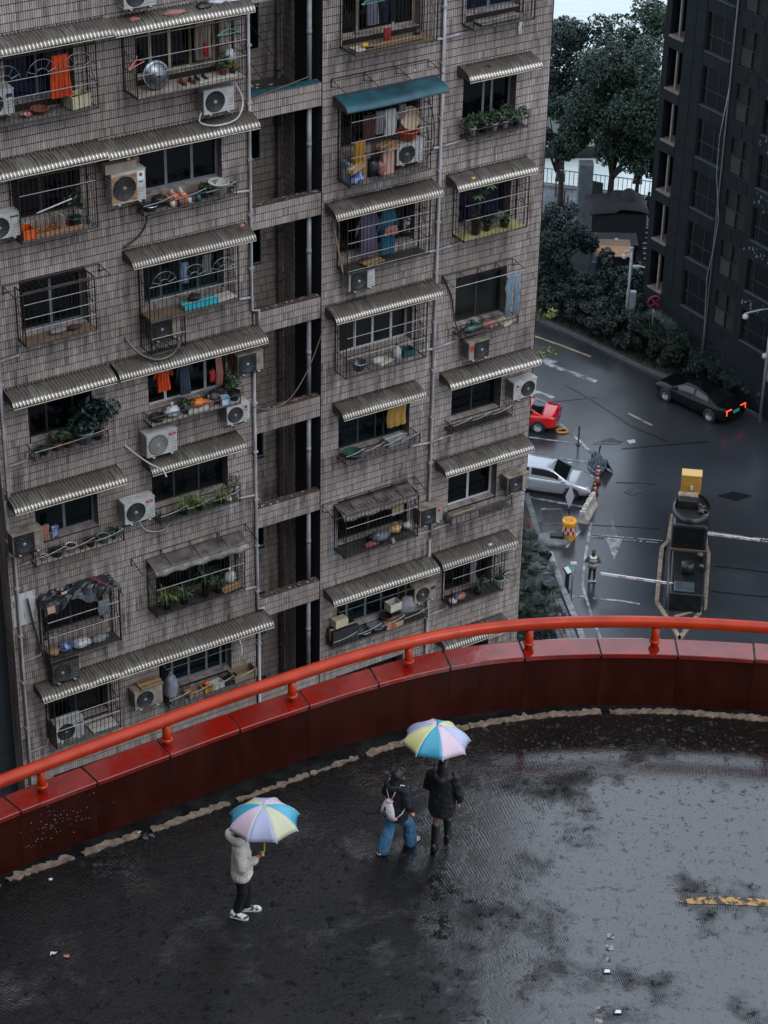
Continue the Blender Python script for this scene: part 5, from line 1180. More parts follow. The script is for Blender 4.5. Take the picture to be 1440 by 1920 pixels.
umbrella((C0_[0] - .13, C0_[1] + .12, DECK + 2.0), 'umbrella with pink, lilac, yellow and teal panels and a dark blue tip', ['teal', 'pink', 'lilac', 'yellow'] * 2, R=.56, H=.31, tilt=(.02, -.10), rz=radians(-125), handle_m=mat('blue_handle', rgb(40, 54, 110), .4), tip_m=mat('blue_tip', rgb(34, 46, 104), .4), shaft=.82)
q = MB(); q.tube([(.25, -.07, 1.02), (.25, -.05, .90), (.245, .0, .78)], .008, 5); o = q.build('bag_strap', mat('pale_strap', rgb(140, 136, 132), .5), pc)

# ---- person in the striped puffer jacket down in the lane
D0_ = (9.46, 87.40, 0)
pd = empty('person', D0_, 'person in a grey and white striped puffer jacket standing in the lane below', 'person', rz=radians(-4))
body = MB(); ell(body, [(0, 0, .82, .13, .1), (0, 0, 1.05, .125, .09), (0, .01, 1.3, .14, .09), (0, .015, 1.38, .065, .055)]); limb(body, [(0, .01, 1.34), (0, .035, 1.45)], [.052, .048]); head(pd, body, (0, .06, 1.51), .96)
limb(body, [(-.08, 0, .82), (-.1, .0, .45), (-.12, -.01, .08)], [.075, .052, .04]); limb(body, [(.08, 0, .82), (.1, .02, .45), (.11, .02, .08)], [.075, .052, .04]); limb(body, [(.16, 0, 1.31), (.26, .02, 1.08), (.1, .24, 1.06)], [.046, .04, .028]); limb(body, [(-.16, 0, 1.31), (-.26, .02, 1.08), (-.1, .24, 1.06)], [.046, .04, .028])
hand(body, (.1, .24, 1.06), (-.7, .6, .1), (0, 0, 1), .7, s=.92); hand(body, (-.1, .24, 1.06), (.7, .6, .1), (0, 0, 1), .7, s=.92); fuse(body, 'body', skin, pd, .008, 2)
pj = [mat('puffer_grey', rgb(70, 68, 66), .55, var=.2), mat('puffer_pale', rgb(150, 144, 138), .55, var=.15)]
for i in range(5):
    z = .74 + i * .12; q = MB(); ell(q, [(0, 0, z, .17, .14), (0, 0, z + .03, .215, .175), (0, 0, z + .09, .215, .175), (0, 0, z + .12, .17, .14)]); q.build('quilted_band', pj[i % 2], pd)
q = MB(); limb(q, [(.17, 0, 1.29), (.29, .02, 1.07), (.13, .2, 1.06)], [.095, .09, .065]); limb(q, [(-.17, 0, 1.29), (-.29, .02, 1.07), (-.13, .2, 1.06)], [.095, .09, .065]); fuse(q, 'sleeves', pj[0], pd, .012, 2)
q = MB(); limb(q, [(-.13, 0, 1.34), (-.08, -.14, 1.32), (.08, -.14, 1.32), (.13, 0, 1.34)], [.05, .06, .06, .05]); fuse(q, 'fur_hood', mat('pale_fur', rgb(196, 188, 176), .9, var=.15, vscale=30), pd, .012, 1, .03)
tr = MB(); ell(tr, [(0, 0, .68, .13, .11), (0, 0, .84, .15, .12)]); limb(tr, [(-.08, 0, .8), (-.1, 0, .45), (-.12, -.01, .08)], [.095, .07, .055]); limb(tr, [(.08, 0, .8), (.1, .02, .45), (.11, .02, .08)], [.095, .07, .055]); fuse(tr, 'trousers', bt, pd, .012, 2)
q = MB(); q.sphere((0, .05, 1.545), (.095, .108, .1), 12, 9); limb(q, [(0, -.02, 1.52), (0, -.06, 1.40)], [.088, .075]); fuse(q, 'hair', hair_m, pd, .012, 2)
shoe(pd, (-.12, -.07, 0), (-.13, .17, 0), cv, ws); shoe(pd, (.11, -.05, 0), (.15, .19, 0), cv, ws)
# ---- two distant figures on the promenade
for (x, y), lab, rz_ in (((14.57, 128.62), 'dark distant person standing on the riverside paving, reading', .4), ((15.58, 128.35), 'dark distant person half hidden by the corner of the dark tower', 2.0)):
    t = empty('person', (x, y, .02), lab, 'person', 'distant people on the promenade', rz_); body = MB(); dk = mat('dark_clothes', rgb(24, 26, 30), .8)
    ell(body, [(0, 0, .8, .15, .12), (0, 0, 1.05, .16, .12), (0, 0, 1.32, .18, .12), (0, 0, 1.4, .07, .06)]); limb(body, [(-.09, 0, .82), (-.1, .02, .45), (-.1, 0, .06)], [.1, .075, .06]); limb(body, [(.09, 0, .82), (.1, .04, .45), (.1, .05, .06)], [.1, .075, .06])
    limb(body, [(.17, 0, 1.3), (.24, .06, 1.06), (.12, .25, 1.1)], [.06, .055, .035]); limb(body, [(-.17, 0, 1.3), (-.24, .06, 1.06), (-.12, .25, 1.1)], [.06, .055, .035]); limb(body, [(0, 0, 1.36), (0, .02, 1.44)], [.055, .05]); body.sphere((0, .03, 1.54), (.08, .1, .115), 10, 8); fuse(body, 'body', dk, t, .015, 2)
    q = MB(); q.sphere((0, .02, 1.575), (.088, .105, .095), 10, 8); q.build('hair', hair_m, t)


# ================================================================== CARS
rubber = mat('tyre_rubber', rgb(18, 18, 19), .8); alloy = mat('alloy_rim', rgb(150, 152, 156), .3, .8); carglass = mat('car_glass', rgb(10, 16, 18), .04, spec=.7, var=.3, vscale=1); plastic = mat('black_car_plastic', rgb(16, 16, 17), .5)
def car(label, loc, rz, paint, kind='sedan', L=4.6, W=1.8, lights=None, plate=None, tail=None):
    t = empty('car', loc, label, 'car', 'cars on the street below', rz); hl = L / 2; hw = W / 2
    if kind == 'mpv': prof = [(-1, .30, .62), (-.975, .28, .86), (-.9, .26, .93), (-.6, .22, .95), (0, .2, .93), (.45, .22, .92), (.7, .24, .86), (.86, .26, .77), (.95, .28, .68), (.99, .32, .56)]; gh = [(-.93, .94), (-.78, 1.36), (-.35, 1.48), (.0, 1.47), (.16, 1.40), (.52, .92)]
    elif kind == 'coupe': prof = [(-1, .34, .70), (-.98, .3, .90), (-.9, .26, .97), (-.68, .22, .95), (0, .2, .88), (.45, .2, .86), (.75, .22, .80), (.9, .25, .72), (.97, .28, .62), (1, .32, .5)]; gh = [(-.70, .95), (-.40, 1.25), (-.1, 1.36), (.05, 1.35), (.15, 1.29), (.46, .87)]
    else: prof = [(-1, .34, .72), (-.985, .3, .95), (-.93, .26, 1.0), (-.7, .22, .98), (0, .2, .90), (.42, .2, .89), (.72, .22, .84), (.9, .25, .77), (.97, .28, .68), (1, .32, .52)]; gh = [(-.74, .98), (-.42, 1.30), (-.12, 1.43), (.08, 1.42), (.2, 1.35), (.5, .9)]
    def plan(f): return hw * (1 - .22 * max(0, abs(f) - .62) ** 2 / .144 * .9)
    xs = np.linspace(-1, 1, 41); P = []
    pf = [p_[0] for p_ in prof]
    for f in xs:
        zb, zt = np.interp(f, pf, [p_[1] for p_ in prof]), np.interp(f, pf, [p_[2] for p_ in prof]); w_ = plan(f); sh_ = zt - .03
        half = [(w_ * .80, zb), (w_ * .95, zb + .05), (w_ * .99, zb + .17), (w_, zb + .30 if zt - zb > .45 else zb + .6 * (zt - zb)), (w_ * .985, sh_ - .10), (w_ * .95, sh_ - .02), (w_ * .86, zt), (w_ * .45, zt + .025), (0, zt + .035)]
        row = [(f * hl, -y, z) for y, z in half] + [(f * hl, y, z) for y, z in half[-2::-1]]; P.append(row)
    q = MB().grid(P); q.poly(P[0]); q.poly(P[-1][::-1]); q.poly([r[0] for r in P] + [r[-1] for r in P[::-1]]); q.build('body', paint, t)
    # greenhouse
    gx = np.linspace(gh[0][0], gh[-1][0], 25); gf = [g[0] for g in gh]; gz = [g[1] for g in gh]
    def roof_z(f): return float(np.interp(f, gf, gz))
    def sect(f, e=0.0):
        zt = roof_z(f); zb = float(np.interp(f, pf, [p_[2] for p_ in prof])) - .05; wb = plan(f) * .9; wt = hw * .70 * (1 - .05 * abs(f)); k = (zt - zb) / .55; wt_ = wb + (wt - wb) * min(1, k)
        return [(-wb - e, zb), (-(wb * .45 + wt_ * .55) - e, zb + (zt - zb) * .55), (-wt_ - e * .5, zt - .055 * min(1, k)), (-wt_ * .82, zt + e), (0, zt + .03 * min(1, k) + e), (wt_ * .82, zt + e), (wt_ + e * .5, zt - .055 * min(1, k)), ((wb * .45 + wt_ * .55) + e, zb + (zt - zb) * .55), (wb + e, zb)]
    q = MB().grid([[(f * hl, y, z) for y, z in sect(f)] for f in gx]); q.build('roof', paint, t)
    i_ws = (gh[4][0] + .015, gh[5][0] - .05); i_rw = (gh[0][0] + .05, gh[1][0] - .0)
    def pane(nm, fs, c0, c1):
        P = [];
        for f in fs:
            s_ = sect(f, .006); ys = np.linspace(c0, c1, 7); row = []
            for y in ys:
                k = y; a = int(k); b2 = min(a + 1, 8); g = k - a; row.append((f * hl, s_[a][0] * (1 - g) + s_[b2][0] * g, s_[a][1] * (1 - g) + s_[b2][1] * g + (.002)))
            P.append(row)
        MB().grid(P).build(nm, carglass, t)
    pane('windscreen', np.linspace(*i_ws, 7), 2.35, 5.65); pane('rear_window', np.linspace(*i_rw, 7), 2.35, 5.65)
    m_ = (gh[1][0] + gh[4][0]) / 2
    for c0, c1 in ((.55, 1.78), (7.45, 6.22)):
        pane('side_window', np.linspace(gh[1][0] - .06, m_ - .035, 6), c0, c1); pane('side_window', np.linspace(m_ + .02, gh[4][0] + .14, 6), c0, c1)
    wx = [(-.60, -1), (-.60, 1), (.60, -1), (.60, 1)]; R = .325
    for f, sy in wx:
        q = MB(); q.lathe([(0, -.002), (R * 1.2, -.002), (R * 1.2, .03), (R * 1.14, .035)], 22, T(f * hl, sy * (plan(f) - .032), R + .02, 0, -sy * pi / 2)); q.build('wheel_arch', plastic, t)
        M = T(f * hl, sy * (plan(f) - .07), R, 0, -sy * pi / 2)
        q = MB(); q.lathe([(R * .62, -.1), (R * .96, -.1), (R, -.06), (R, .07), (R * .94, .095), (R * .66, .09), (R * .62, .06)], 24, M); wo = q.build('wheel', rubber, t)
        q = MB(); q.lathe([(R * .64, .07), (R * .60, .05), (R * .55, .03), (0, .035)], 20, M); q.build('rim', plastic, wo)
        q = MB(); q.lathe([(R * .65, .085), (R * .6, .09), (R * .58, .07)], 24, M)
        for k in range(10): a = 2 * pi * k / 10; q.tube([(0, 0, .075), (R * .62 * cos(a), R * .62 * sin(a), .078)], .017, 4, M)
        q.lathe([(0, .09), (.05, .085), (.055, .06)], 10, M); q.build('spokes', alloy, wo)
    for sy in (-1, 1):
        q = MB(); q.bbox(gh[5][0] * hl - .32, gh[5][0] * hl - .14, -.06, .06, -.06, .07, .03, T(0, sy * (plan(.4) + .05), prof[5][2] + .08)); q.build('wing_mirror', paint, t)
        q = MB(); fx = .93; q.sphere((0, 0, 0), (.17, .09, .075), 12, 8, T(fx * hl - .08, sy * plan(fx) * .80, .66, -sy * .5)); q.build('headlight', lights or mat('headlight_clear', rgb(170, 176, 180), .1, .2), t)
        q = MB()
        for k in range(2): x0 = (-.16 + .62 * k - .12) * hl * .5; q.bbox(x0, x0 + .19, -.012, .02, -.018, .018, .01, T(0, sy * plan(0) * .985, .74))
        q.build('door_handle', paint, t)
        q = MB(); 
        for xx in (gh[1][0] * hl * 1.1, m_ * hl, gh[5][0] * hl * .9): q.box(xx - .004, xx + .004, -.003, .003, .3, .86, T(0, sy * (plan(0) * .996), 0))
        q.build('door_gap', plastic, t)
        q = MB(); q.box(-1.3, 1.25, -.008, .008, .49, .525, T(0, sy * plan(0) * 1.0, 0)); q.build('side_moulding', paint, t)
        if tail: tail(t, sy, hl, plan)
    for f, sx in ((-1, -1), (1, 1)):
        q = MB(); q.box(-.02, .02, -hw * .5, hw * .5, .42, .5, T(f * hl * .992, 0, 0)); q.build('bumper_grille', plastic, t)
    if plate:
        q = MB(); q.box(-.012, .012, -.24, .24, -.075, .075, T(-hl - .005, 0, .74, 0, 0, .12)); q.build('number_plate', plate, t)
    return t
def tail_black(t, sy, hl, plan):
    lm = mat('lit_tail_lamp', rgb(255, 84, 52), .3, emit=1.1); q = MB(); y0 = sy * plan(-.97)
    q.box(-hl - .012, -hl + .06, min(y0 * .98, y0 * .45), max(y0 * .98, y0 * .45), .905, .935); q.prism([(-hl - .014, .93), (-hl + .03, .93), (-hl + .02, .66), (-hl - .014, .66)], y0 * .93 - .02, y0 * .93 + .02); q.build('tail_lamp', lm, t)
def tail_red(t, sy, hl, plan):
    q = MB(); q.sphere((0, 0, 0), (.08, .2, .07), 12, 8, T(-hl + .05, sy * plan(-.97) * .8, .80)); q.build('tail_lamp', mat('tail_lamp_red', rgb(90, 10, 12), .12), t)
pc_black = mat('black_car_paint', rgb(8, 9, 10), .16, spec=.22); pc_red = mat('red_car_paint', rgb(178, 14, 18), .16, coat=.7, spec=.5); pc_silver = mat('silver_car_paint', rgb(164, 168, 174), .22, .55, coat=.5)
car('silver hatchback parked nose out beside the tiled building', (7.82, 95.68, 0), radians(-14), pc_silver, 'mpv', 4.5, 1.76)
car('glossy red saloon parked behind the building corner, tail towards the road', (6.55, 102.3, 0), radians(166), pc_red, 'coupe', 4.5, 1.82, plate=mat('blue_plate', rgb(30, 70, 160), .4), tail=tail_red)
car('black saloon driving past the hedge with lit red tail lamps', (16.1, 104.38, 0), radians(133), pc_black, 'sedan', 4.9, 1.86, plate=mat('green_plate', rgb(64, 150, 120), .4), tail=tail_black)

# ================================================================== STREET FURNITURE
red_w = mat('cone_red', rgb(120, 34, 28), .6, var=.3); wht = mat('plastic_white', rgb(186, 180, 174), .5, col2=rgb(140, 130, 122), vscale=4)
def cone(loc, label):
    t = empty('traffic_cone', loc, label, 'traffic cone', 'red and white traffic cones'); q = MB(); q.bbox(-.2, .2, -.2, .2, 0, .04, .01); q.build('base', plastic, t)
    q = MB(); q.lathe([(.16, .04), (.11, .28)], 14); q.lathe([(.085, .42), (.06, .54)], 14); q.lathe([(.045, .62), (.025, .72), (0, .725)], 14); q.build('shell', red_w, t); q = MB(); q.lathe([(.11, .28), (.085, .42)], 14); q.lathe([(.06, .54), (.045, .62)], 14); q.build('reflective_band', wht, t); return t
cn = cone((10.40, 96.91, 0), 'red and white traffic cone nearest the dark banner pile'); c2 = copy_tree(cn, (10.30, 96.19, 0), 'red and white traffic cone in the middle of its row of three'); c3 = copy_tree(cn, (10.11, 95.21, 0), 'red and white traffic cone next to the pale water barrier'); c4 = copy_tree(cn, (10.52, 98.23, 0), 'red and white traffic cone behind the dark banner pile')
def water_barrier(loc, rz_, label, L_=1.75):
    t = empty('water_barrier', loc, label, 'road barrier', 'pale plastic water barriers', rz_); q = MB()
    sec = [(-.24, 0), (.24, 0), (.22, .18), (.12, .34), (.09, .78), (-.09, .78), (-.12, .34), (-.22, .18)]; k = len(sec)
    vs = [(x, y, z) for x in (-L_ / 2, L_ / 2) for y, z in sec]; q.add(vs, [tuple(range(k)), tuple(reversed(range(k, 2 * k)))] + [(i, i + k, (i + 1) % k + k, (i + 1) % k) for i in range(k)]); q.build('shell', wht, t)
    q = MB(); [q.box(x - .13, x + .13, -.1, .1, .78, .82) for x in (-.5, 0, .5)]; q.build('top_lug', wht, t); q = MB(); [q.lathe([(.05, .821), (0, .824)], 10, T(x, 0, 0)) for x in (-.5, 0, .5)]; q.build('filler_hole', plastic, t)
    q = MB(); q.prism([(-L_ / 2 - .12, .5), (-L_ / 2, .5), (-L_ / 2, .7), (-L_ / 2 - .12, .7)], -.15, .15); q.build('coupling', wht, t); return t
water_barrier((9.67, 93.25, 0), radians(70), 'pale plastic water filled barrier at the end of the cone row')
q = MB(); rr = random.Random(3); P = [[((i - 4) * .09 + rr.gauss(0, .03), (j - 5) * .12 + rr.gauss(0, .03), max(.02, .75 * (1 - abs(i - 4) / 4.5) + rr.gauss(0, .05))) for j in range(11)] for i in range(9)]
o = q.grid(P, sm=False).build('banner_pile', mat('dark_banner', rgb(28, 40, 50), .5, col2=rgb(62, 74, 84), vscale=9, sharp=.6), loc=(10.56, 97.60, 0), rz=.5, label='heap of dark blue banner cloth leaning among the cones', cat='banner')
md = o.modifiers.new('t', 'SOLIDIFY'); md.thickness = .02
def bollard(loc, label, h=1.0, lean=0.0, m=plastic, group='slim dark bollards by the parking bays'):
    t = empty('bollard', loc, label, 'bollard', group); t.rotation_euler = (0, lean, 0); q = MB(); q.lathe([(.09, 0), (.09, .05), (.04, .08), (.04, h), (.055, h + .02), (.05, h + .08), (0, h + .1)], 12); q.build('post', m, t); q = MB(); q.lathe([(.043, h * .68), (.043, h * .8)], 12); q.build('band', mat('dull_reflector', rgb(90, 40, 36), .4), t); return t
bollard((9.63, 99.96, 0), 'dark bollard at the corner of the empty parking bay'); bollard((10.44, 98.22, 0), 'leaning dark bollard beside the cones', .9, .12)
# crash drum
t = empty('crash_drum', (8.63, 91.09, 0), 'yellow crash drum with a red and white chequer band', 'crash drum'); q = MB(); q.lathe([(.30, 0), (.32, .05), (.32, .85), (.34, .9), (.34, 1.0), (.2, 1.0), (.18, .86), (0, .86)], 22); q.build('drum', mat('drum_yellow', rgb(206, 140, 26), .45, var=.15), t)
for k in range(16):
    for r_ in range(2):
        a0, a1 = 2 * pi * k / 16, 2 * pi * (k + 1) / 16; q = MB(); z0 = .32 + .2 * r_; q.grid([[(.325 * cos(a), .325 * sin(a), z) for a in np.linspace(a0, a1, 3)] for z in (z0, z0 + .2)]); q.build('chequer', mat('chequer_red', rgb(150, 24, 26), .45) if (k + r_) % 2 else mat('chequer_pale', rgb(176, 168, 164), .45), t)
# thin white notice board
t = empty('notice_board', (8.78, 93.21, 0), 'thin white notice board on a slanted post near the crash drum', 'sign'); q = MB(); q.bar((0, 0, 0), (0, 0, .5), .03); q.build('post', plastic, t)
q = MB(); q.add([(-.02, -.02, .35), (.18, 0, .95), (.02, .02, 1.65), (-.22, 0, .95), (-.02, .03, .35), (.18, .05, .95), (.02, .07, 1.65), (-.22, .05, .95)], [(0, 1, 2, 3), (7, 6, 5, 4), (0, 4, 5, 1), (1, 5, 6, 2), (2, 6, 7, 3), (3, 7, 4, 0)]); q.build('board', mat('notice_white', rgb(150, 150, 156), .4), t)
# intercom post and slim pole
t = empty('ticket_post', (8.27, 86.55, 0), 'black ticket post with a tilted green and white screen', 'ticket post'); q = MB(); q.box(-.09, .09, -.07, .07, 0, 1.05); q.box(-.17, .17, -.13, .13, 0, .03); q.build('post', plastic, t)
M = T(.05, 0, 1.12, .6, .5); q = MB(); q.bbox(-.22, .22, -.2, .2, -.06, .04, .015, M); q.build('housing', plastic, t); q = MB(); q.box(-.2, .04, -.17, .17, .041, .046, M); q.build('screen', mat('screen_pale', rgb(176, 186, 186), .3), t); q = MB(); q.box(.05, .2, -.17, .17, .041, .046, M); q.build('green_panel', mat('panel_green', rgb(24, 120, 84), .4), t)
t = empty('camera_pole', (8.46, 86.03, 0), 'slim grey pole with a small white camera head beside the ticket post', 'camera pole'); q = MB(); q.tube([(0, 0, 0), (0, 0, 1.75)], .035, 8); q.box(-.12, .12, -.12, .12, 0, .02); q.build('pole', alu, t); q = MB(); q.bbox(-.14, .14, -.09, .07, 1.75, 1.87, .02); q.build('camera_head', wht, t)
scrap_bit(9.55, 87.36, .12, wht, 'white scrap on the lane beside the standing person', z=.01); scrap_bit(7.59, 93.61, .1, tan_p, 'pale scrap near the iron cover', z=.01); scrap_bit(8.50, 86.65, .06, wht, 'white dot of litter by the slim pole', z=.01)
# coiled yellow hose
q = MB(); rr = random.Random(9); q.tube([((.28 + .07 * sin(k * 1.3)) * cos(k * .5), (.22 + .06 * cos(k * .9)) * sin(k * .5), .03 + .012 * (k % 4)) for k in range(52)], .028, 6); q.build('hose', mat('yellow_hose', rgb(176, 124, 44), .5), loc=(8.91, 101.36, 0), label='yellow hose coiled on the asphalt behind the red car', cat='hose')
# concrete kerb stub with a bird-like dark lump: low overturned concrete block
t = empty('concrete_block', (7.88, 90.87, 0), 'rounded low concrete block with a dark top by the bed kerb', 'concrete block'); q = MB(); q.sphere((0, 0, 0), (.85, .62, .34), 18, 8); fo = q.build('block', mat('wet_grey_concrete', rgb(104, 108, 108), .4, col2=rgb(58, 62, 56), vscale=2.5), t); q = MB(); q.bbox(-.15, .5, -.3, .05, .2, .42, .05); q.build('dark_lump', plastic, t)
q = MB(); q.lathe([(.95, 0), (.9, .035), (0, .05)], 24); q.build('raised_patch', mat('patched_asphalt', rgb(58, 58, 62), .5, col2=rgb(38, 39, 42), vscale=3), loc=(7.89, 91.72, .005), kind='structure')

# ---- toll island: kerbs, dark booth, yellow cabinet and boom barriers
isl_m = mat('cream_island_kerb', rgb(150, 132, 110), .5, col2=rgb(92, 78, 64), vscale=3.5, bump=.2, bscale=18)
isl = bpy.data.objects.new('island_kerb', None); COL.objects.link(isl); isl['kind'] = 'structure'
def kerbline(pts, w=.2, h=.14):
    for i in range(len(pts) - 1):
        a, b2 = Vector(pts[i]), Vector(pts[i + 1]); n_ = max(1, round((b2 - a).length / 1.4)); d_ = (b2 - a).normalized()
        for k in range(n_):
            p_ = a + (b2 - a) * (k + .5) / n_; ln = (b2 - a).length / n_ - .015; q = MB(); q.bbox(-ln / 2, ln / 2, -w / 2, w / 2, 0, h, .02, T(p_.x, p_.y, 0, atan2(d_.y, d_.x))); q.build('kerb_stone', isl_m, isl)
kerbline([(13.72, 93.27), (13.26, 90.85), (12.91, 90.27), (12.25, 85.66), (12.89, 83.22), (13.23, 81.60)]); kerbline([(15.24, 93.23), (14.96, 90.64), (15.02, 89.89), (14.35, 85.31), (13.45, 83.75), (12.87, 82.60)]); kerbline([(14.21, 85.13), (12.92, 84.48)], .16)
BX, BY = (13.91, 88.93); BR = atan2((14.38, 92.71)[1] - (13.50, 85.79)[1], (14.38, 92.71)[0] - (13.50, 85.79)[0]) - pi / 2
t = empty('toll_booth', (BX, BY, 0), 'long black toll booth island with dark glass cabin between the two lanes', 'toll booth', rz=BR)
dk = mat('booth_black', rgb(14, 15, 16), .3, var=.3); q = MB(); q.slab([(-.95, -4.6), (-.6, -5.1), (.6, -5.1), (.95, -4.6), (.95, 4.4), (-.95, 4.4)], .005, .12); q.build('plinth', mat('wet_dark_concrete', rgb(44, 48, 50), .3, var=.3), t)
q = MB(); q.bbox(-.8, .8, -.3, 2.1, .12, 2.3, .12); q.build('cabin', dk, t)
P = [[(.86 * cos(a) * (1 if r_ < 3 else .9), 1.0 + (1.35 if sin(a) > 0 else 1.2) * sin(a) * (1 if r_ < 3 else .93), z) for a in np.linspace(0, 2 * pi, 28)[:-1]] for r_, z in enumerate((2.3, 2.32, 2.52, 2.56))]
q = MB().grid(P, wrap=True); q.build('roof_rim', dk, t); q = MB(); q.slab([(.8 * cos(a), 1.0 + (1.25 if sin(a) > 0 else 1.1) * sin(a)) for a in np.linspace(0, 2 * pi, 28)[:-1]], 2.3, 2.34); q.build('roof_tray', black, t)
q = MB(); q.bbox(-.62, .25, 1.1, 1.85, 2.34, 2.75, .03); fo = q.build('roof_box', plastic, t); q = MB(); q.box(-.64, .27, 1.5, 1.88, 2.75, 2.79); q.build('box_lid', isl_m, fo)
q = MB(); rr = random.Random(12)
for _ in range(16): q.bbox(-.1, .1, -.05, .05, -.03, .03, .01, T(rr.uniform(.35, .7), rr.uniform(.3, 1.6), 2.4 + rr.uniform(0, .15), rr.uniform(0, 3), rr.uniform(-.6, .6)))
q.build('roof_clutter', mat('clutter_grey', rgb(96, 90, 86), .6, col2=rgb(40, 38, 36), vscale=8), t, kind='stuff')
q = MB(); q.bbox(-.72, .72, -4.1, -.5, .12, 1.05, .06); q.build('counter', dk, t); q = MB(); q.box(-.84, .84, -.45, -.35, 1.0, 1.1); q.build('cross_bar', mat('dull_bronze', rgb(92, 78, 66), .5, .3), t)
for sx in (-1, 1):
    q = MB(); q.tube([(sx * .82, -4.0, 1.1), (sx * .82, -.5, 1.1)], .045, 8); q.tube([(sx * .82, -4.0, .1), (sx * .82, -4.0, 1.1)], .04, 8); q.tube([(sx * .82, -.6, .1), (sx * .82, -.6, 1.1)], .04, 8); q.build('guard_rail', mat('dull_steel', rgb(70, 72, 74), .35, .5), t)
q = MB(); q.lathe([(.3, 1.06), (.28, 1.5), (.22, 1.52), (0, 1.53)], 20, T(0, -2.2, 0)); q.build('round_canister', mat('dark_metal', rgb(40, 38, 38), .3, .4), t)
q = MB(); q.bbox(-.55, .35, -4.0, -3.2, 1.06, 1.16, .04); q.build('floor_mat', mat('bluish_slab', rgb(50, 58, 62), .3, var=.3), t); q = MB(); q.sphere((.55, -1.0, 1.25), (.14, .14, .12), 12, 8); q.sphere((.62, -1.9, 1.2), (.12, .1, .1), 10, 8); q.build('lamp_head', mat('dull_steel', rgb(70, 72, 74)), t)
t = empty('barrier_cabinet', (14.30, 92.47, 0), 'tall yellow cabinet with a pale top behind the toll booth', 'cabinet', rz=BR); q = MB(); q.bbox(-.46, .46, -.3, .3, .05, 2.85, .02); q.build('body', mat('ochre_cabinet', rgb(156, 112, 46), .5, var=.12), t); q = MB(); q.box(-.47, .47, -.31, .31, 2.85, 2.88); q.build('top', mat('cream_top', rgb(206, 170, 106), .5), t)
q = MB(); [q.box(.462, .47, -.28, -.2, z, z + .03) for z in (.8, 1.2, 1.9, 2.2, 2.6)]; q.build('vent', plastic, t); q = MB(); q.bbox(-.03, .1, -.4, -.3, 2.15, 2.35, .02); q.build('handle', wht, t)
def boom(p0, p1, h, label, fringe=False):
    a, b2 = Vector((p0[0], p0[1], h)), Vector((p1[0], p1[1], h)); t = empty('boom_barrier', (a.x, a.y, 0), label, 'barrier arm', 'white boom barrier arms', atan2(b2.y - a.y, b2.x - a.x)); L_ = (b2 - a).length
    q = MB(); q.bbox(0, L_, -.035, .035, h - .06, h + .06, .01); q.build('arm', mat('boom_white', rgb(196, 192, 190), .4), t); q = MB(); [q.box(x, x + .35, -.038, .038, h - .055, h + .055) for x in np.arange(.5, L_ - .4, .8)]; q.build('red_band', mat('boom_red', rgb(168, 132, 128), .5), t)
    q = MB(); q.bbox(-.2, .1, -.16, .16, 0, h + .02, .03); q.build('motor_box', plastic, t)
    if fringe: q = MB(); [q.box(x, x + .12, -.1, -.03, h + .02, h + .06) for x in np.arange(.5, L_ - .2, .42)]; q.build('fringe', wht, t)
boom((12.91, 85.76), (9.74, 86.51), 1.0, 'white boom arm lowered over the entry lane beside the standing person'); boom((14.79, 90.14), (17.25, 89.63), 1.0, 'white boom arm lowered over the exit lane at the right', True)

# ---- signs and lamps along the hedge
grey_pole = mat('galvanised_pole', rgb(128, 134, 138), .4, .4, var=.2)
t = empty('street_lamp', (14.18, 111.68, 0), 'slim street lamp with a curved arm rising out of the hedge', 'street lamp'); SX, SY = (14.18, 111.68)
tz = (14.78, 0.20)
q = MB(); H_ = 4.4; q.tube([(0, 0, 0), (0, 0, H_ * .55), (0, 0, H_ - .6)] + [(-.6 + .6 * cos(a), 0, H_ - .6 + .6 * sin(a)) for a in np.linspace(.2, pi / 2, 7)] + [(-.85, 0, H_ + .05)], [.075] * 2 + [.06] * 9, 8); q.build('pole', grey_pole, t); q = MB(); q.bbox(-1.2, -.82, -.1, .12, H_ - .05, H_ + .09, .03); q.build('lamp_head', grey_pole, t)
t = empty('traffic_sign', (14.15, 110.41, 0), 'round no stopping sign, blue with a red rim and cross, above the hedge', 'traffic sign', rz=radians(6)); q = MB(); q.tube([(0, 0, 0), (0, 0, 3.35)], .05, 8); q.build('post', grey_pole, t)
M = T(0, -.07, 3.0, 0, pi / 2 ); q = MB(); q.lathe([(.33, .012), (.40, .012), (.40, -.012), (0, -.012)], 28, M); q.lathe([(.33, .0121), (.33, .006)], 28, M); q.build('rim', mat('sign_red', rgb(128, 26, 30), .5), t); q = MB(); q.lathe([(0, .018), (.33, .018)], 28, M); q.build('face', mat('sign_blue', rgb(30, 40, 92), .5), t)
q = MB(); [q.box(-.33, .33, -.003, .003, -.035, .035, T(0, -.095, 3.0) @ Matrix.Rotation(a, 4, 'Y')) for a in (pi / 4, -pi / 4)]; q.build('cross', mat('sign_red', rgb(128, 26, 30)), t)
def cam_pole(loc, h, arm, rz_, label, bulbs):
    t = empty('camera_mast', loc, label, 'camera mast', None, rz_); q = MB(); q.tube([(0, 0, 0), (0, 0, h)], .075, 8); q.tube([(0, 0, h - .1), (-arm * .5, 0, h - .15), (-arm, 0, h - .3)], .05, 8); q.sphere((0, 0, h), .11, 8, 6); q.build('pole', grey_pole, t)
    for x, z in bulbs: q = MB(); q.lathe([(.05, .3), (.14, .22), (.15, .08), (.1, .02), (0, 0)], 12, T(x, -.12 if x == 0 else 0, z)); q.build('dome_camera', wht, t)
    q = MB(); q.bbox(.08, .42, -.15, .15, h * .36, h * .55, .03); q.build('control_box', grey_pole, t); return t
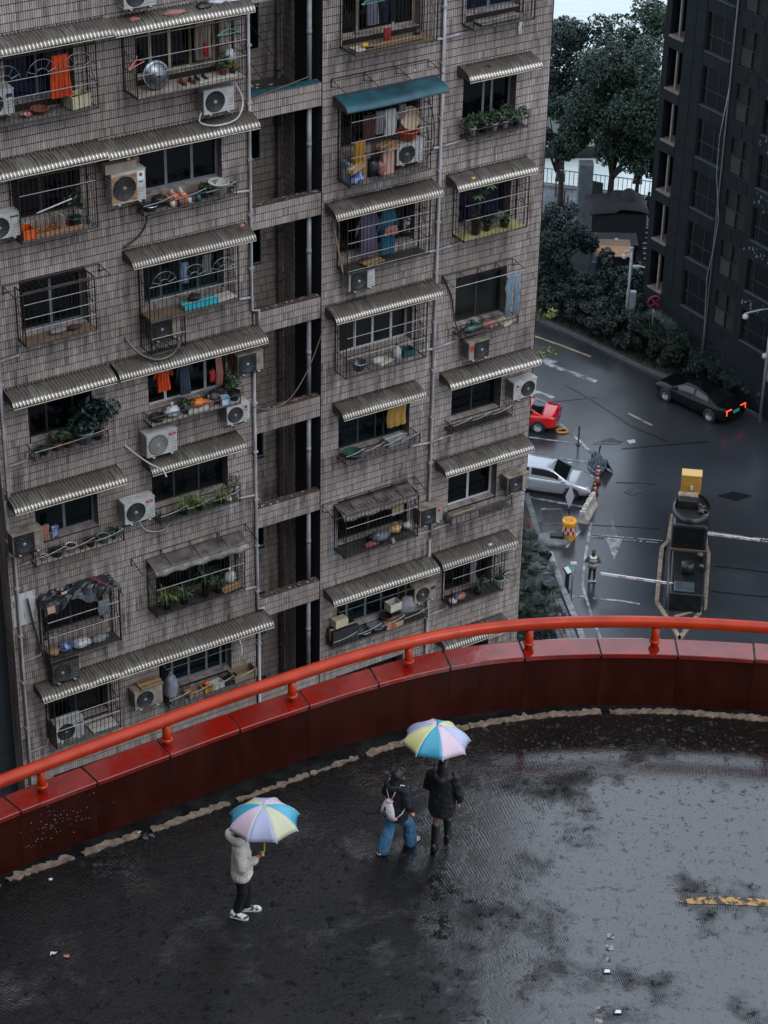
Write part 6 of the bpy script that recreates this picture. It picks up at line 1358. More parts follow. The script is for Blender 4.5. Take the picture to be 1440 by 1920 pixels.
cam_pole((19.07, 102.87, 0), 6.5, 1.4, .2, 'camera mast with an arm and two white dome cameras at the right edge', [(-1.38, 5.9), (-.12, 3.6)])
cam_pole((12.87, 111.62, 0), 5.5, .4, 0, 'thin pale camera mast in front of the wooden roof', [(-.38, 4.9)])


# ================================================================== DARK TOWER AT THE RIGHT
TQ = (13.63, 111.66); TRZ = RZ - pi / 2
TW = empty('dark_tower', (TQ[0], TQ[1], 0), 'dark slate clad tower at the right edge with louvred bays and corner openings', 'tower', rz=TRZ)
slate = mat('tower_slate', rgb(24, 29, 33), .6, col2=rgb(17, 21, 24), vscale=.9, bump=.1, bscale=20); slate.node_tree.nodes['Principled BSDF'].inputs['Specular IOR Level'].default_value = .18; slate_j = mat('tower_joint', rgb(9, 11, 12), .8)
TH_ = 48.0; TS = [17.45 - 2.78 * k for k in range(-11, 6)]
cols = [('open', .42, 1.55, 2.1), ('win', 3.15, 5.1, 2.02), ('louv', 5.72, 7.3, 2.02), ('win', 7.86, 10.6, 1.75), ('louv', 11.2, 12.8, 2.02), ('win', 13.4, 15.6, 2.02)]
us = sorted({0.0, 18.0} | {x for c in cols for x in c[1:3]}); zs = sorted({0.0, TH_} | {z for z in TS if 0 < z < TH_} | {z + h for z in TS for h in (2.1, 2.02, 1.75) if 0 < z + h < TH_})
q = MB()
for i in range(len(us) - 1):
    for k in range(len(zs) - 1):
        uc, zc = (us[i] + us[i + 1]) / 2, (zs[k] + zs[k + 1]) / 2
        if any(c[1] < uc < c[2] and any(z < zc < z + c[3] for z in TS) for c in cols): continue
        q.poly([(us[i], 0, zs[k]), (us[i + 1], 0, zs[k]), (us[i + 1], 0, zs[k + 1]), (us[i], 0, zs[k + 1])])
q.box(0, 18, 1.2, 12, 0, TH_); q.poly([(0, 0, TH_), (18, 0, TH_), (18, 1.2, TH_), (0, 1.2, TH_)]); q.poly([(18, 0, 0), (18, 1.2, 0), (18, 1.2, TH_), (18, 0, TH_)])
for z0_, z1_ in [(z + 2.1, z + 2.78) for z in TS if z > 0]: q.poly([(0, 0, z0_), (0, 0, z1_), (0, 1.2, z1_), (0, 1.2, z0_)])
q.build('wall', slate, TW)
# cladding slabs between the openings, with recessed joints
pr = random.Random(21); slab_meshes = {}
for z in [t_ for t_ in TS if .2 < t_ < 23]:
    for u0, u1 in ((1.62, 2.36), (2.40, 3.08)):
        for a, b2 in ((0.02, .9), (.94, 1.84), (1.88, 2.74)):
            key = (round(u1 - u0, 2), round(b2 - a, 2))
            if key not in slab_meshes: m_ = MB(); m_.box(0, u1 - u0, -.018, -.002, 0, b2 - a); slab_meshes[key] = m_.mesh('cladding_slab')
            link('cladding_slab', slab_meshes[key], slate, TW, (u0, pr.uniform(-.004, .002), z + a))
    for u0, u1 in ((3.15, 4.1), (4.14, 5.1), (5.72, 6.5), (6.54, 7.3), (7.86, 9.2), (9.24, 10.6), (.42, 1.55)):
        h_ = 2.78 - 2.1 if u0 < 7.8 else 2.78 - 1.8
        key = (round(u1 - u0, 2), round(h_, 2))
        if key not in slab_meshes: m_ = MB(); m_.box(0, u1 - u0, -.018, -.002, 0, h_ - .06); slab_meshes[key] = m_.mesh('cladding_slab')
        link('cladding_slab', slab_meshes[key], slate, TW, (u0, pr.uniform(-.004, .002), z - h_ + .02))
sill_m = mat('pale_sill', rgb(104, 94, 88), .6, var=.2); col_m = mat('pale_column', rgb(116, 107, 100), .6, var=.15); louv_m = mat('louvre_bronze', rgb(36, 32, 29), .5, .2, var=.2); tfr = mat('tower_window_frame', rgb(20, 22, 24), .45)
tm = {}
for kind, u0, u1, h_ in cols:
    W_ = u1 - u0
    for z in TS:
        if z < .2 or z + h_ > TH_: continue
        key = (kind, round(W_, 2))
        if key not in tm:
            parts = []
            if kind == 'open':
                m_ = MB(); m_.box(-.02, W_, -.05, .9, -.10, 0); parts.append(('sill', m_.mesh('sill'), sill_m)); m_ = MB(); m_.box(W_ * .5 - .05, W_ * .5 + .05, .12, .24, 0, h_); parts.append(('column', m_.mesh('column'), col_m))
                m_ = MB(); m_.box(0, W_, 1.1, 1.19, 0, h_); parts.append(('inner_wall', m_.mesh('inner_wall'), black))
                m_ = MB(); m_.poly([(W_, 0, 0), (W_, 1.1, 0), (W_, 1.1, h_), (W_, 0, h_)]); m_.poly([(0, 0, h_), (W_, 0, h_), (W_, 1.1, h_), (0, 1.1, h_)]); m_.poly([(0, 0, 0), (0, 0, h_), (0, 1.1, h_), (0, 1.1, 0)]); parts.append(('reveal', m_.mesh('reveal'), slate))
            elif kind == 'win':
                m_ = MB(); [m_.box(x - .03, x + .03, .12, .17, 0, h_) for x in (.03, W_ * .18, W_ * .62, W_ - .03)]; [m_.box(0, W_, .122, .168, zz - .03, zz + .03) for zz in (.03, h_ * .42, h_ - .03)]; parts.append(('window', m_.mesh('window'), tfr))
                m_ = MB(); m_.box(0, W_, -.04, .1, -.05, .0); parts.append(('sill', m_.mesh('sill'), mat('tower_sill', rgb(52, 56, 60), .5)))
                m_ = MB(); [m_.poly([(x, 0, 0), (x, .15, 0), (x, .15, h_), (x, 0, h_)]) for x in (0, W_)]; m_.poly([(0, 0, h_), (W_, 0, h_), (W_, .15, h_), (0, .15, h_)]); parts.append(('reveal', m_.mesh('reveal'), slate_j))
                m_ = MB(); [m_.box(x0 + .03, x1 - .03, .14, .148, .05, h_ - .05) for x0, x1 in ((.03, W_ * .18), (W_ * .18, W_ * .62), (W_ * .62, W_ - .03))]; parts.append(('pane', m_.mesh('pane'), glass))
            else:
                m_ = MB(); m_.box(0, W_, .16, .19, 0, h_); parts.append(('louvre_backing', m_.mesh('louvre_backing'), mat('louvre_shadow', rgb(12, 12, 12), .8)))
                m_ = MB(); [m_.box(x - .025, x + .025, .02, .14, 0, h_) for x in (.025, W_ * .55, W_ - .025)]; [m_.box(.05, W_ - .05, .021, .139, zz - .025, zz + .025) for zz in (.025, h_ * .5, h_ - .025)]; parts.append(('louvre_frame', m_.mesh('louvre_frame'), louv_m))
                m_ = MB(); m_.box(0, .5 * W_ - .05, -.035, .0, -.02, .02, T(0, 0, 0, 0, -.7)); sm_ = m_.mesh('louvre_slat'); m_ = MB(); m_.box(0, .45 * W_ - .08, -.025, .0, -.01, .01, T(0, 0, 0, 0, -.7)); sm2 = m_.mesh('louvre_slat')
                parts.append(('slat', sm_, louv_m)); parts.append(('slat2', sm2, louv_m))
            tm[key] = parts
        fo = None
        for nm, me, mm in tm[key]:
            if nm == 'slat':
                for k in range(9): link('louvre_slat', me, mm, TW, (u0 + .05, .09, z + .12 + .095 * k))
            elif nm == 'slat2':
                if 3 < z < 22:
                    for k in range(9): link('louvre_slat', me, mat('louvre_dark', rgb(20, 19, 18), .6), TW, (u0 + W_ * .55 + .04, .1, z + .14 + .095 * k))
            elif nm == 'pane' and fo is not None: link('pane', me, mm, fo)
            else:
                o = link(nm, me, mm, TW, (u0, 0, z)); fo = o if nm == 'window' else fo
q = MB(); q.tube([(5.33, -.06, 44), (5.33, -.06, .5)], .04, 8); q.build('downpipe', grey_pole, TW)
q = MB(); q.tube([(5.36, -.1, 16.2), (5.05, -.14, 13.6), (5.1, -.14, 11.6), (5.6, -.16, 9.4), (5.5, -.16, 8.0), (5.15, -.14, 6.0), (5.3, -.12, 3.2), (5.3, -.1, 1)], .02, 6); q.build('loose_cable', grey_pole, TW)
q = MB(); pr = random.Random(31)
for k in range(5):
    for _ in range(16):
        u, z = pr.gauss(8.7, .5), TS[11 + k] - .5 + pr.gauss(0, .22) if 11 + k < len(TS) else 2; s_ = pr.uniform(.02, .08); q.add([(-s_, 0, -s_), (s_, 0, -s_ * .6), (s_ * .8, 0, s_ * 1.4), (-s_ * .5, 0, s_)], [(0, 1, 2, 3)], T(u, -.022 - pr.uniform(0, .01), z))
q.build('flaking_paint', mat('pale_flake', rgb(84, 92, 96), .7), TW, kind='stuff')

# ================================================================== TREES, HEDGE AND BED PLANTS
def leaf_mat(name, c0, c1):
    m = bpy.data.materials.new(name); m.use_nodes = True; t = m.node_tree; b = t.nodes['Principled BSDF']; N = t.nodes.new; L = t.links.new
    ge = N('ShaderNodeNewGeometry'); r = N('ShaderNodeValToRGB'); L(ge.outputs['Random Per Island'], r.inputs[0]); r.color_ramp.elements[0].color = c0; r.color_ramp.elements[1].color = c1
    L(r.outputs[0], b.inputs['Base Color']); b.inputs['Roughness'].default_value = .42; b.inputs['Specular IOR Level'].default_value = .4; MATS[name] = m; return m
LEAF = leaf_mat('camphor_leaf', rgb(10, 30, 26), rgb(46, 68, 50)); LEAF_D = leaf_mat('dark_blue_green_leaf', rgb(6, 21, 21), rgb(20, 42, 38)); LEAF_Y = leaf_mat('sunny_yellow_leaf', rgb(70, 84, 30), rgb(136, 140, 52)); LEAF_S = leaf_mat('shrub_leaf', rgb(9, 18, 15), rgb(28, 40, 31)); PALM = leaf_mat('palm_blade', rgb(11, 22, 20), rgb(40, 54, 49)); POTL = leaf_mat('pot_plant_leaf', rgb(26, 44, 32), rgb(66, 88, 56)); ALOE = leaf_mat('aloe_blade', rgb(46, 62, 30), rgb(110, 122, 62))
def leaves_mesh(name, C, rad, n, size, rs, aspect=.5, up=.35, shell=.7):
    """n leaf quads spread through the ellipsoids C (x, y, z, rx, ry, rz); folded along the midrib"""
    C = np.array(C, float); vol = (C[:, 3] * C[:, 4] * C[:, 5]) ** .67; pick = rs.choice(len(C), n, p=vol / vol.sum())
    d = rs.normal(size=(n, 3)); d /= np.linalg.norm(d, axis=1)[:, None]; r = (shell + (1 - shell) * rs.rand(n) ** .6)[:, None]; r = np.where(rs.rand(n)[:, None] < .18, rs.rand(n)[:, None], r)
    c = C[pick, :3] + d * r * C[pick, 3:]
    nrm = d * .6 + np.array([0, 0, up]) + rs.normal(size=(n, 3)) * .55; nrm /= np.linalg.norm(nrm, axis=1)[:, None]
    a = np.cross(nrm, rs.normal(size=(n, 3))); a /= np.linalg.norm(a, axis=1)[:, None]; b = np.cross(nrm, a)
    s = (size * (.6 + .8 * rs.rand(n)))[:, None]
    V = np.stack([c - a * s, c + b * s * aspect + nrm * s * .12, c + a * s * 1.05, c - b * s * aspect + nrm * s * .12], 1).reshape(-1, 3); Q = np.arange(4 * n).reshape(n, 4)
    return np_mesh(name, V, Q)
def tree(x, y, h, crown, label, seed, leaf=LEAF, n=9000, size=.14, trunk_r=.22, cat='tree', group=None, z=0.0, limbs=6, lean=(0, 0), name='tree', clumps=26, fork=None):
    """crown: (cx, cy, cz, rx, ry, rz) relative to the base"""
    rs = np.random.RandomState(seed); rr = random.Random(seed); t = empty(name, (x, y, z), label, cat, group); cx, cy, cz, rx, ry, rz_ = crown; cl = []
    for k in range(clumps):
        d = rs.normal(size=3); d /= np.linalg.norm(d); d[2] = d[2] * .9 + .1; f = .5 + .5 * rs.rand(); s_ = .2 + .17 * rs.rand()
        cl.append((cx + d[0] * rx * f, cy + d[1] * ry * f, cz + d[2] * rz_ * f, rx * s_, ry * s_, rz_ * s_ * .8))
    link('crown', leaves_mesh('crown', cl, 0, n, size, rs), leaf, t)
    q = MB(); top = fork or max(.6, cz - rz_ * .55); p0 = Vector((0, 0, 0)); p1 = Vector((cx * .5 + lean[0], cy * .5 + lean[1], top)); q.tube([p0, p0.lerp(p1, .15) + Vector((0, 0, 0)), p0.lerp(p1, .6) + Vector((rr.gauss(0, .08), 0, 0)), p1], [trunk_r * 1.35, trunk_r, trunk_r * .85, trunk_r * .7], 9); q.build('trunk', bark, t)
    for k in range(limbs):
        e = Vector(cl[(k * 3) % len(cl)][:3]); m_ = p1.lerp(e, .5) + Vector((rr.gauss(0, .2), rr.gauss(0, .2), rr.uniform(0, .3))); q = MB(); q.tube([p1 - Vector((0, 0, .15 * k % .4)), p1.lerp(m_, .5), m_, e], [trunk_r * .55, trunk_r * .45, trunk_r * .3, trunk_r * .1], 6); q.build('limb', bark, t)
    return t
tree(12.90, 127.89, 11, (.7, 1.2, 6.7, 3.0, 3.0, 4.2), 'big leafy riverside tree in the middle with a forked dark trunk', 1, n=24000, size=.115, trunk_r=.24, limbs=8, fork=2.6, clumps=46)
tree(10.43, 129.94, 7, (.2, .6, 4.6, 2.0, 2.0, 2.0), 'riverside tree with a leaning trunk against the tiled building edge', 2, n=8000, size=.11, trunk_r=.18, fork=2.4, lean=(-.5, 0), clumps=22)
tree(10.57, 133.69, 10, (.1, 4, 6.0, 2.9, 2.9, 3.9), 'dark blue green tree rising behind, nearest the tiled building', 3, leaf=LEAF_D, n=17000, size=.12, trunk_r=.25, clumps=36)
tree(14.87, 129.12, 6, (.1, .3, 3.9, 2.1, 2.0, 2.0), 'lower round tree beside the dark tower', 4, n=9000, size=.11, trunk_r=.15, clumps=26, fork=2.3)
tree(15.40, 133.53, 10, (.5, 3, 6.6, 3.1, 2.8, 3.6), 'tall tree with a pale feathery top behind the lower round one', 5, n=15000, size=.115, trunk_r=.24, clumps=34)
tree(9.59, 116.78, 6, (-.1, .6, 3.1, 1.8, 1.8, 2.3), 'dense dark bushy tree against the tiled building below the promenade', 6, leaf=LEAF_D, n=10000, size=.10, trunk_r=.14, clumps=30)
tree(10.64, 115.81, 3, (.1, .2, 1.0, .8, .8, .7), 'small dark tree in front of the paved passage', 7, leaf=LEAF_D, n=4500, size=.11, trunk_r=.09, limbs=4)
tree(12.60, 112.25, 3, (0, 0, 1.1, 2.0, 1.5, .95), 'broad dark shrub tree in front of the painted mural wall', 8, leaf=LEAF_S, n=11000, size=.10, trunk_r=.12, limbs=5, clumps=30)
tree(14.44, 111.70, 2, (0, 0, .95, 1.3, 1.3, .85), 'dark shrub tree around the no stopping sign post', 9, leaf=LEAF_S, n=6000, size=.10, trunk_r=.1, limbs=4)
rr = random.Random(17); ORD = 'first second third fourth fifth sixth seventh eighth ninth tenth eleventh twelfth thirteenth fourteenth fifteenth'.split()
for i in range(15):
    f = (i + .5) / 15; x = hk[0][0] + (hk[-1][0] - hk[0][0]) * f; 
    k = min(int(np.searchsorted([p_[0] for p_ in hk], x)) - 1, len(hk) - 2); y = hk[k][1] + (hk[k + 1][1] - hk[k][1]) * (x - hk[k][0]) / (hk[k + 1][0] - hk[k][0])
    tree(x, y + 1.3 + rr.uniform(-.2, .3), 2, (0, 0, 1.0, .95, .9, .85), ORD[i] + ' clipped hedge shrub along the road kerb, counted from the tiled building', 40 + i, leaf=LEAF_S, n=2600, size=.075, trunk_r=.05, cat='shrub', group='hedge shrubs along the road kerb', limbs=2, name='hedge_shrub', clumps=10)
    tree(x + rr.uniform(-.4, .4), y + 3.2 + rr.uniform(-.3, .3), 2, (0, 0, 1.4, 1.1, 1.1, 1.2), ORD[i] + ' tall dark shrub in the back row of the hedge, counted from the tiled building', 60 + i, leaf=LEAF_D, n=2600, size=.09, trunk_r=.05, cat='shrub', group='hedge shrubs of the back row', limbs=2, name='hedge_shrub', clumps=10)
    if f > .25: tree(x + rr.uniform(-.4, .4), y + 5.6 + rr.uniform(-.3, .3), 2, (0, 0, 1.8, 1.4, 1.4, 1.6), ORD[i - 4] + ' dark shrub at the foot of the dark tower, counted from the road sign', 80 + i, leaf=LEAF_D, n=2600, size=.11, trunk_r=.05, cat='shrub', group='shrubs at the foot of the dark tower', limbs=2, name='hedge_shrub', clumps=12)
def fan_palm(x, y, h, label, seed, n=18, R=1.25, group='fan palms in the hedge', z=.1, leaf=PALM):
    rs = random.Random(seed); t = empty('fan_palm', (x, y, z), label, 'palm', group); q = MB(); q.tube([(0, 0, 0), (rs.gauss(0, .05), 0, h * .5), (rs.gauss(0, .08), rs.gauss(0, .08), h)], [.09, .08, .07], 7); q.build('trunk', bark, t); f = MB(); st = MB()
    for k in range(n):
        a = 2 * pi * k / n * 1.618 * 3 + rs.gauss(0, .2); el = rs.uniform(-.2, 1.2); L_ = R * rs.uniform(.5, .8); e = Vector((cos(a) * cos(el) * L_, sin(a) * cos(el) * L_, h + sin(el) * L_)); st.tube([(0, 0, h), e[:]], .012, 4)
        d_ = (e - Vector((0, 0, h))).normalized(); s_ = d_.cross(Vector((0, 0, 1))).normalized(); u_ = s_.cross(d_)
        for j in range(11):
            b_ = (j - 5) / 5 * 1.25; v = d_ * cos(b_) + s_ * sin(b_); ln = R * .62 * (1 - .25 * abs(b_)); w_ = v.cross(u_).normalized() * .028; m_ = e + v * ln * .55 + u_ * .02; f.add([e[:], (m_ + w_)[:], (e + v * ln - Vector((0, 0, .14 * ln)))[:], (m_ - w_)[:]], [(0, 1, 2, 3)])
    f.build('fronds', leaf, t); st.build('stalks', mat('palm_stalk', rgb(48, 56, 36), .6), t); return t
fan_palm(15.43, 110.79, 1.7, 'fan palm nearest the no stopping sign', 1); 
for i, (x, y, h) in enumerate(sorted(((16.44, 110.01, 2.0), (17.45, 109.31, 1.8), (18.22, 108.12, 2.1), (15.95, 108.01, 1.4), (17.12, 107.16, 1.5), (19.15, 108.77, 2.2), (19.03, 106.05, 1.6), (19.99, 106.99, 1.8), (14.87, 108.57, 1.3), (13.97, 109.65, 1.4), (17.93, 105.70, 1.3)))):
    fan_palm(x, y, h, 'dark fan palm with drooping fronds, ' + ORD[i + 1] + ' of the hedge palms from the no stopping sign', 2 + i)
# plants in the bed beside the tiled building
for i, (x, y, h) in enumerate(sorted(((6.62, 88.18, 1.0), (6.97, 86.41, .9), (6.16, 85.95, 1.2), (7.18, 84.69, .9), (6.44, 84.03, 1.1), (7.41, 82.40, .8), (6.27, 88.62, 1.0), (6.73, 82.78, 1.2)), key=lambda p_: -p_[1])):
    fan_palm(x, y, h, ORD[i] + ' low palm in the bed beside the tiled building, counted towards the handrail', 30 + i, n=18, R=.8, group='low palms in the planted bed')
for i, (x, y) in enumerate(sorted(((6.73, 89.56), (7.14, 87.98), (6.56, 86.84), (7.34, 85.56), (6.86, 85.54), (6.35, 84.66), (7.72, 83.86), (7.04, 81.98), (6.14, 82.56)), key=lambda p_: -p_[1])):
    tree(x - .3, y, 1.2, (0, 0, .55, .75, .75, .5), ORD[i] + ' low leafy plant under the bed palms, counted towards the handrail', 110 + i, leaf=LEAF_D, n=1500, size=.09, trunk_r=.03, cat='shrub', group='low plants in the planted bed', limbs=2, name='bed_plant', clumps=8)
# weeds and grass between the plants
rs = np.random.RandomState(5); n_ = 9000; A = np.array(hk); xi = rs.uniform(A[0, 0], A[-1, 0], n_); yi = np.interp(xi, A[:, 0], A[:, 1]) + rs.uniform(.4, 8, n_); zi = np.full(n_, .14); s_ = .05 + .1 * rs.rand(n_); an = rs.uniform(0, 6.28, n_); c = np.stack([xi, yi, zi], 1); dv = np.stack([np.cos(an), np.sin(an), np.zeros(n_)], 1)
V = np.stack([c - dv * s_[:, None] * .3, c + dv * s_[:, None] * .3, c + dv * s_[:, None] * .6 + np.array([0, 0, 1.6]) * s_[:, None]], 1).reshape(-1, 3); link('ground_cover', np_mesh('ground_cover', V, np.arange(3 * n_).reshape(n_, 3)), LEAF_D, kind='stuff')
# twig with yellow green leaves growing out at the building corner
for (u, z, k, lab) in ((7.0, 28.0, 90, 'small twig with yellow green leaves sprouting from the building corner above'), (7.02, 26.75, 130, 'leafy twig with yellow green leaves over the silver car at the building corner')):
    t = empty('twig', fw(u, z, .1), lab, 'twig', 'twigs sprouting from the building corner', RZ); q = MB(); q.tube([(-.05, 0, -.2), (.15, -.05, .05), (.42, -.1, .12)], .012, 5); q.build('stem', bark, t)
    link('leaves', leaves_mesh('leaves', [(.12, -.05, .05, .22, .15, .2), (.36, -.08, .06, .22, .15, .16)], 0, 34, .07, np.random.RandomState(k), .6), LEAF_Y, t)

# ================================================================== THINGS AROUND THE PROMENADE
t = empty('railing', (F0.x, F0.y, 0), 'pale riverside railing of thin upright bars along the promenade edge', 'railing', rz=atan2(FDIR.y, FDIR.x)); ln = (F1 - F0).length + 4
q = MB(); q.bar((-5, 0, 1.1), (ln, 0, 1.1), .035); q.bar((-5, 0, .15), (ln, 0, .15), .03); q.build('rail', alu, t); pm = MB(); pm.bar((0, 0, 0), (0, 0, 1.1), .022); pmesh = pm.mesh('railing_bar')
for k in range(int((ln + 5) / .28)): link('railing_bar', pmesh, alu, t, (-5 + k * .28, 0, 0))
q = MB(); q.box(-5, ln, -.15, .12, 0, .12); q.build('plinth', mat('railing_plinth', rgb(150, 152, 154), .5), t)
t = empty('concrete_pillar', (11.57, 127.35, 0), 'square grey concrete pillar standing left of the forked tree', 'pillar'); q = MB(); q.bbox(-.42, .42, -.42, .42, 0, 3.9, .03); q.build('shaft', mat('pillar_concrete', rgb(92, 98, 102), .6, var=.25), t); q = MB(); q.box(-.5, .5, -.5, .5, 0, .2); q.build('base', mat('pillar_concrete', rgb(92, 98, 102)), t)
t = empty('notice_stand', (12.39, 128.99, 0), 'dark green notice stand leaning beside the concrete pillar', 'notice stand', rz=-.5); q = MB(); q.box(-.45, .45, -.05, .05, .4, 2.0); q.build('board', mat('dark_green_board', rgb(28, 44, 44), .5, var=.3), t); q = MB(); [q.bar((x, 0, 0), (x, 0, .5), .03) for x in (-.4, .4)]; q.build('post', plastic, t)
b0 = bollard((10.86, 127.79, 0), 'dark promenade bollard in the row left of the concrete pillar', 1.15, group='promenade bollards', m=mat('blue_black_post', rgb(28, 36, 48), .5))
b0['label'] = 'first promenade bollard left of the concrete pillar, nearest the sheds'
for i, (x, y) in enumerate(((10.71, 128.58), (10.56, 129.29), (10.40, 130.02), (10.28, 130.66), (10.15, 131.32))): copy_tree(b0, (x, y, 0), ORD[i + 1] + ' promenade bollard in the row left of the concrete pillar, counted from the sheds')
# dark sheds below the promenade, timber roofed hut and painted wall
def shed(px, z, label, m, rz_=0.0, name='shed', roof=None, dims=(3, 2)):
    t = empty(name, (px[0], px[1], 0), label, 'shed', rz=rz_); w_, d_ = dims; q = MB(); q.box(-w_ / 2, w_ / 2, -d_ / 2, d_ / 2, 0, z); q.build('wall', m, t); return t
dshed = mat('dark_shed_wall', rgb(34, 38, 42), .7, var=.3, vscale=2)
s1 = shed((13.31, 124.80), 2.3, 'low dark shed with a humped roof in front of the promenade', dshed, .04, dims=(3.2, 2.6)); q = MB(); n_ = 12; q.grid([[(-1.75 + 3.5 * i / n_, y, 2.3 + .35 * max(0, sin(pi * i / n_)) ** .6 * (1 if i > 5 else .4)) for i in range(n_ + 1)] for y in (-1.45, 0, 1.45)]); o = q.build('roof', mat('dark_sheet_roof', rgb(13, 15, 17), .8, var=.3), s1); md = o.modifiers.new('t', 'SOLIDIFY'); md.thickness = .06
q = MB(); q.sphere((.75, .5, 2.35), (.6, .8, .75), 14, 9); q.build('dome', mat('dark_sheet_roof', rgb(26, 30, 34)), s1)
HX, HY = (12.57, 118.50); t = empty('timber_roof_hut', (HX, HY, 0), 'small hut with a flat timber board roof beside the camera mast', 'hut'); q = MB(); q.box(-.92, .92, -1.0, .9, 0, 2.36); q.build('wall', dshed, t)
bm_ = mat('roof_board', rgb(176, 128, 92), .6, col2=rgb(126, 92, 70), vscale=3, stretch=(.6, 5, 3)); bm2 = mat('roof_board_grey', rgb(128, 100, 82), .65, col2=rgb(88, 70, 60), vscale=3, stretch=(.6, 5, 3))
for k in range(8): q = MB(); q.box(-1.05, 1.05, -1.15 + .29 * k, -1.15 + .29 * k + .275, 2.36, 2.41 + .004 * (k % 3)); q.build('roof_board', bm_ if k < 5 else bm2, t)
MX, MY = (12.57, 117.76); t = empty('mural_wall', (MX, MY, 0), 'low wall painted with blue sky and green hills, half hidden by shrubs', 'wall', rz=radians(-3)); q = MB(); q.box(-1.15, 1.15, 0, .15, 0, 1.75); q.build('wall', mat('mural_blue', rgb(60, 110, 140), .6, col2=rgb(120, 150, 158), vscale=2.5), t)
def hill(x0, x1, z0, z1, m, y, nm):
    q = MB(); xs_ = np.linspace(x0, x1, 14); pl = [(x, z0 + (z1 - z0) * sin(pi * (x - x0) / (x1 - x0)) ** .8 * (.8 + .2 * sin(3 * x))) for x in xs_] + [(x1, .02), (x0, .02)]; q.prism(pl, y - .006, y); q.build(nm, m, t)
hill(-1.15, 1.15, .75, 1.28, mat('mural_olive', rgb(96, 104, 52), .6, var=.2), -.002, 'painted_hill'); hill(-1.15, .4, .55, .92, mat('mural_green', rgb(60, 92, 58), .6, var=.2), -.009, 'painted_hill'); hill(-.1, 1.15, .5, .85, mat('mural_brown', rgb(112, 86, 50), .6, var=.2), -.016, 'painted_hill')
q = MB(); q.box(-1.2, 1.2, -.03, .18, 1.75, 1.8); q.build('coping', mat('mural_coping', rgb(70, 120, 140), .6), t)
s2 = shed((12.94, 120.77), 1.9, 'dark lean-to with a white round lamp behind the mural wall', dshed, 0, dims=(2.3, 1.6)); q = MB(); q.sphere((0, -.5, 2.05), .16, 10, 7); q.build('lamp', wht, s2); q = MB(); q.box(-1.25, 1.25, -.9, .85, 1.9, 1.96); q.build('roof', mat('dark_sheet_roof', rgb(26, 30, 34)), s2)
q = MB(); q.poly([(x, y, .006) for x, y in ((8.44, 116.73), (9.15, 118.86), (10.90, 117.68), (11.02, 114.81), (9.79, 114.09))]); structure('path', q, stone_wet)
t = empty('striped_steps', (15.06, 123.53, 0), 'narrow white edged stair flight against the dark tower', 'steps')
for k in range(7): q = MB(); q.box(-.25, .25, -1.5 + .42 * k, -1.5 + .42 * k + .40, 0, .14 * (k + 1)); o = q.build('step', mat('step_dark', rgb(40, 42, 46), .6), t); q = MB(); q.box(-.25, .25, -1.505 + .42 * k, -1.43 + .42 * k, .14 * (k + 1) + .001, .14 * (k + 1) + .008); q.build('nosing', wht, o)
t = empty('scaffold_pole', (12.82, 112.14, 0), 'thin white striped post in front of the mural wall', 'post'); q = MB(); q.tube([(0, 0, 0), (.05, 0, 2.9)], .035, 6); q.build('post', grey_pole, t); q = MB(); [q.tube([(.05 * z / 2.9, 0, z), (.05 * (z + .2) / 2.9, 0, z + .2)], .04, 6) for z in np.arange(.2, 2.8, .45)]; q.build('white_band', wht, t)
# boat on the river
def boat(loc, label, hull, roof, rz_, s=1.0):
    t = empty('river_boat', loc, label, 'boat', 'boats moored on the river', rz_); q = MB(); P = [[(x * s, y * w_ * s, z * s) for y, z in ((-1, .9), (-.8, 0), (0, -.3), (.8, 0), (1, .9))] for x, w_ in ((-5, 1.1), (-3, 1.5), (0, 1.6), (3, 1.4), (5, .5), (6, .08))]
    q.grid(P); q.poly([p_[0] for p_ in P] + [p_[-1] for p_ in P[::-1]]); q.build('hull', hull, t); q = MB(); q.bbox(-4 * s, 2 * s, -1.3 * s, 1.3 * s, .9 * s, 2.0 * s, .05); q.build('cabin', wht, t); q = MB(); q.bbox(-4.4 * s, 2.6 * s, -1.5 * s, 1.5 * s, 2.0 * s, 2.2 * s, .05); q.build('roof', roof, t)
bx = (14.59, 156.87); boat((bx[0], bx[1], -5.9), 'boat with a bright turquoise roof glimpsed through the tree', mat('dark_hull', rgb(24, 30, 36), .5), mat('turquoise_roof', rgb(60, 170, 186), .4), .15)
bx = (13.90, 153.38); boat((bx[0], bx[1], -5.9), 'dark low boat lying nearer the bank behind the tree', mat('dark_hull', rgb(24, 30, 36)), mat('dark_roof', rgb(30, 34, 38), .5), .1, .9)


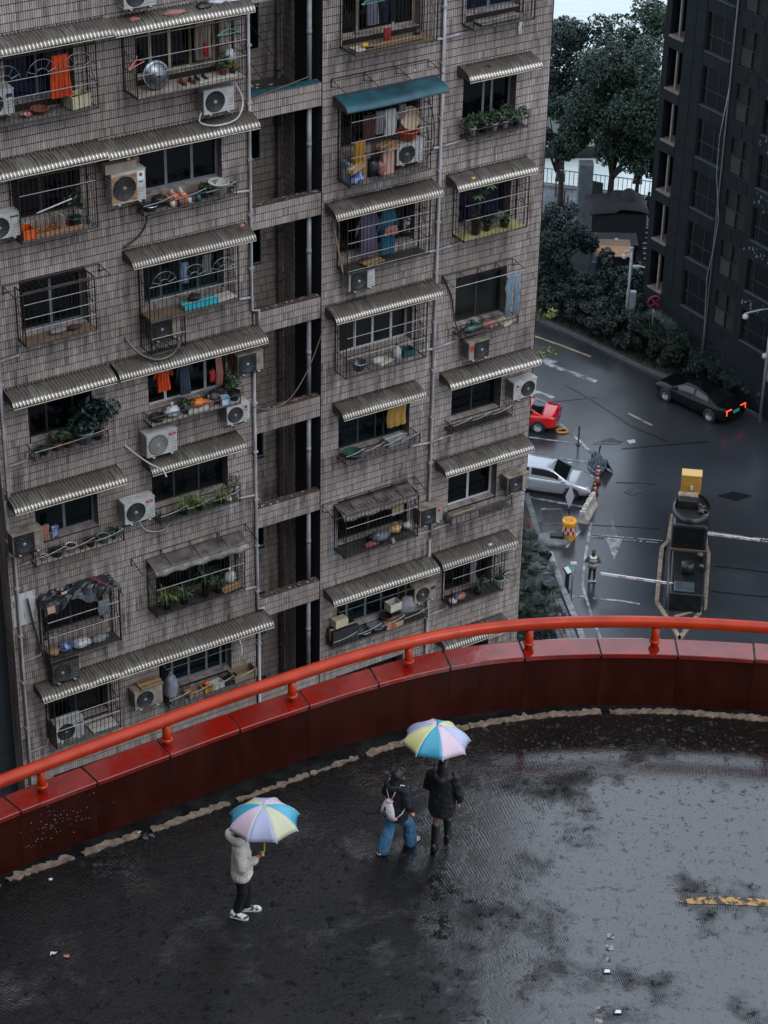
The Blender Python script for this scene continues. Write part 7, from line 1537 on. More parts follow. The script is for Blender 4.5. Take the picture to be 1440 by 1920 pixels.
# ================================================================== THINGS KEPT IN THE CAGES AND ON THE RACKS (u along the facade, o out of it)
terra = mat('terracotta', rgb(120, 66, 44), .75, var=.2, vscale=6); wpot = mat('white_pot', rgb(176, 174, 168), .45, var=.12); bpot = mat('blue_pot', rgb(40, 66, 96), .4, var=.2); kpot = mat('dark_pot', rgb(34, 34, 36), .5, var=.3); gpot = mat('green_pot', rgb(34, 72, 68), .45, var=.2); soil = mat('pot_soil', rgb(38, 30, 26), .95, var=.4, vscale=20)
carton = mat('carton', rgb(150, 116, 82), .8, col2=rgb(112, 84, 60), vscale=6); creambox = mat('cream_box', rgb(178, 168, 138), .6, var=.15, vscale=6); foam = mat('foam_box', rgb(178, 172, 158), .7, var=.12, vscale=8); orange_pl = mat('orange_plastic', rgb(196, 88, 32), .4, var=.15); red_pl = mat('red_plastic', rgb(160, 34, 30), .4); steel = mat('steel_basin', rgb(130, 134, 140), .22, .85, var=.15); wicker = mat('wicker', rgb(120, 100, 74), .8, var=.4, vscale=30, stretch=(1, 1, 6)); film_bag = mat('clear_plastic_bag', rgb(176, 178, 182), .25, var=.2, vscale=10); teal_box = mat('turquoise_board', rgb(36, 150, 160), .5, var=.25, vscale=6); navy = mat('navy_cloth', rgb(24, 34, 56), .8, var=.3); dark_bagm = mat('dark_bag', rgb(22, 23, 26), .3, var=.3)
def at_f(name, u, z, o, label, cat, group=None, rz=0.0): return empty(name, fw(u, z, o), label, cat, group, RZ + rz)
def pot(u, z, o, label, m=terra, r=.10, h=.16, plant=None, ph=.3, pr=.2, seed=1, leaf=None, n=120, ls=.06):
    t = at_f('pot_plant' if plant else 'flower_pot', u, z, o, label, 'pot plant' if plant else 'flower pot', 'pots on the window racks'); q = MB(); q.lathe([(r * .7, 0), (r * .95, h * .88), (r * 1.06, h * .88), (r * 1.06, h), (r * .92, h), (r * .88, h * .86), (0, h * .86)], 16); q.build('pot', m, t)
    q = MB(); q.lathe([(r * .86, h * .88), (0, h * .9)], 12); q.build('soil', soil, t); rs = np.random.RandomState(seed)
    if plant == 'bush':
        cl = [(rs.normal() * pr * .4, rs.normal() * pr * .3, h + ph * (.4 + .5 * rs.rand()), pr * .55, pr * .55, ph * .35) for _ in range(6)]; link('foliage', leaves_mesh('foliage', cl, 0, n, ls, rs, .5), leaf or POTL, t)
        q = MB(); [q.tube([(0, 0, h * .8), (c[0] * .6, c[1] * .6, (h + c[2]) / 2), c[:3]], .008, 4) for c in cl[:4]]; q.build('stem', bark, t)
    elif plant == 'spike':
        q = MB(); rr = random.Random(seed)
        for k in range(22):
            a = 2.4 * k; L_ = pr * rr.uniform(1.0, 1.7); up = rr.uniform(.5, 1.4); w_ = .014; p0 = Vector((0, 0, h * .9)); d_ = Vector((cos(a), sin(a), 0)); p1 = p0 + d_ * L_ * .45 + Vector((0, 0, ph * up * .7)); p2 = p0 + d_ * L_ + Vector((0, 0, ph * up * .5)); s_ = Vector((-sin(a), cos(a), 0)) * w_
            q.add([(p0 - s_)[:], (p0 + s_)[:], (p1 + s_ * 1.2)[:], (p1 - s_ * 1.2)[:], p2[:]], [(0, 1, 2, 3), (3, 2, 4)])
        q.build('blades', leaf or ALOE, t)
    elif plant == 'palmate':
        q = MB(); f = MB(); rr = random.Random(seed)
        for k in range(5):
            a = 1.26 * k + .4; tip = Vector((cos(a) * pr * .7, sin(a) * pr * .7, h + ph * rr.uniform(.6, 1.0))); q.tube([(0, 0, h * .8), (tip * .5 + Vector((0, 0, h * .5)))[:], tip[:]], .009, 5)
            for j in range(7):
                b_ = 2 * pi * j / 7; d_ = Vector((cos(b_), sin(b_), -.35)); m_ = tip + d_ * .10; s_ = Vector((-sin(b_), cos(b_), 0)) * .028; f.add([tip[:], (m_ + s_)[:], (tip + d_ * .2)[:], (m_ - s_)[:]], [(0, 1, 2, 3)])
        q.build('stem', bark, t); f.build('leaflets', leaf or POTL, t)
    return t
def basin(u, z, o, label, m, r=.2, h=.12, name='basin'):
    t = at_f(name, u, z, o, label, 'basin'); q = MB(); q.lathe([(r * .72, 0), (r, h), (r * 1.05, h), (r * 1.05, h - .012), (r * .97, h - .012), (r * .7, .012), (0, .012)], 22); q.build('bowl', m, t); q = MB(); q.tube([(r * 1.03 * cos(a), r * 1.03 * sin(a), h) for a in np.linspace(0, 2 * pi, 24)], .012, 5, cap=False); q.build('rim', m, t); return t
def boxy(u, z, o, label, w, d, h, m, rz=0.0, open_=False, name='carton', cat='box', stripe=None):
    t = at_f(name, u, z, o, label, cat, None, rz); q = MB()
    if open_:
        e = .018; q.box(-w / 2, w / 2, -d / 2, d / 2, 0, e); q.box(-w / 2, w / 2, -d / 2, -d / 2 + e, e, h); q.box(-w / 2, w / 2, d / 2 - e, d / 2, e, h); q.box(-w / 2, -w / 2 + e, -d / 2 + e, d / 2 - e, e, h); q.box(w / 2 - e, w / 2, -d / 2 + e, d / 2 - e, e, h)
    else: q.bbox(-w / 2, w / 2, -d / 2, d / 2, 0, h, .008)
    q.build('body', m, t)
    if not open_: q = MB(); q.box(-w / 2 - .003, w / 2 + .003, -.03, .03, h * .3, h + .003); q.build('tape', stripe or mat('parcel_tape', rgb(166, 146, 112), .35), t)
    else: q = MB(); q.box(-w / 2 - .008, w / 2 + .008, -d / 2 - .008, -d / 2, h - .03, h); q.build('rim', m, t)
    return t
def lump(u, z, o, label, r, m, name='bag', cat='bag', seed=1, knot=None):
    random.seed(seed); t = at_f(name, u, z, o, label, cat); q = MB(); q.sphere((0, 0, r[2]), r, 14, 10, lump=.45); q.build('body', m, t)
    if name not in ('bag', 'sack'): return t
    q = MB(); q.lathe([(r[0] * .18, 0), (r[0] * .1, .05), (r[0] * .22, .10), (r[0] * .2, .13)], 8, T(0, 0, r[2] * 1.9)); q.build('neck', knot or m, t); return t
def bottle(u, z, o, label, m, r=.04, h=.22, capm=None, group='bottles and tins on the racks'):
    t = at_f('bottle', u, z, o, label, 'bottle', group); q = MB(); q.lathe([(r, 0), (r, h * .68), (r * .4, h * .84), (r * .36, h * .93)], 12); q.build('body', m, t); q = MB(); q.lathe([(r * .45, h * .93), (r * .45, h), (0, h)], 10); q.build('cap', capm or kpot, t); return t
def cloth(name, u, z, o, label, shape, w, h, m, folds=5, depth=.03, cat='laundry', seed=1, rz=0.0, parts=()):
    """hanging laundry with real folds, front and back"""
    t = at_f(name, u, z, o, label, cat, 'laundry hung out to dry', rz); rr = random.Random(seed); ph = rr.uniform(0, 6)
    def sheet(x0, x1, z0, z1, taper=(1, 1), nx=20, nz=14, off=0):
        F_, B_ = [], []
        for i in range(nz + 1):
            f = i / nz; tw = taper[0] * (1 - f) + taper[1] * f; xm = (x0 + x1) / 2; hw = (x1 - x0) / 2 * tw; rf, rb = [], []
            for k in range(nx + 1):
                g = k / nx; x = xm - hw + 2 * hw * g + .012 * sin(7 * f + ph); y = depth * sin(folds * 2 * pi * g + ph + 1.5 * f) * (.25 + .75 * f) + off; ed = .012 + depth * .5 * min(1, 4 * g * (1 - g) + .2); zz = z0 + (z1 - z0) * f + (.014 * sin(folds * 2 * pi * g) if i == nz else 0); rf.append((x, y - ed, zz)); rb.append((x, y + ed, zz))
            F_.append(rf); B_.append(rb)
        q = MB().grid([f_ + b_[::-1] + [f_[0]] for f_, b_ in zip(F_, B_)]); return q
    if shape == 'shirt':
        sheet(-w / 2, w / 2, 0, -h, (.85, 1.0)).build('body', m, t)
        for sx in (-1, 1): q = MB(); q.grid([[(sx * (w * .40 + a * w * .34), -.022 * cos(b_ * pi) , -.01 - a * h * .34 - b_ * h * .20) for b_ in (0, .3, .6, 1)] for a in (0, .35, .7, 1)]); q.grid([[(sx * (w * .40 + a * w * .34), .02, -.01 - a * h * .34 - b_ * h * .20) for b_ in (0, .3, .6, 1)] for a in (0, .35, .7, 1)]); q.build('sleeve', m, t)
    elif shape == 'trousers':
        sheet(-w / 2, w / 2, 0, -h * .34, (.92, 1.05)).build('seat', m, t)
        for sx in (-1, 1): q = sheet(sx * w * .29 - w * .21, sx * w * .29 + w * .21, -h * .33, -h, (1, .8)); q.build('leg', m, t)
        q = MB(); q.box(-w * .47, w * .47, -.04, .035, -.03, .015); q.build('waistband', m, t)
    elif shape == 'shorts':
        sheet(-w / 2, w / 2, 0, -h * .5, (.85, 1.1)).build('seat', m, t); [sheet(sx * w * .29 - w * .26, sx * w * .29 + w * .26, -h * .45, -h, (1, 1.05)).build('leg', m, t) for sx in (-1, 1)]
    else: sheet(-w / 2, w / 2, 0, -h, (.72, 1.0) if shape == 'skirt' else (1, 1.02)).build('cloth', m, t); q = MB(); q.box(-w * .36 if shape == 'skirt' else -w / 2, w * .36 if shape == 'skirt' else w / 2, -.03, .03, -.03, .01); q.build('hem', m, t)
    q = MB(); q.tube([(0, 0, 0), (0, 0, .05), (.025, 0, .075), (.045, 0, .055)], .005, 5); q.build('hook', iron_pale, t); return t
def hanger(u, z, o, label, m, w=.42, rz=0.0):
    t = at_f('clothes_hanger', u, z, o, label, 'clothes hanger', None, rz); q = MB(); q.tube([(-w / 2, 0, 0), (0, 0, .13), (w / 2, 0, 0), (-w / 2, 0, -.01)], .009, 5); q.build('frame', m, t); q = MB(); q.tube([(0, 0, .13), (0, 0, .18), (.03, 0, .21), (.05, 0, .18)], .007, 5); q.build('hook', m, t); return t
def line3(name, pts, r, m, label, cat):
    """cable or hose through facade points (u, z, o)"""
    w0 = Vector(fw(*pts[0])); P = [Vector(fw(u, z, o)) - w0 for u, z, o in pts]; S_ = []
    for i in range(len(P) - 1):
        p0, p1, p2, p3 = P[max(i - 1, 0)], P[i], P[i + 1], P[min(i + 2, len(P) - 1)]
        for k in range(6): f = k / 6; S_.append(.5 * ((2 * p1) + (p2 - p0) * f + (2 * p0 - 5 * p1 + 4 * p2 - p3) * f * f + (3 * p1 - p0 - 3 * p2 + p3) * f ** 3))
    S_.append(P[-1]); q = MB(); q.tube(S_, r, 6); return q.build(name, m, loc=w0[:], label=label, cat=cat)
C_or = mat('orange_cloth', rgb(206, 72, 14), .8, col2=rgb(170, 48, 10), vscale=8); C_gr = mat('grey_cloth', rgb(120, 118, 120), .85, var=.2); C_wh = mat('white_cloth', rgb(176, 174, 172), .85, var=.12); C_pu = mat('purple_cloth', rgb(84, 76, 96), .8, var=.2); C_te = mat('teal_cloth', rgb(24, 84, 108), .8, var=.2); C_pk = mat('pink_cloth', rgb(146, 98, 90), .85, var=.2); C_je = mat('pale_jeans', rgb(128, 144, 154), .85, col2=rgb(102, 120, 132), vscale=5); C_mu = mat('mustard_cloth', rgb(158, 116, 34), .8, var=.2); C_rd = mat('red_cloth', rgb(150, 28, 32), .8)

# -- column A
cloth('skirt', -7.15, 38.15, .42, 'bright orange pleated skirt hanging in the top left cage', 'skirt', .56, .98, C_or, 6, .035)
boxy(-6.72, 36.84, .3, 'cream plastic crate, tilted, at the right end of the skirt cage', .5, .36, .3, creambox, .2, True, 'crate'); boxy(-6.75, 36.81, .12, 'dark box behind the cream crate', .5, .12, .22, kpot)
basin(-7.65, 36.82, .25, 'shallow brown dish on the floor of the skirt cage', terra, .2, .12); lump(-8.0, 36.82, .3, 'red and white crumpled packet left of the brown dish', (.13, .08, .06), mat('red_white_wrap', rgb(186, 150, 146), .5, col2=rgb(150, 30, 34), vscale=14, sharp=.8), 'packet', 'packet', 3)
boxy(-7.55, 33.89, .28, 'wide shallow orange tray of dried food', 1.5, .36, .10, mat('bamboo_tray', rgb(150, 110, 78), .7, var=.3, vscale=12), 0, True, 'tray', 'tray'); boxy(-8.18, 33.9, .3, 'orange plastic tub at the left end of its cage', .3, .36, .24, orange_pl, 0, True, 'tub')
q = MB(); rr = random.Random(14)
for _ in range(46): x, y = rr.uniform(-.7, .6), rr.uniform(-.14, .14); q.bbox(-.07, .07, -.012, .012, 0, .02, .004, T(x, y, .03 + rr.uniform(0, .06), rr.uniform(-.5, .9)))
q.build('dried_strips', mat('orange_strip', rgb(186, 104, 52), .6, col2=rgb(110, 56, 32), vscale=10, isl=.3), loc=fw(-7.55, 33.9, .28), rz=RZ, kind='stuff', label='orange dried strips spread in the shallow tray', cat='food')
pot(-6.95, 33.9, .32, 'dark green pot with a sparse plant at the right of the dried food', gpot, .16, .26, 'bush', .75, .3, 5, n=60); boxy(-7.3, 33.95, .3, 'white folded card standing beside the dark green pot', .04, .25, .34, wpot, .3, name='card', cat='card'); bottle(-6.6, 33.9, .3, 'pale blue bottle right of the dark green pot', bpot)
line3('tube_lamp', [(-8.0, 34.55, .54), (-7.1, 34.72, .54)], .018, C_wh, 'thin white rod hanging across the cage with the dried food', 'rod')
lump(-7.5, 31.24, .22, 'grey rag on the sagging board of the empty rusty cage', (.25, .1, .05), C_gr, 'rag', 'rag', 6); lump(-7.1, 31.24, .25, 'brown heap of dry leaves on the sagging board', (.2, .1, .05), litter_m[0], 'leaf_heap', 'leaves', 8)
pot(-7.0, 28.1, .24, 'big pale bowl pot with wide spreading leaves', mat('celadon_pot', rgb(104, 120, 124), .4), .24, .32, 'bush', .75, .62, 9, LEAF_D, 420, .09); pot(-8.1, 28.1, .28, 'small green glazed pot at the left end of the leafy rack', gpot, .15, .2); pot(-7.75, 28.1, .26, 'terracotta pot with low leaves, second from the left on the leafy rack', terra, .13, .2, 'bush', .25, .26, 10, n=120); pot(-7.42, 28.1, .26, 'brown pot with rounded leaves beside the big pale bowl', terra, .14, .16, 'bush', .3, .3, 11, n=160); pot(-6.62, 28.1, .26, 'dark pot with a bushy plant at the right end of the leafy rack', kpot, .13, .2, 'bush', .7, .42, 12, LEAF_D, 260, .08)
for i, (u, r, m, lab) in enumerate(((-8.25, .1, wpot, 'smallest white pot beside the yellowed fan unit'), (-7.9, .17, kpot, 'large black pot, second from the yellowed fan unit'), (-7.5, .15, wpot, 'wide white pot in the middle of its row of pots'), (-7.2, .09, terra, 'small round brown pot in the row of pots'), (-6.95, .13, kpot, 'dark pot with a rim, right of the small brown pot'), (-6.6, .16, mat('jade_pot', rgb(104, 124, 112), .4), 'jade green pot near the right end of the pot row'))): pot(u, 25.03, .2, lab, m, r, .2 if r > .12 else .12)
pot(-6.3, 25.03, .2, 'little plant at the right end of the pot row', gpot, .08, .12, 'bush', .2, .15, 13, n=50)
cloth('socks', -8.15, 25.95, .12, 'pink socks pegged beside the yellowed fan unit', 'towel', .22, .42, C_pk, 3, .02); cloth('socks', -7.88, 25.85, .12, 'white and blue socks pegged by the dark window', 'towel', .18, .34, mat('blue_white_cloth', rgb(150, 160, 190), .8, col2=rgb(40, 50, 90), vscale=12, sharp=.7), 3, .02)
# tarpaulin on the black cage
t = at_f('tarpaulin', -7.4, 23.85, .26, 'crumpled black tarpaulin thrown over the cage, with a printed strip', 'tarpaulin'); rr = random.Random(19); P = []
for i in range(25):
    row = []
    for k in range(12): x = -1.1 + 2.2 * i / 24; y = -.32 + .6 * k / 11; edge = max(0, -y - .22) * 3 + max(0, abs(x) - .98) * 2.4; row.append((x + rr.gauss(0, .012), y + rr.gauss(0, .012), .07 * sin(3 * x + 1) * cos(5 * y) + rr.gauss(0, .025) - edge * (.7 + .5 * sin(6 * x)) + .08))
    P.append(row)
o = MB().grid(P, sm=False).build('sheet', mat('black_tarp', rgb(22, 24, 28), .22, col2=rgb(40, 44, 50), vscale=4, bump=.4, bscale=10), t); o.modifiers.new('t', 'SOLIDIFY').thickness = .008
q = MB(); q.grid([[(.42 + .1 * k / 3 + .18 * i / 6, -.35 + .55 * i / 6 * -1 + .45, .17 + .02 * sin(4 * i)) for k in range(4)] for i in range(7)], sm=False); q.build('printed_strip', mat('red_printed_strip', rgb(150, 52, 62), .5, col2=rgb(40, 26, 34), vscale=34, sharp=.8), t)
q = MB(); q.grid([[(-.55 + .05 * k, -.2 + .05 * i, .16 + .04 * (i == 1)) for k in range(4)] for i in range(3)], sm=False); q.grid([[(-1.05 + .07 * k, -.36 - .02 * i, .02 - .09 * i) for k in range(4)] for i in range(3)], sm=False); q.build('bright_scrap', mat('orange_scrap', rgb(176, 96, 52), .6, col2=rgb(150, 146, 142), vscale=5), t)
cloth('plastic_strip', -6.85, 23.5, .53, 'shiny torn plastic strips hanging from the tarpaulin', 'towel', .3, .42, mat('shiny_strip', rgb(128, 132, 138), .15, .3, var=.3, vscale=14), 4, .03)
for u, m, lab, sz in ((-8.2, carton, 'tan paper heap in the tarpaulin cage', (.18, .14, .11)), (-7.85, mat('blue_white_pack', rgb(160, 168, 180), .4, col2=rgb(36, 70, 140), vscale=6, sharp=.7), 'blue and white pack in the tarpaulin cage', (.18, .13, .13)), (-7.4, film_bag, 'clear bag of rubbish in the tarpaulin cage', (.26, .16, .11)), (-6.9, C_gr, 'grey rumpled cloth at the right of the tarpaulin cage', (.26, .14, .08))): lump(u, 22.12, .26, lab, sz, m, 'bundle', 'bundle', int(-u * 10))
boxy(-6.95, 19.42, .3, 'flat white board lying at the right in the lowest left cage', .75, .4, .03, wpot, 0, name='board', cat='board')
lump(-6.2, 21.05, .3, 'white and red crumpled bag on the dented awning', (.14, .12, .05), mat('red_white_wrap', rgb(186, 150, 146)), 'packet', 'packet', 23)
# -- column B
t = at_f('wok', -4.75, 36.92, .42, 'large steel wok leaning upright in the wok cage', 'wok'); M = T(0, 0, .34, 0, pi / 2 - .2); q = MB(); q.lathe([(0, .16), (.16, .14), (.27, .06), (.33, 0), (.34, .005), (.31, .0)], 26, M); q.build('bowl', steel, t); q = MB(); q.tube([(-.05, -.18, .36), (0, -.24, .36), (.05, -.18, .36)], .014, 6); q.build('knob', kpot, t)
t = at_f('shoes', -3.95, 36.9, .38, 'pair of red and black trainers on the pale board in the wok cage', 'shoes')
for sx in (-.12, .12): shoe(t, (sx, .1, 0), (sx + .03, -.17, 0), mat('red_trainer', rgb(150, 46, 34), .6, col2=rgb(40, 26, 26), vscale=12, sharp=.7), kpot)
t = at_f('shoes', -3.55, 36.9, .34, 'pair of dark shoes right of the red trainers', 'shoes')
for sx in (-.1, .1): shoe(t, (sx, .1, 0), (sx, -.16, 0), kpot, ws)
boxy(-3.2, 36.9, .38, 'white foam board flat on the floor of the wok cage', 1.0, .42, .03, foam, name='board', cat='board'); cloth('glove', -3.35, 37.75, .3, 'red rubber glove hanging in the wok cage', 'towel', .12, .34, C_rd, 2, .02); cloth('towel', -3.3, 38.2, .05, 'pale striped curtain cloth by the wok cage window', 'towel', .42, .95, mat('pale_striped_cloth', rgb(150, 132, 116), .8, col2=rgb(80, 66, 58), vscale=5, stretch=(6, 1, .3)), 4, .03)
pot(-2.95, 36.9, .36, 'terracotta pot with dark leaves at the right of the wok cage', terra, .12, .2, 'bush', .25, .22, 15, n=120); pot(-2.72, 36.9, .4, 'small pot with yellow flowers in the corner of the wok cage', kpot, .09, .15, 'bush', .16, .14, 16, LEAF_Y, 70); lump(-2.68, 37.12, .2, 'white tied bag above the flower pots in the wok cage', (.13, .1, .16), film_bag, seed=17)
hanger(-5.45, 37.75, .85, 'pink clothes hanger sticking out at the left of the wok cage', mat('pink_plastic', rgb(206, 110, 104), .4), .62, .5); hanger(-3.0, 38.05, .76, 'green clothes hanger on the front of the wok cage', mat('green_plastic', rgb(38, 140, 120), .4), .6)
for u, o, s_, m, lab in ((-5.2, .3, (.14, .1, .05), C_pk, 'pink rag on the long littered awning'), (-4.2, .35, (.3, .12, .06), C_pk, 'spread pale pink rag beside the top fan unit'), (-3.4, .3, (.2, .12, .07), dark_bagm, 'black rag on the long littered awning'), (-3.0, .2, (.22, .14, .07), film_bag, 'white plastic bag on the long littered awning'), (-2.55, .22, (.3, .1, .05), film_bag, 'second white bag near the right end of the littered awning')): lump(u, 38.62 - o * .16, o, lab, s_, m, 'rag', 'rag', int(-u * 31))
boxy(-5.75, 35.05, .3, 'flat grey indoor unit box lying on top of the tan grilled fan unit', .82, .26, .24, mat('old_indoor_unit', rgb(128, 116, 102), .5, var=.2), 0, name='appliance_box', cat='box')
for i, (u, lab, kind) in enumerate(((-4.95, 'steel pan with bowls at the left end of the sneaker rack', 'b'), (-4.65, 'black rice pot in the sneaker rack', 'p'))): (basin(u, 33.87, .24, lab, steel, .2, .13) if kind == 'b' else lump(u, 33.87, .16, lab, (.19, .16, .13), kpot, 'cooking_pot', 'pot', 4))
t = at_f('shoes', -4.2, 34.1, .2, 'white and orange sneakers standing on the crowded rack', 'shoes')
for sx in (-.12, .12): shoe(t, (sx, .12, 0), (sx, -.17, 0), mat('white_orange_sneaker', rgb(196, 190, 186), .5, col2=rgb(190, 74, 36), vscale=9, sharp=.5), ws)
boxy(-4.2, 33.87, .2, 'orange shoe box under the sneakers', .5, .32, .2, orange_pl, name='shoe_box')
for i, u in enumerate((-4.4, -4.2, -3.95, -3.7)): bottle(u, 33.87, .36, ('white tin', 'blue jar', 'white jar with a dark lid', 'teal jar')[i] + ' at the front of the sneaker rack', (wpot, bpot, wpot, gpot)[i], .065, .19)
pot(-3.45, 33.87, .22, 'round plant pot between the jars and the basin', bpot, .13, .16, 'bush', .14, .17, 18, n=70); basin(-3.05, 33.87, .22, 'wide white enamel basin on a blue bucket', wpot, .25, .3)
boxy(-2.82, 33.95, .2, 'tilted dark slate at the right end of the sneaker rack', .3, .28, .02, kpot, .1, name='tile', cat='tile')
boxy(-3.75, 31.1, .36, 'turquoise printed carton lying in the sunburst cage', .95, .32, .12, teal_box, 0, name='carton', stripe=mat('cream_print', rgb(170, 172, 150), .5)); lump(-3.85, 31.22, .3, 'dark cap lying on the turquoise carton', (.16, .12, .09), kpot, 'cap', 'cap', 21); boxy(-3.05, 31.1, .3, 'pale folded newspaper in the sunburst cage', .6, .36, .05, C_wh, .1, name='newspaper', cat='newspaper')
cloth('cloth_strip', -4.1, 32.3, .3, 'pale blue cloth tip hanging in the sunburst cage', 'towel', .2, .55, mat('pale_blue_cloth', rgb(116, 132, 156), .8), 3, .03); cloth('cloth_strip', -3.45, 32.35, .25, 'grey cloth hanging in the middle of the sunburst cage', 'towel', .24, .5, C_gr, 3, .03)
line3('rod', [(-3.8, 30.95, .5), (-3.55, 30.75, .95)], .012, iron_pale, 'thin steel rod sticking out under the sunburst cage', 'rod')
cloth('shirt', -4.72, 29.62, .2, 'orange shirt hanging at the left of the crowded rack', 'shirt', .36, .74, C_or, 4, .03, seed=3); cloth('shirt', -4.1, 29.7, .16, 'dark blue grey shirt hanging next to the orange shirt', 'shirt', .3, 1.1, mat('slate_cloth', rgb(48, 60, 74), .8, var=.2), 4, .03, seed=4); cloth('scarf', -3.15, 29.5, .2, 'pinkish red scarf hanging by the right pane above the crowded rack', 'towel', .18, .85, C_pk, 3, .03, seed=5); cloth('cloth_strip', -3.35, 29.1, .22, 'small white and red cloth left of the pinkish scarf', 'towel', .14, .3, C_rd, 2, .02, seed=6); line3('dried_chillies', [(-2.75, 29.6, .15), (-2.76, 29.3, .2), (-2.73, 29.0, .16)], .045, mat('chilli_red', rgb(84, 30, 28), .5, var=.4, vscale=20), 'string of dried red chillies by the old fan unit', 'chillies')
basin(-4.95, 28.15, .25, 'round dark pan at the left end of the crowded rack', kpot, .2, .1); lump(-4.55, 28.14, .26, 'clear plastic bag beside the round dark pan', (.22, .15, .14), film_bag, seed=24); pot(-4.15, 28.14, .26, 'small cactus pot on blue tubs in the crowded rack', bpot, .13, .2, 'bush', .18, .17, 25, n=90); lump(-3.85, 28.24, .26, 'bright orange net bag of fruit on the crowded rack', (.24, .15, .10), mat('orange_fruit', rgb(226, 124, 30), .5, col2=rgb(170, 74, 20), vscale=10), 'fruit_bag', 'bag', 26); boxy(-3.85, 28.14, .26, 'white and brown flat box under the orange fruit', .6, .3, .1, foam)
lump(-3.5, 28.14, .26, 'pink tied bag right of the orange fruit', (.16, .12, .10), C_pk, seed=27); lump(-3.3, 28.14, .2, 'dark round pot with a lid on the crowded rack', (.22, .17, .18), kpot, 'cooking_pot', 'pot', 28); boxy(-3.1, 28.14, .38, 'white and blue carton at the front of the crowded rack', .22, .16, .24, mat('white_blue_carton', rgb(180, 186, 190), .5, col2=rgb(60, 130, 170), vscale=4, sharp=.6)); bottle(-2.98, 28.14, .2, 'blue bottle behind the white and blue carton', bpot, .05, .3); pot(-2.75, 28.14, .25, 'green plant in a round pot at the right end of the crowded rack', kpot, .16, .22, 'bush', .5, .34, 29, n=240)
for i, (u, lab) in enumerate(((-4.3, 'aloe plant at the left of the mossy rack'), (-3.85, 'aloe plant in the middle of the mossy rack'), (-3.2, 'largest aloe plant, near the right end of the mossy rack'))): pot(u, 25.2, .26, lab, kpot, .12, .14, 'spike', .34, .32, 30 + i)
pot(-2.78, 25.2, .2, 'twiggy grey plant at the right end of the mossy rack', wpot, .1, .16, 'bush', .55, .26, 34, n=40); lump(-3.0, 25.2, .32, 'small white round lump on the mossy rack', (.08, .08, .07), wpot, 'ball', 'ball', 35)
for i, (u, lab, pr) in enumerate(((-4.9, 'yucca with yellow green blades at the left of the spiky plant cage', .42), (-4.4, 'second spiky plant in its cage', .36), (-3.75, 'tall spiky plant on a bare stem in the middle of its cage', .4), (-3.35, 'low spiky plant right of the tall one', .3))): pot(u, 22.48, .3, lab, kpot, .13, .2 if i != 2 else .55, 'spike', .42, pr, 36 + i, ALOE if i == 0 else POTL)
lump(-4.4, 22.48, .12, 'pale bag behind the spiky plants', (.22, .1, .12), film_bag, seed=41); lump(-2.95, 22.6, .2, 'white paper bag at the right of the spiky plant cage', (.18, .1, .16), C_wh, seed=42); boxy(-3.0, 22.48, .28, 'flat brown board at the right of the spiky plant cage', .6, .34, .05, carton, .1, name='board', cat='board')
lump(-4.85, 19.38, .24, 'grey full sack standing beside the grimy fan unit', (.19, .17, .46), mat('grey_sack', rgb(132, 134, 142), .5, col2=rgb(98, 100, 108), vscale=5, bump=.5, bscale=14), 'sack', 'sack', 43); boxy(-5.5, 20.24, .28, 'brown board lying on top of the grimy fan unit', .66, .36, .05, carton, 0, name='board', cat='board')
for u, w_, m, lab in ((-4.15, .5, carton, 'wooden tray left on the basket rack'), (-3.75, .3, C_mu, 'yellow lump in the middle of the basket rack'), (-3.45, .4, foam, 'pale tray in the middle of the basket rack'), (-3.0, .45, kpot, 'dark tray with white scraps on the basket rack')): boxy(u, 19.37, .22, lab, w_, .28, .14, m, .1, True, 'tray', 'tray')
boxy(-2.62, 19.4, .22, 'wide wicker basket at the right end of its rack', .72, .38, .24, wicker, .05, True, 'basket', 'basket'); lump(-3.75, 19.5, .22, 'bright yellow fruit in the basket rack', (.09, .08, .08), orange_pl, 'fruit', 'fruit', 44)
line3('lamp', [(-2.75, 20.85, .1), (-2.7, 20.5, .3), (-2.72, 20.2, .32)], .035, wpot, 'white hanging spout by the window above the basket rack', 'spout')
# -- column C
for u, m, w_, lab in ((.85, C_wh, .55, 'white newspaper sheets at the left of the topmost cage in its column'), (1.7, wood, 1.7, 'brown plank along the front of the topmost cage in its column')): boxy(u, 36.92, .48, lab, w_, .34, .035, m, .05, name='newspaper' if m is C_wh else 'plank', cat='newspaper' if m is C_wh else 'plank')
lump(.9, 36.96, .5, 'yellow packet on the white newspaper', (.1, .07, .05), mat('yellow_packet', rgb(210, 166, 40), .4), 'packet', 'packet', 45); cloth('flag', 1.65, 37.25, .35, 'red and pink folded umbrella cloth standing in the topmost cage', 'towel', .2, .3, C_rd, 2, .03); lump(2.5, 36.96, .4, 'small dark toy in the topmost cage of its column', (.1, .08, .08), kpot, 'toy', 'toy', 46)
cloth('shirt', 1.25, 38.4, .3, 'grey striped shirt in the topmost cage of its column', 'shirt', .34, 1.0, mat('grey_striped_cloth', rgb(120, 122, 136), .8, col2=rgb(60, 62, 78), vscale=10, stretch=(1, 1, 8)), 4, .03, seed=8); cloth('trousers', 1.7, 38.6, .3, 'dark navy trousers in the topmost cage of its column', 'trousers', .4, 1.2, navy, 4, .03, seed=9); hanger(.95, 38.15, .78, 'turquoise hanger at the front of the topmost cage in its column', mat('green_plastic', rgb(38, 140, 120)), .66)
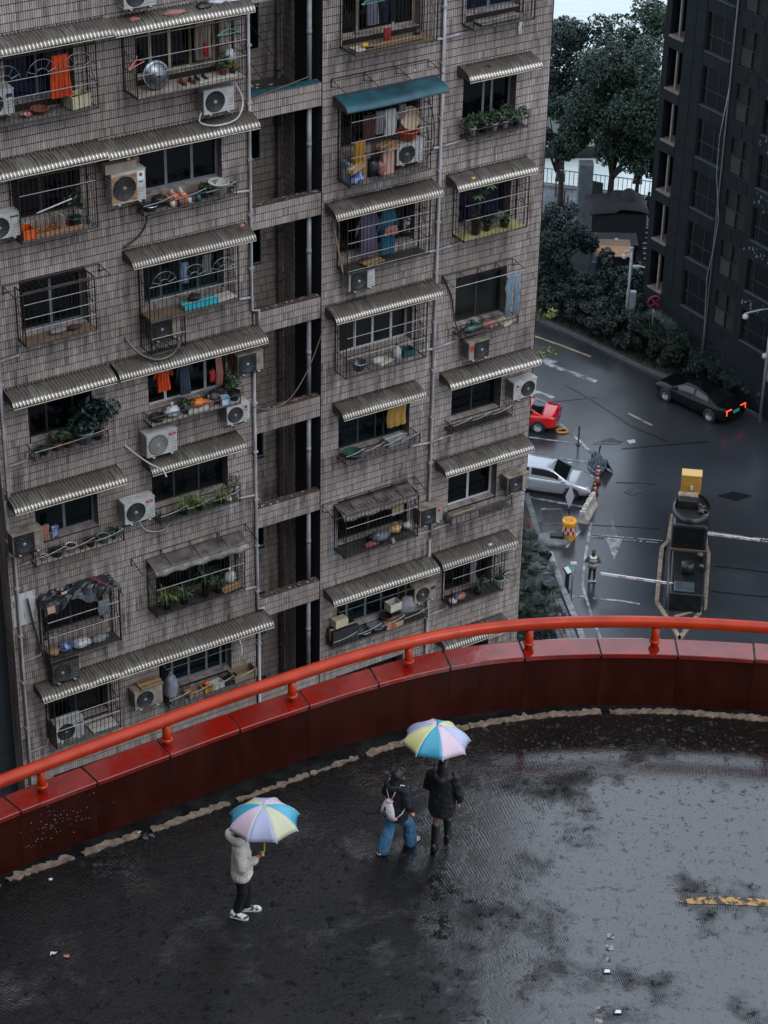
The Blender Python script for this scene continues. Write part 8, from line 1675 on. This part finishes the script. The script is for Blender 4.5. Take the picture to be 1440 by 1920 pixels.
for u, z, m, sh, w_, h_, lab in ((1.55, 35.1, C_gr, 'shirt', .3, .6, 'grey shirt drying under the teal canopy'), (1.85, 35.1, C_wh, 'shirt', .34, .68, 'white shirt drying under the teal canopy'), (2.2, 35.15, C_gr, 'towel', .2, .62, 'pale towel right of the white shirt'), (1.2, 35.05, mat('dull_maroon_cloth', rgb(70, 36, 40), .8), 'towel', .3, .6, 'dull maroon cloth left of the grey shirt')): cloth('towel' if sh == 'towel' else 'shirt', u, z, .25, lab, sh, w_, h_, m, 4, .03, seed=int(u * 20))
cloth('gloves', .82, 34.5, .45, 'mustard yellow rubber gloves hanging at the left of the crammed cage', 'towel', .32, .72, C_mu, 3, .05); boxy(.62, 33.85, .62, 'bundle of brown slats sticking out of the crammed cage at the left', .62, .2, .12, carton, .5, name='slat_bundle', cat='bundle')
basin(2.35, 34.25, .3, 'orange red tub in the crammed cage', orange_pl, .27, .22); t = at_f('sieve', 2.4, 34.62, .28, 'round pale bamboo sieve leaning in the crammed cage', 'sieve'); M = T(0, 0, .15, 0, pi / 2 - .35); q = MB(); q.lathe([(0, 0), (.27, .01), (.29, .05), (.30, .05), (.28, 0)], 24, M); q.build('mesh', mat('bamboo_weave', rgb(164, 142, 120), .7, var=.2, vscale=30), t); q = MB(); q.tube([(.29 * cos(a), -.05 - .29 * sin(a) * .34, .15 + .29 * sin(a) * .94) for a in np.linspace(0, 2 * pi, 24)], .014, 5); q.build('hoop', carton, t)
boxy(1.75, 34.12, .34, 'brown folded carton lying on top of the shelf in the crammed cage', .6, .42, .1, carton, .4); boxy(1.72, 33.44, .35, 'pink beige tall board standing in the crammed cage', .34, .12, .66, mat('pink_board', rgb(176, 140, 124), .6, var=.12), 0, name='board', cat='board'); boxy(.85, 33.44, .34, 'brown glossy carton in the left of the crammed cage', .38, .3, .5, carton, .2); lump(1.3, 33.44, .3, 'black bin bag in the crammed cage', (.22, .16, .24), dark_bagm, seed=47); lump(1.1, 33.7, .2, 'pink and white packet above the black bin bag', (.15, .1, .14), C_pk, 'packet', 'packet', 48); lump(.72, 33.42, .5, 'blue printed bag at the bottom left of the crammed cage', (.2, .12, .16), mat('blue_white_pack', rgb(160, 168, 180)), seed=49); boxy(.58, 33.44, .3, 'white and blue carton against the left side of the crammed cage', .12, .4, .5, mat('white_blue_carton', rgb(180, 186, 190)), 0); lump(1.5, 33.44, .42, 'orange and blue bottles bunched in the crammed cage', (.14, .1, .2), mat('orange_blue_pack', rgb(180, 96, 40), .4, col2=rgb(60, 90, 120), vscale=8, sharp=.6), 'bottle_bunch', 'bottles', 50)
cloth('robe', 1.25, 32.45, .25, 'long purple robe drying in its cage', 'shirt', .5, 1.2, C_pu, 5, .04, seed=12); cloth('shirt', 1.85, 32.4, .24, 'deep blue garment drying right of the purple robe', 'shirt', .42, 1.25, C_te, 5, .03, seed=13); cloth('shorts', 1.85, 31.98, .40, 'salmon pink shorts pegged in front of the deep blue garment', 'shorts', .36, .26, C_pk, 3, .02, seed=14); cloth('bikini', 2.35, 32.05, .36, 'black and white underwear on a clip right of the pink shorts', 'towel', .18, .4, mat('black_white_cloth', rgb(150, 150, 150), .7, col2=rgb(24, 24, 26), vscale=7, sharp=.8), 3, .02); boxy(1.35, 31.04, .3, 'pale cardboard sheet on the floor below the purple robe', .6, .32, .04, carton, .2, name='board', cat='board')
basin(.95, 28.06, .35, 'round steel cooker at the left in the open cage', steel, .2, .22, 'cooker'); boxy(1.75, 28.06, .3, 'pale cutting board in the open cage', .5, .32, .04, foam, .3, name='board', cat='board'); lump(1.55, 28.06, .34, 'white bundle in front of the pale cutting board', (.18, .11, .1), C_wh, 'bundle', 'bundle', 51); bottle(2.15, 28.06, .34, 'large white jug in the open cage', wpot, .12, .42); boxy(2.5, 28.06, .3, 'dark green tub right of the white jug', .35, .3, .2, gpot, 0, True, 'tub')
boxy(2.2, 25.42, .22, 'stack of grey folded cloth at the right of its rack', .6, .34, .2, C_gr, .1, name='folded_cloth', cat='cloth', stripe=C_wh); cloth('sheet', 2.35, 26.55, .1, 'yellow sheet hanging in the corner of the dark window', 'towel', .6, .7, mat('yellow_sheet', rgb(150, 112, 50), .8, var=.2), 3, .02); basin(.85, 25.4, .26, 'dark teal tub at the left of the cloth rack', gpot, .26, .14)
lump(1.7, 22.5, .36, 'grey shiny bundle in the blackened cage', (.32, .2, .17), mat('grey_film', rgb(84, 90, 98), .25, var=.3, vscale=6), 'bundle', 'bundle', 52); lump(2.25, 22.6, .3, 'yellow bag in the blackened cage', (.2, .13, .1), mat('yellow_bag', rgb(170, 126, 44), .5, col2=rgb(176, 160, 140), vscale=8), seed=53); lump(1.4, 22.48, .44, 'pink cloth at the front of the blackened cage', (.22, .1, .07), mat('dull_pink_cloth', rgb(140, 70, 84), .8), 'rag', 'rag', 54); lump(2.65, 22.6, .3, 'white paper lump at the right of the blackened cage', (.14, .1, .09), C_wh, 'paper_lump', 'paper', 55); lump(2.0, 22.42, .58, 'dull round can hanging under the blackened cage', (.08, .08, .1), C_gr, 'can', 'can', 56); boxy(2.45, 23.0, .1, 'pale picture frame standing at the back of the blackened cage', .4, .04, .3, C_gr, 0, name='board', cat='board')
boxy(.52, 20.02, .22, 'cream carton standing on the dark bin at the left of the basin shelf', .42, .26, .24, creambox, .05); boxy(.62, 19.46, .24, 'large dark bin at the left end of the basin shelf', .85, .36, .5, kpot, 0, name='bin', cat='bin'); basin(1.3, 19.46, .24, 'metal basin with a cloth in it, left on the basin shelf', steel, .22, .14); basin(1.72, 19.46, .22, 'grey enamel basin in the middle of the basin shelf', mat('grey_enamel', rgb(96, 98, 102), .35), .24, .15); boxy(2.25, 19.46, .3, 'patterned cream tray on the basin shelf', .55, .28, .16, mat('tile_box', rgb(160, 148, 120), .5, col2=rgb(150, 70, 40), vscale=7, sharp=.6), 0, True, 'tray', 'tray'); boxy(2.28, 20.0, .26, 'open foam box on a ledge right of the window', .4, .3, .24, foam, .1, True); lump(2.75, 19.75, .3, 'grey rag heap hanging at the right of the basin shelf', (.3, .16, .26), C_gr, 'rag', 'rag', 57); basin(2.1, 19.66, .16, 'small dark wok on the patterned tray', kpot, .18, .1)
# -- column D
for i, (u, lab, pm) in enumerate(((4.4, 'white flower pot with a leafy plant, leftmost of its rack', wpot), (4.75, 'low dark pot with trailing leaves, second on its rack', kpot), (5.08, 'tall white pot in the middle of its rack with a bush of leaves', wpot), (5.42, 'white square pot near the right end of its rack', wpot), (5.78, 'pot behind the round end frame of its rack', gpot))): pot(u, 33.9, .22, lab, pm, .1, .2, 'bush', .32, .26, 60 + i, n=170)
pot(4.95, 31.14, .3, 'small dark pot in the middle of the yellow floored cage', kpot, .12, .22, 'bush', .2, .2, 66, LEAF_D, 80); pot(4.55, 31.14, .34, 'money tree with pale green hand shaped leaves', kpot, .15, .5, 'palmate', .95, .5, 67, mat('pale_leaf', rgb(110, 138, 70), .45, col2=rgb(54, 78, 48), vscale=7)); pot(5.5, 31.14, .32, 'spider plant at the right of the yellow floored cage', kpot, .14, .16, 'spike', .3, .26, 68, POTL)
cloth('jeans', 5.72, 29.72, .55, 'pale blue jeans hanging from the rod frame', 'trousers', .46, 1.2, C_je, 4, .03, seed=15)
lump(4.65, 28.22, .24, 'dark green plastic bag on the broken rack', (.34, .16, .09), mat('green_bag', rgb(26, 64, 54), .35, var=.2), seed=69); lump(5.2, 28.2, .28, 'pale crumpled paper in the middle of the broken rack', (.26, .13, .09), C_pk, 'paper_lump', 'paper', 70); boxy(5.72, 28.2, .26, 'cream folded cardboard at the right end of the broken rack', .5, .36, .08, creambox, .3, name='board', cat='board')
boxy(4.55, 22.3, .24, 'grey board covering the left half of the plain rack', .95, .36, .2, mat('grey_sheet_board', rgb(120, 114, 110)), 0, name='board', cat='board'); boxy(5.0, 36.9, .3, 'stained grey board lying in the topmost corner cage', 1.3, .4, .04, greyb, .05, name='board', cat='board'); cloth('cable_tie', 5.55, 36.8, .5, 'white strap dangling under the topmost corner cage', 'towel', .1, .32, C_wh, 2, .015)
lump(4.55, 19.58, .3, 'orange and red fruit heap in the dark corner cage', (.22, .14, .11), mat('orange_blue_pack', rgb(180, 96, 40)), 'fruit_heap', 'fruit', 71); lump(4.3, 19.56, .34, 'white bowls stacked at the left of the dark corner cage', (.13, .11, .07), C_wh, 'bowls', 'bowls', 72); cloth('towel', 5.0, 20.85, .3, 'grey towel hanging in the dark corner cage', 'towel', .2, .85, C_gr, 3, .03); pot(5.2, 19.56, .3, 'dark spider plant in the corner cage', kpot, .12, .16, 'spike', .4, .3, 73, POTL); pot(5.75, 19.9, .55, 'hanging pot with drooping blades at the corner cage', wpot, .17, .16, 'spike', .25, .4, 74, PALM)
# -- cables, hoses, litter on awnings
hose = mat('white_hose', rgb(176, 172, 166), .5, var=.15); dhose = mat('dark_hose', rgb(48, 44, 42), .5, var=.3); ghose = mat('grey_hose', rgb(104, 98, 92), .5, var=.2)
line3('drain_hose', [(-3.5, 36.1, .3), (-3.62, 35.86, .4), (-3.2, 35.74, .5), (-2.65, 35.8, .46), (-2.4, 36.15, .3), (-2.55, 36.6, .2)], .022, hose, 'white drain hose looping below the fan unit under the wok cage', 'hose')
line3('drain_hose', [(-5.1, 34.2, .2), (-5.0, 33.6, .16), (-5.2, 33.2, .12), (-5.6, 32.95, .06)], .03, dhose, 'dark hose curling down below the tan grilled fan unit', 'hose')
line3('drain_hose', [(-5.65, 30.55, .02), (-5.45, 30.2, .3), (-5.0, 29.95, .45), (-4.5, 30.05, .45), (-4.15, 30.6, .35), (-4.15, 31.0, .2)], .034, ghose, 'thick grey hose sagging over the longest awning', 'hose'); line3('cable', [(-5.4, 30.1, .2), (-5.0, 29.8, .55), (-4.75, 29.55, .66)], .014, dhose, 'thin black cable crossing the longest awning', 'cable')
line3('drain_hose', [(-5.8, 27.55, .02), (-5.55, 27.28, .2), (-5.3, 27.05, .4), (-5.05, 26.88, .6), (-4.98, 26.7, .68)], .024, hose, 'pale hose hanging beside the clean white fan unit', 'hose'); line3('cable', [(-5.6, 25.35, .2), (-5.3, 24.9, .1), (-4.85, 24.75, .06), (-4.6, 24.9, .04)], .016, hose, 'pale cable drooping below the fan unit beside the aloe rack', 'cable')
line3('cable', [(.25, 29.85, .02), (0, 29.35, .1), (-.5, 28.4, .2), (-1.1, 27.75, .3), (-1.7, 27.55, .25), (-2.3, 27.8, .12)], .013, ghose, 'grey cable slung across the shaft from block to block', 'cable'); line3('cable', [(-2.4, 36.1, .1), (-2.0, 36.05, .06), (-1.3, 36.15, .05), (-.4, 36.3, .05)], .014, mat('rusty_cable', rgb(110, 70, 48), .6), 'rusty brown cable running along the top shaft beam', 'cable'); line3('cable', [(.5, 39.4, .02), (.2, 38.8, .03), (0, 38.4, .04), (-.15, 38.25, -.1)], .026, mat('brown_cable', rgb(70, 52, 46), .6), 'thick brown cable over the top corner of the right block', 'cable')
line3('cable', [(3.75, 30.0, .05), (4.05, 29.3, .06), (4.15, 28.6, .1), (4.2, 28.25, .3)], .024, dhose, 'black hose curving down beside the jeans window', 'hose'); line3('cable', [(.3, 32.3, .05), (.35, 31.6, .25), (.4, 31.0, .4)], .03, mat('tan_hose', rgb(126, 104, 82), .6), 'tan flexible hose at the left of the purple robe cage', 'hose'); line3('cable', [(2.95, 35.2, .3), (3.1, 34.6, .35), (3.2, 33.9, .25), (3.0, 33.5, .2)], .016, dhose, 'black cable bowing out at the right of the crammed cage', 'cable')
line3('stick', [(-8.75, 23.95, .1), (-8.65, 23.2, .12), (-8.5, 22.4, .15), (-8.3, 21.7, .2)], .032, mat('peeling_stick', rgb(58, 52, 50), .7, var=.6, vscale=18), 'dark wrapped pipe leaning on the wall left of the tarpaulin cage', 'pipe')
patch_m = mat('fresh_plaster', rgb(188, 186, 186), .7, var=.06); q = MB(); q.box(-9.12, -8.5, -.013, .002, 23.15, 24.1); q.build('plaster_patch', patch_m, BLD); q = MB(); q.box(-6.6, -6.25, -.013, .002, 26.7, 26.85); q.build('plaster_patch', patch_m, BLD)
for u, z, o, s_, m, lab in ((-2.55, 33.0, .42, (.08, .06, .05), C_pk, 'pink scrap on the brown dusty awning'), (-5.55, 35.36, .4, (.06, .05, .03), mat('pale_yellow_scrap', rgb(190, 180, 110), .6), 'pale yellow scrap on the awning over the tan grilled fan unit'), (4.35, 32.8, .42, (.07, .06, .03), mat('yellow_packet', rgb(210, 166, 40)), 'yellow scrap on the awning over the yellow floored cage'), (3.98, 26.88, .4, (.19, .13, .02), C_wh, 'white paper sheet on the broad bright awning'), (5.6, 26.95, .3, (.2, .12, .02), C_pk, 'torn pinkish paper on the broad bright awning'), (6.0, 26.92, .35, (.1, .08, .03), dark_bagm, 'black scrap on the broad bright awning'), (4.15, 25.28, .35, (.05, .04, .04), C_wh, 'white scrap on the streaked awning over the plain window'), (4.55, 25.28, .34, (.1, .06, .03), C_rd, 'dull red rag on the streaked awning over the plain window'), (5.5, 21.22, .4, (.09, .05, .03), C_wh, 'pale scrap beside the hole in the corner awning'), (4.75, 35.74, .3, (.08, .12, .012), dark_bagm, 'dark hole cover on the small awning over the flower window'), (2.5, 36.02, .3, (.04, .03, .03), C_wh, 'white scrap on the teal canopy'), (-3.1, 29.9, .35, (.1, .06, .02), litter_m[0], 'brown leaf on the longest awning near its right end'), (-2.4, 29.92, .3, (.1, .05, .02), litter_m[0], 'second brown leaf at the right end of the longest awning'), (-2.7, 20.95, .35, (.03, .03, .02), C_wh, 'white dot on the dark sooty awning'), (-8.9, 26.92, .5, (.06, .05, .02), C_wh, 'white scrap at the left end of the rust stained awning'), (3.2, 21.1, .3, (.03, .03, .02), C_wh, 'white dot on the dark awning over the basins')):
    random.seed(int(abs(u) * 77)); q = MB(); q.sphere((0, 0, 0), s_, 8, 5, lump=.6); q.build('litter_scrap', m, loc=fw(u, z - .02, o), rz=RZ, label=lab, cat='litter', group='scraps of litter')
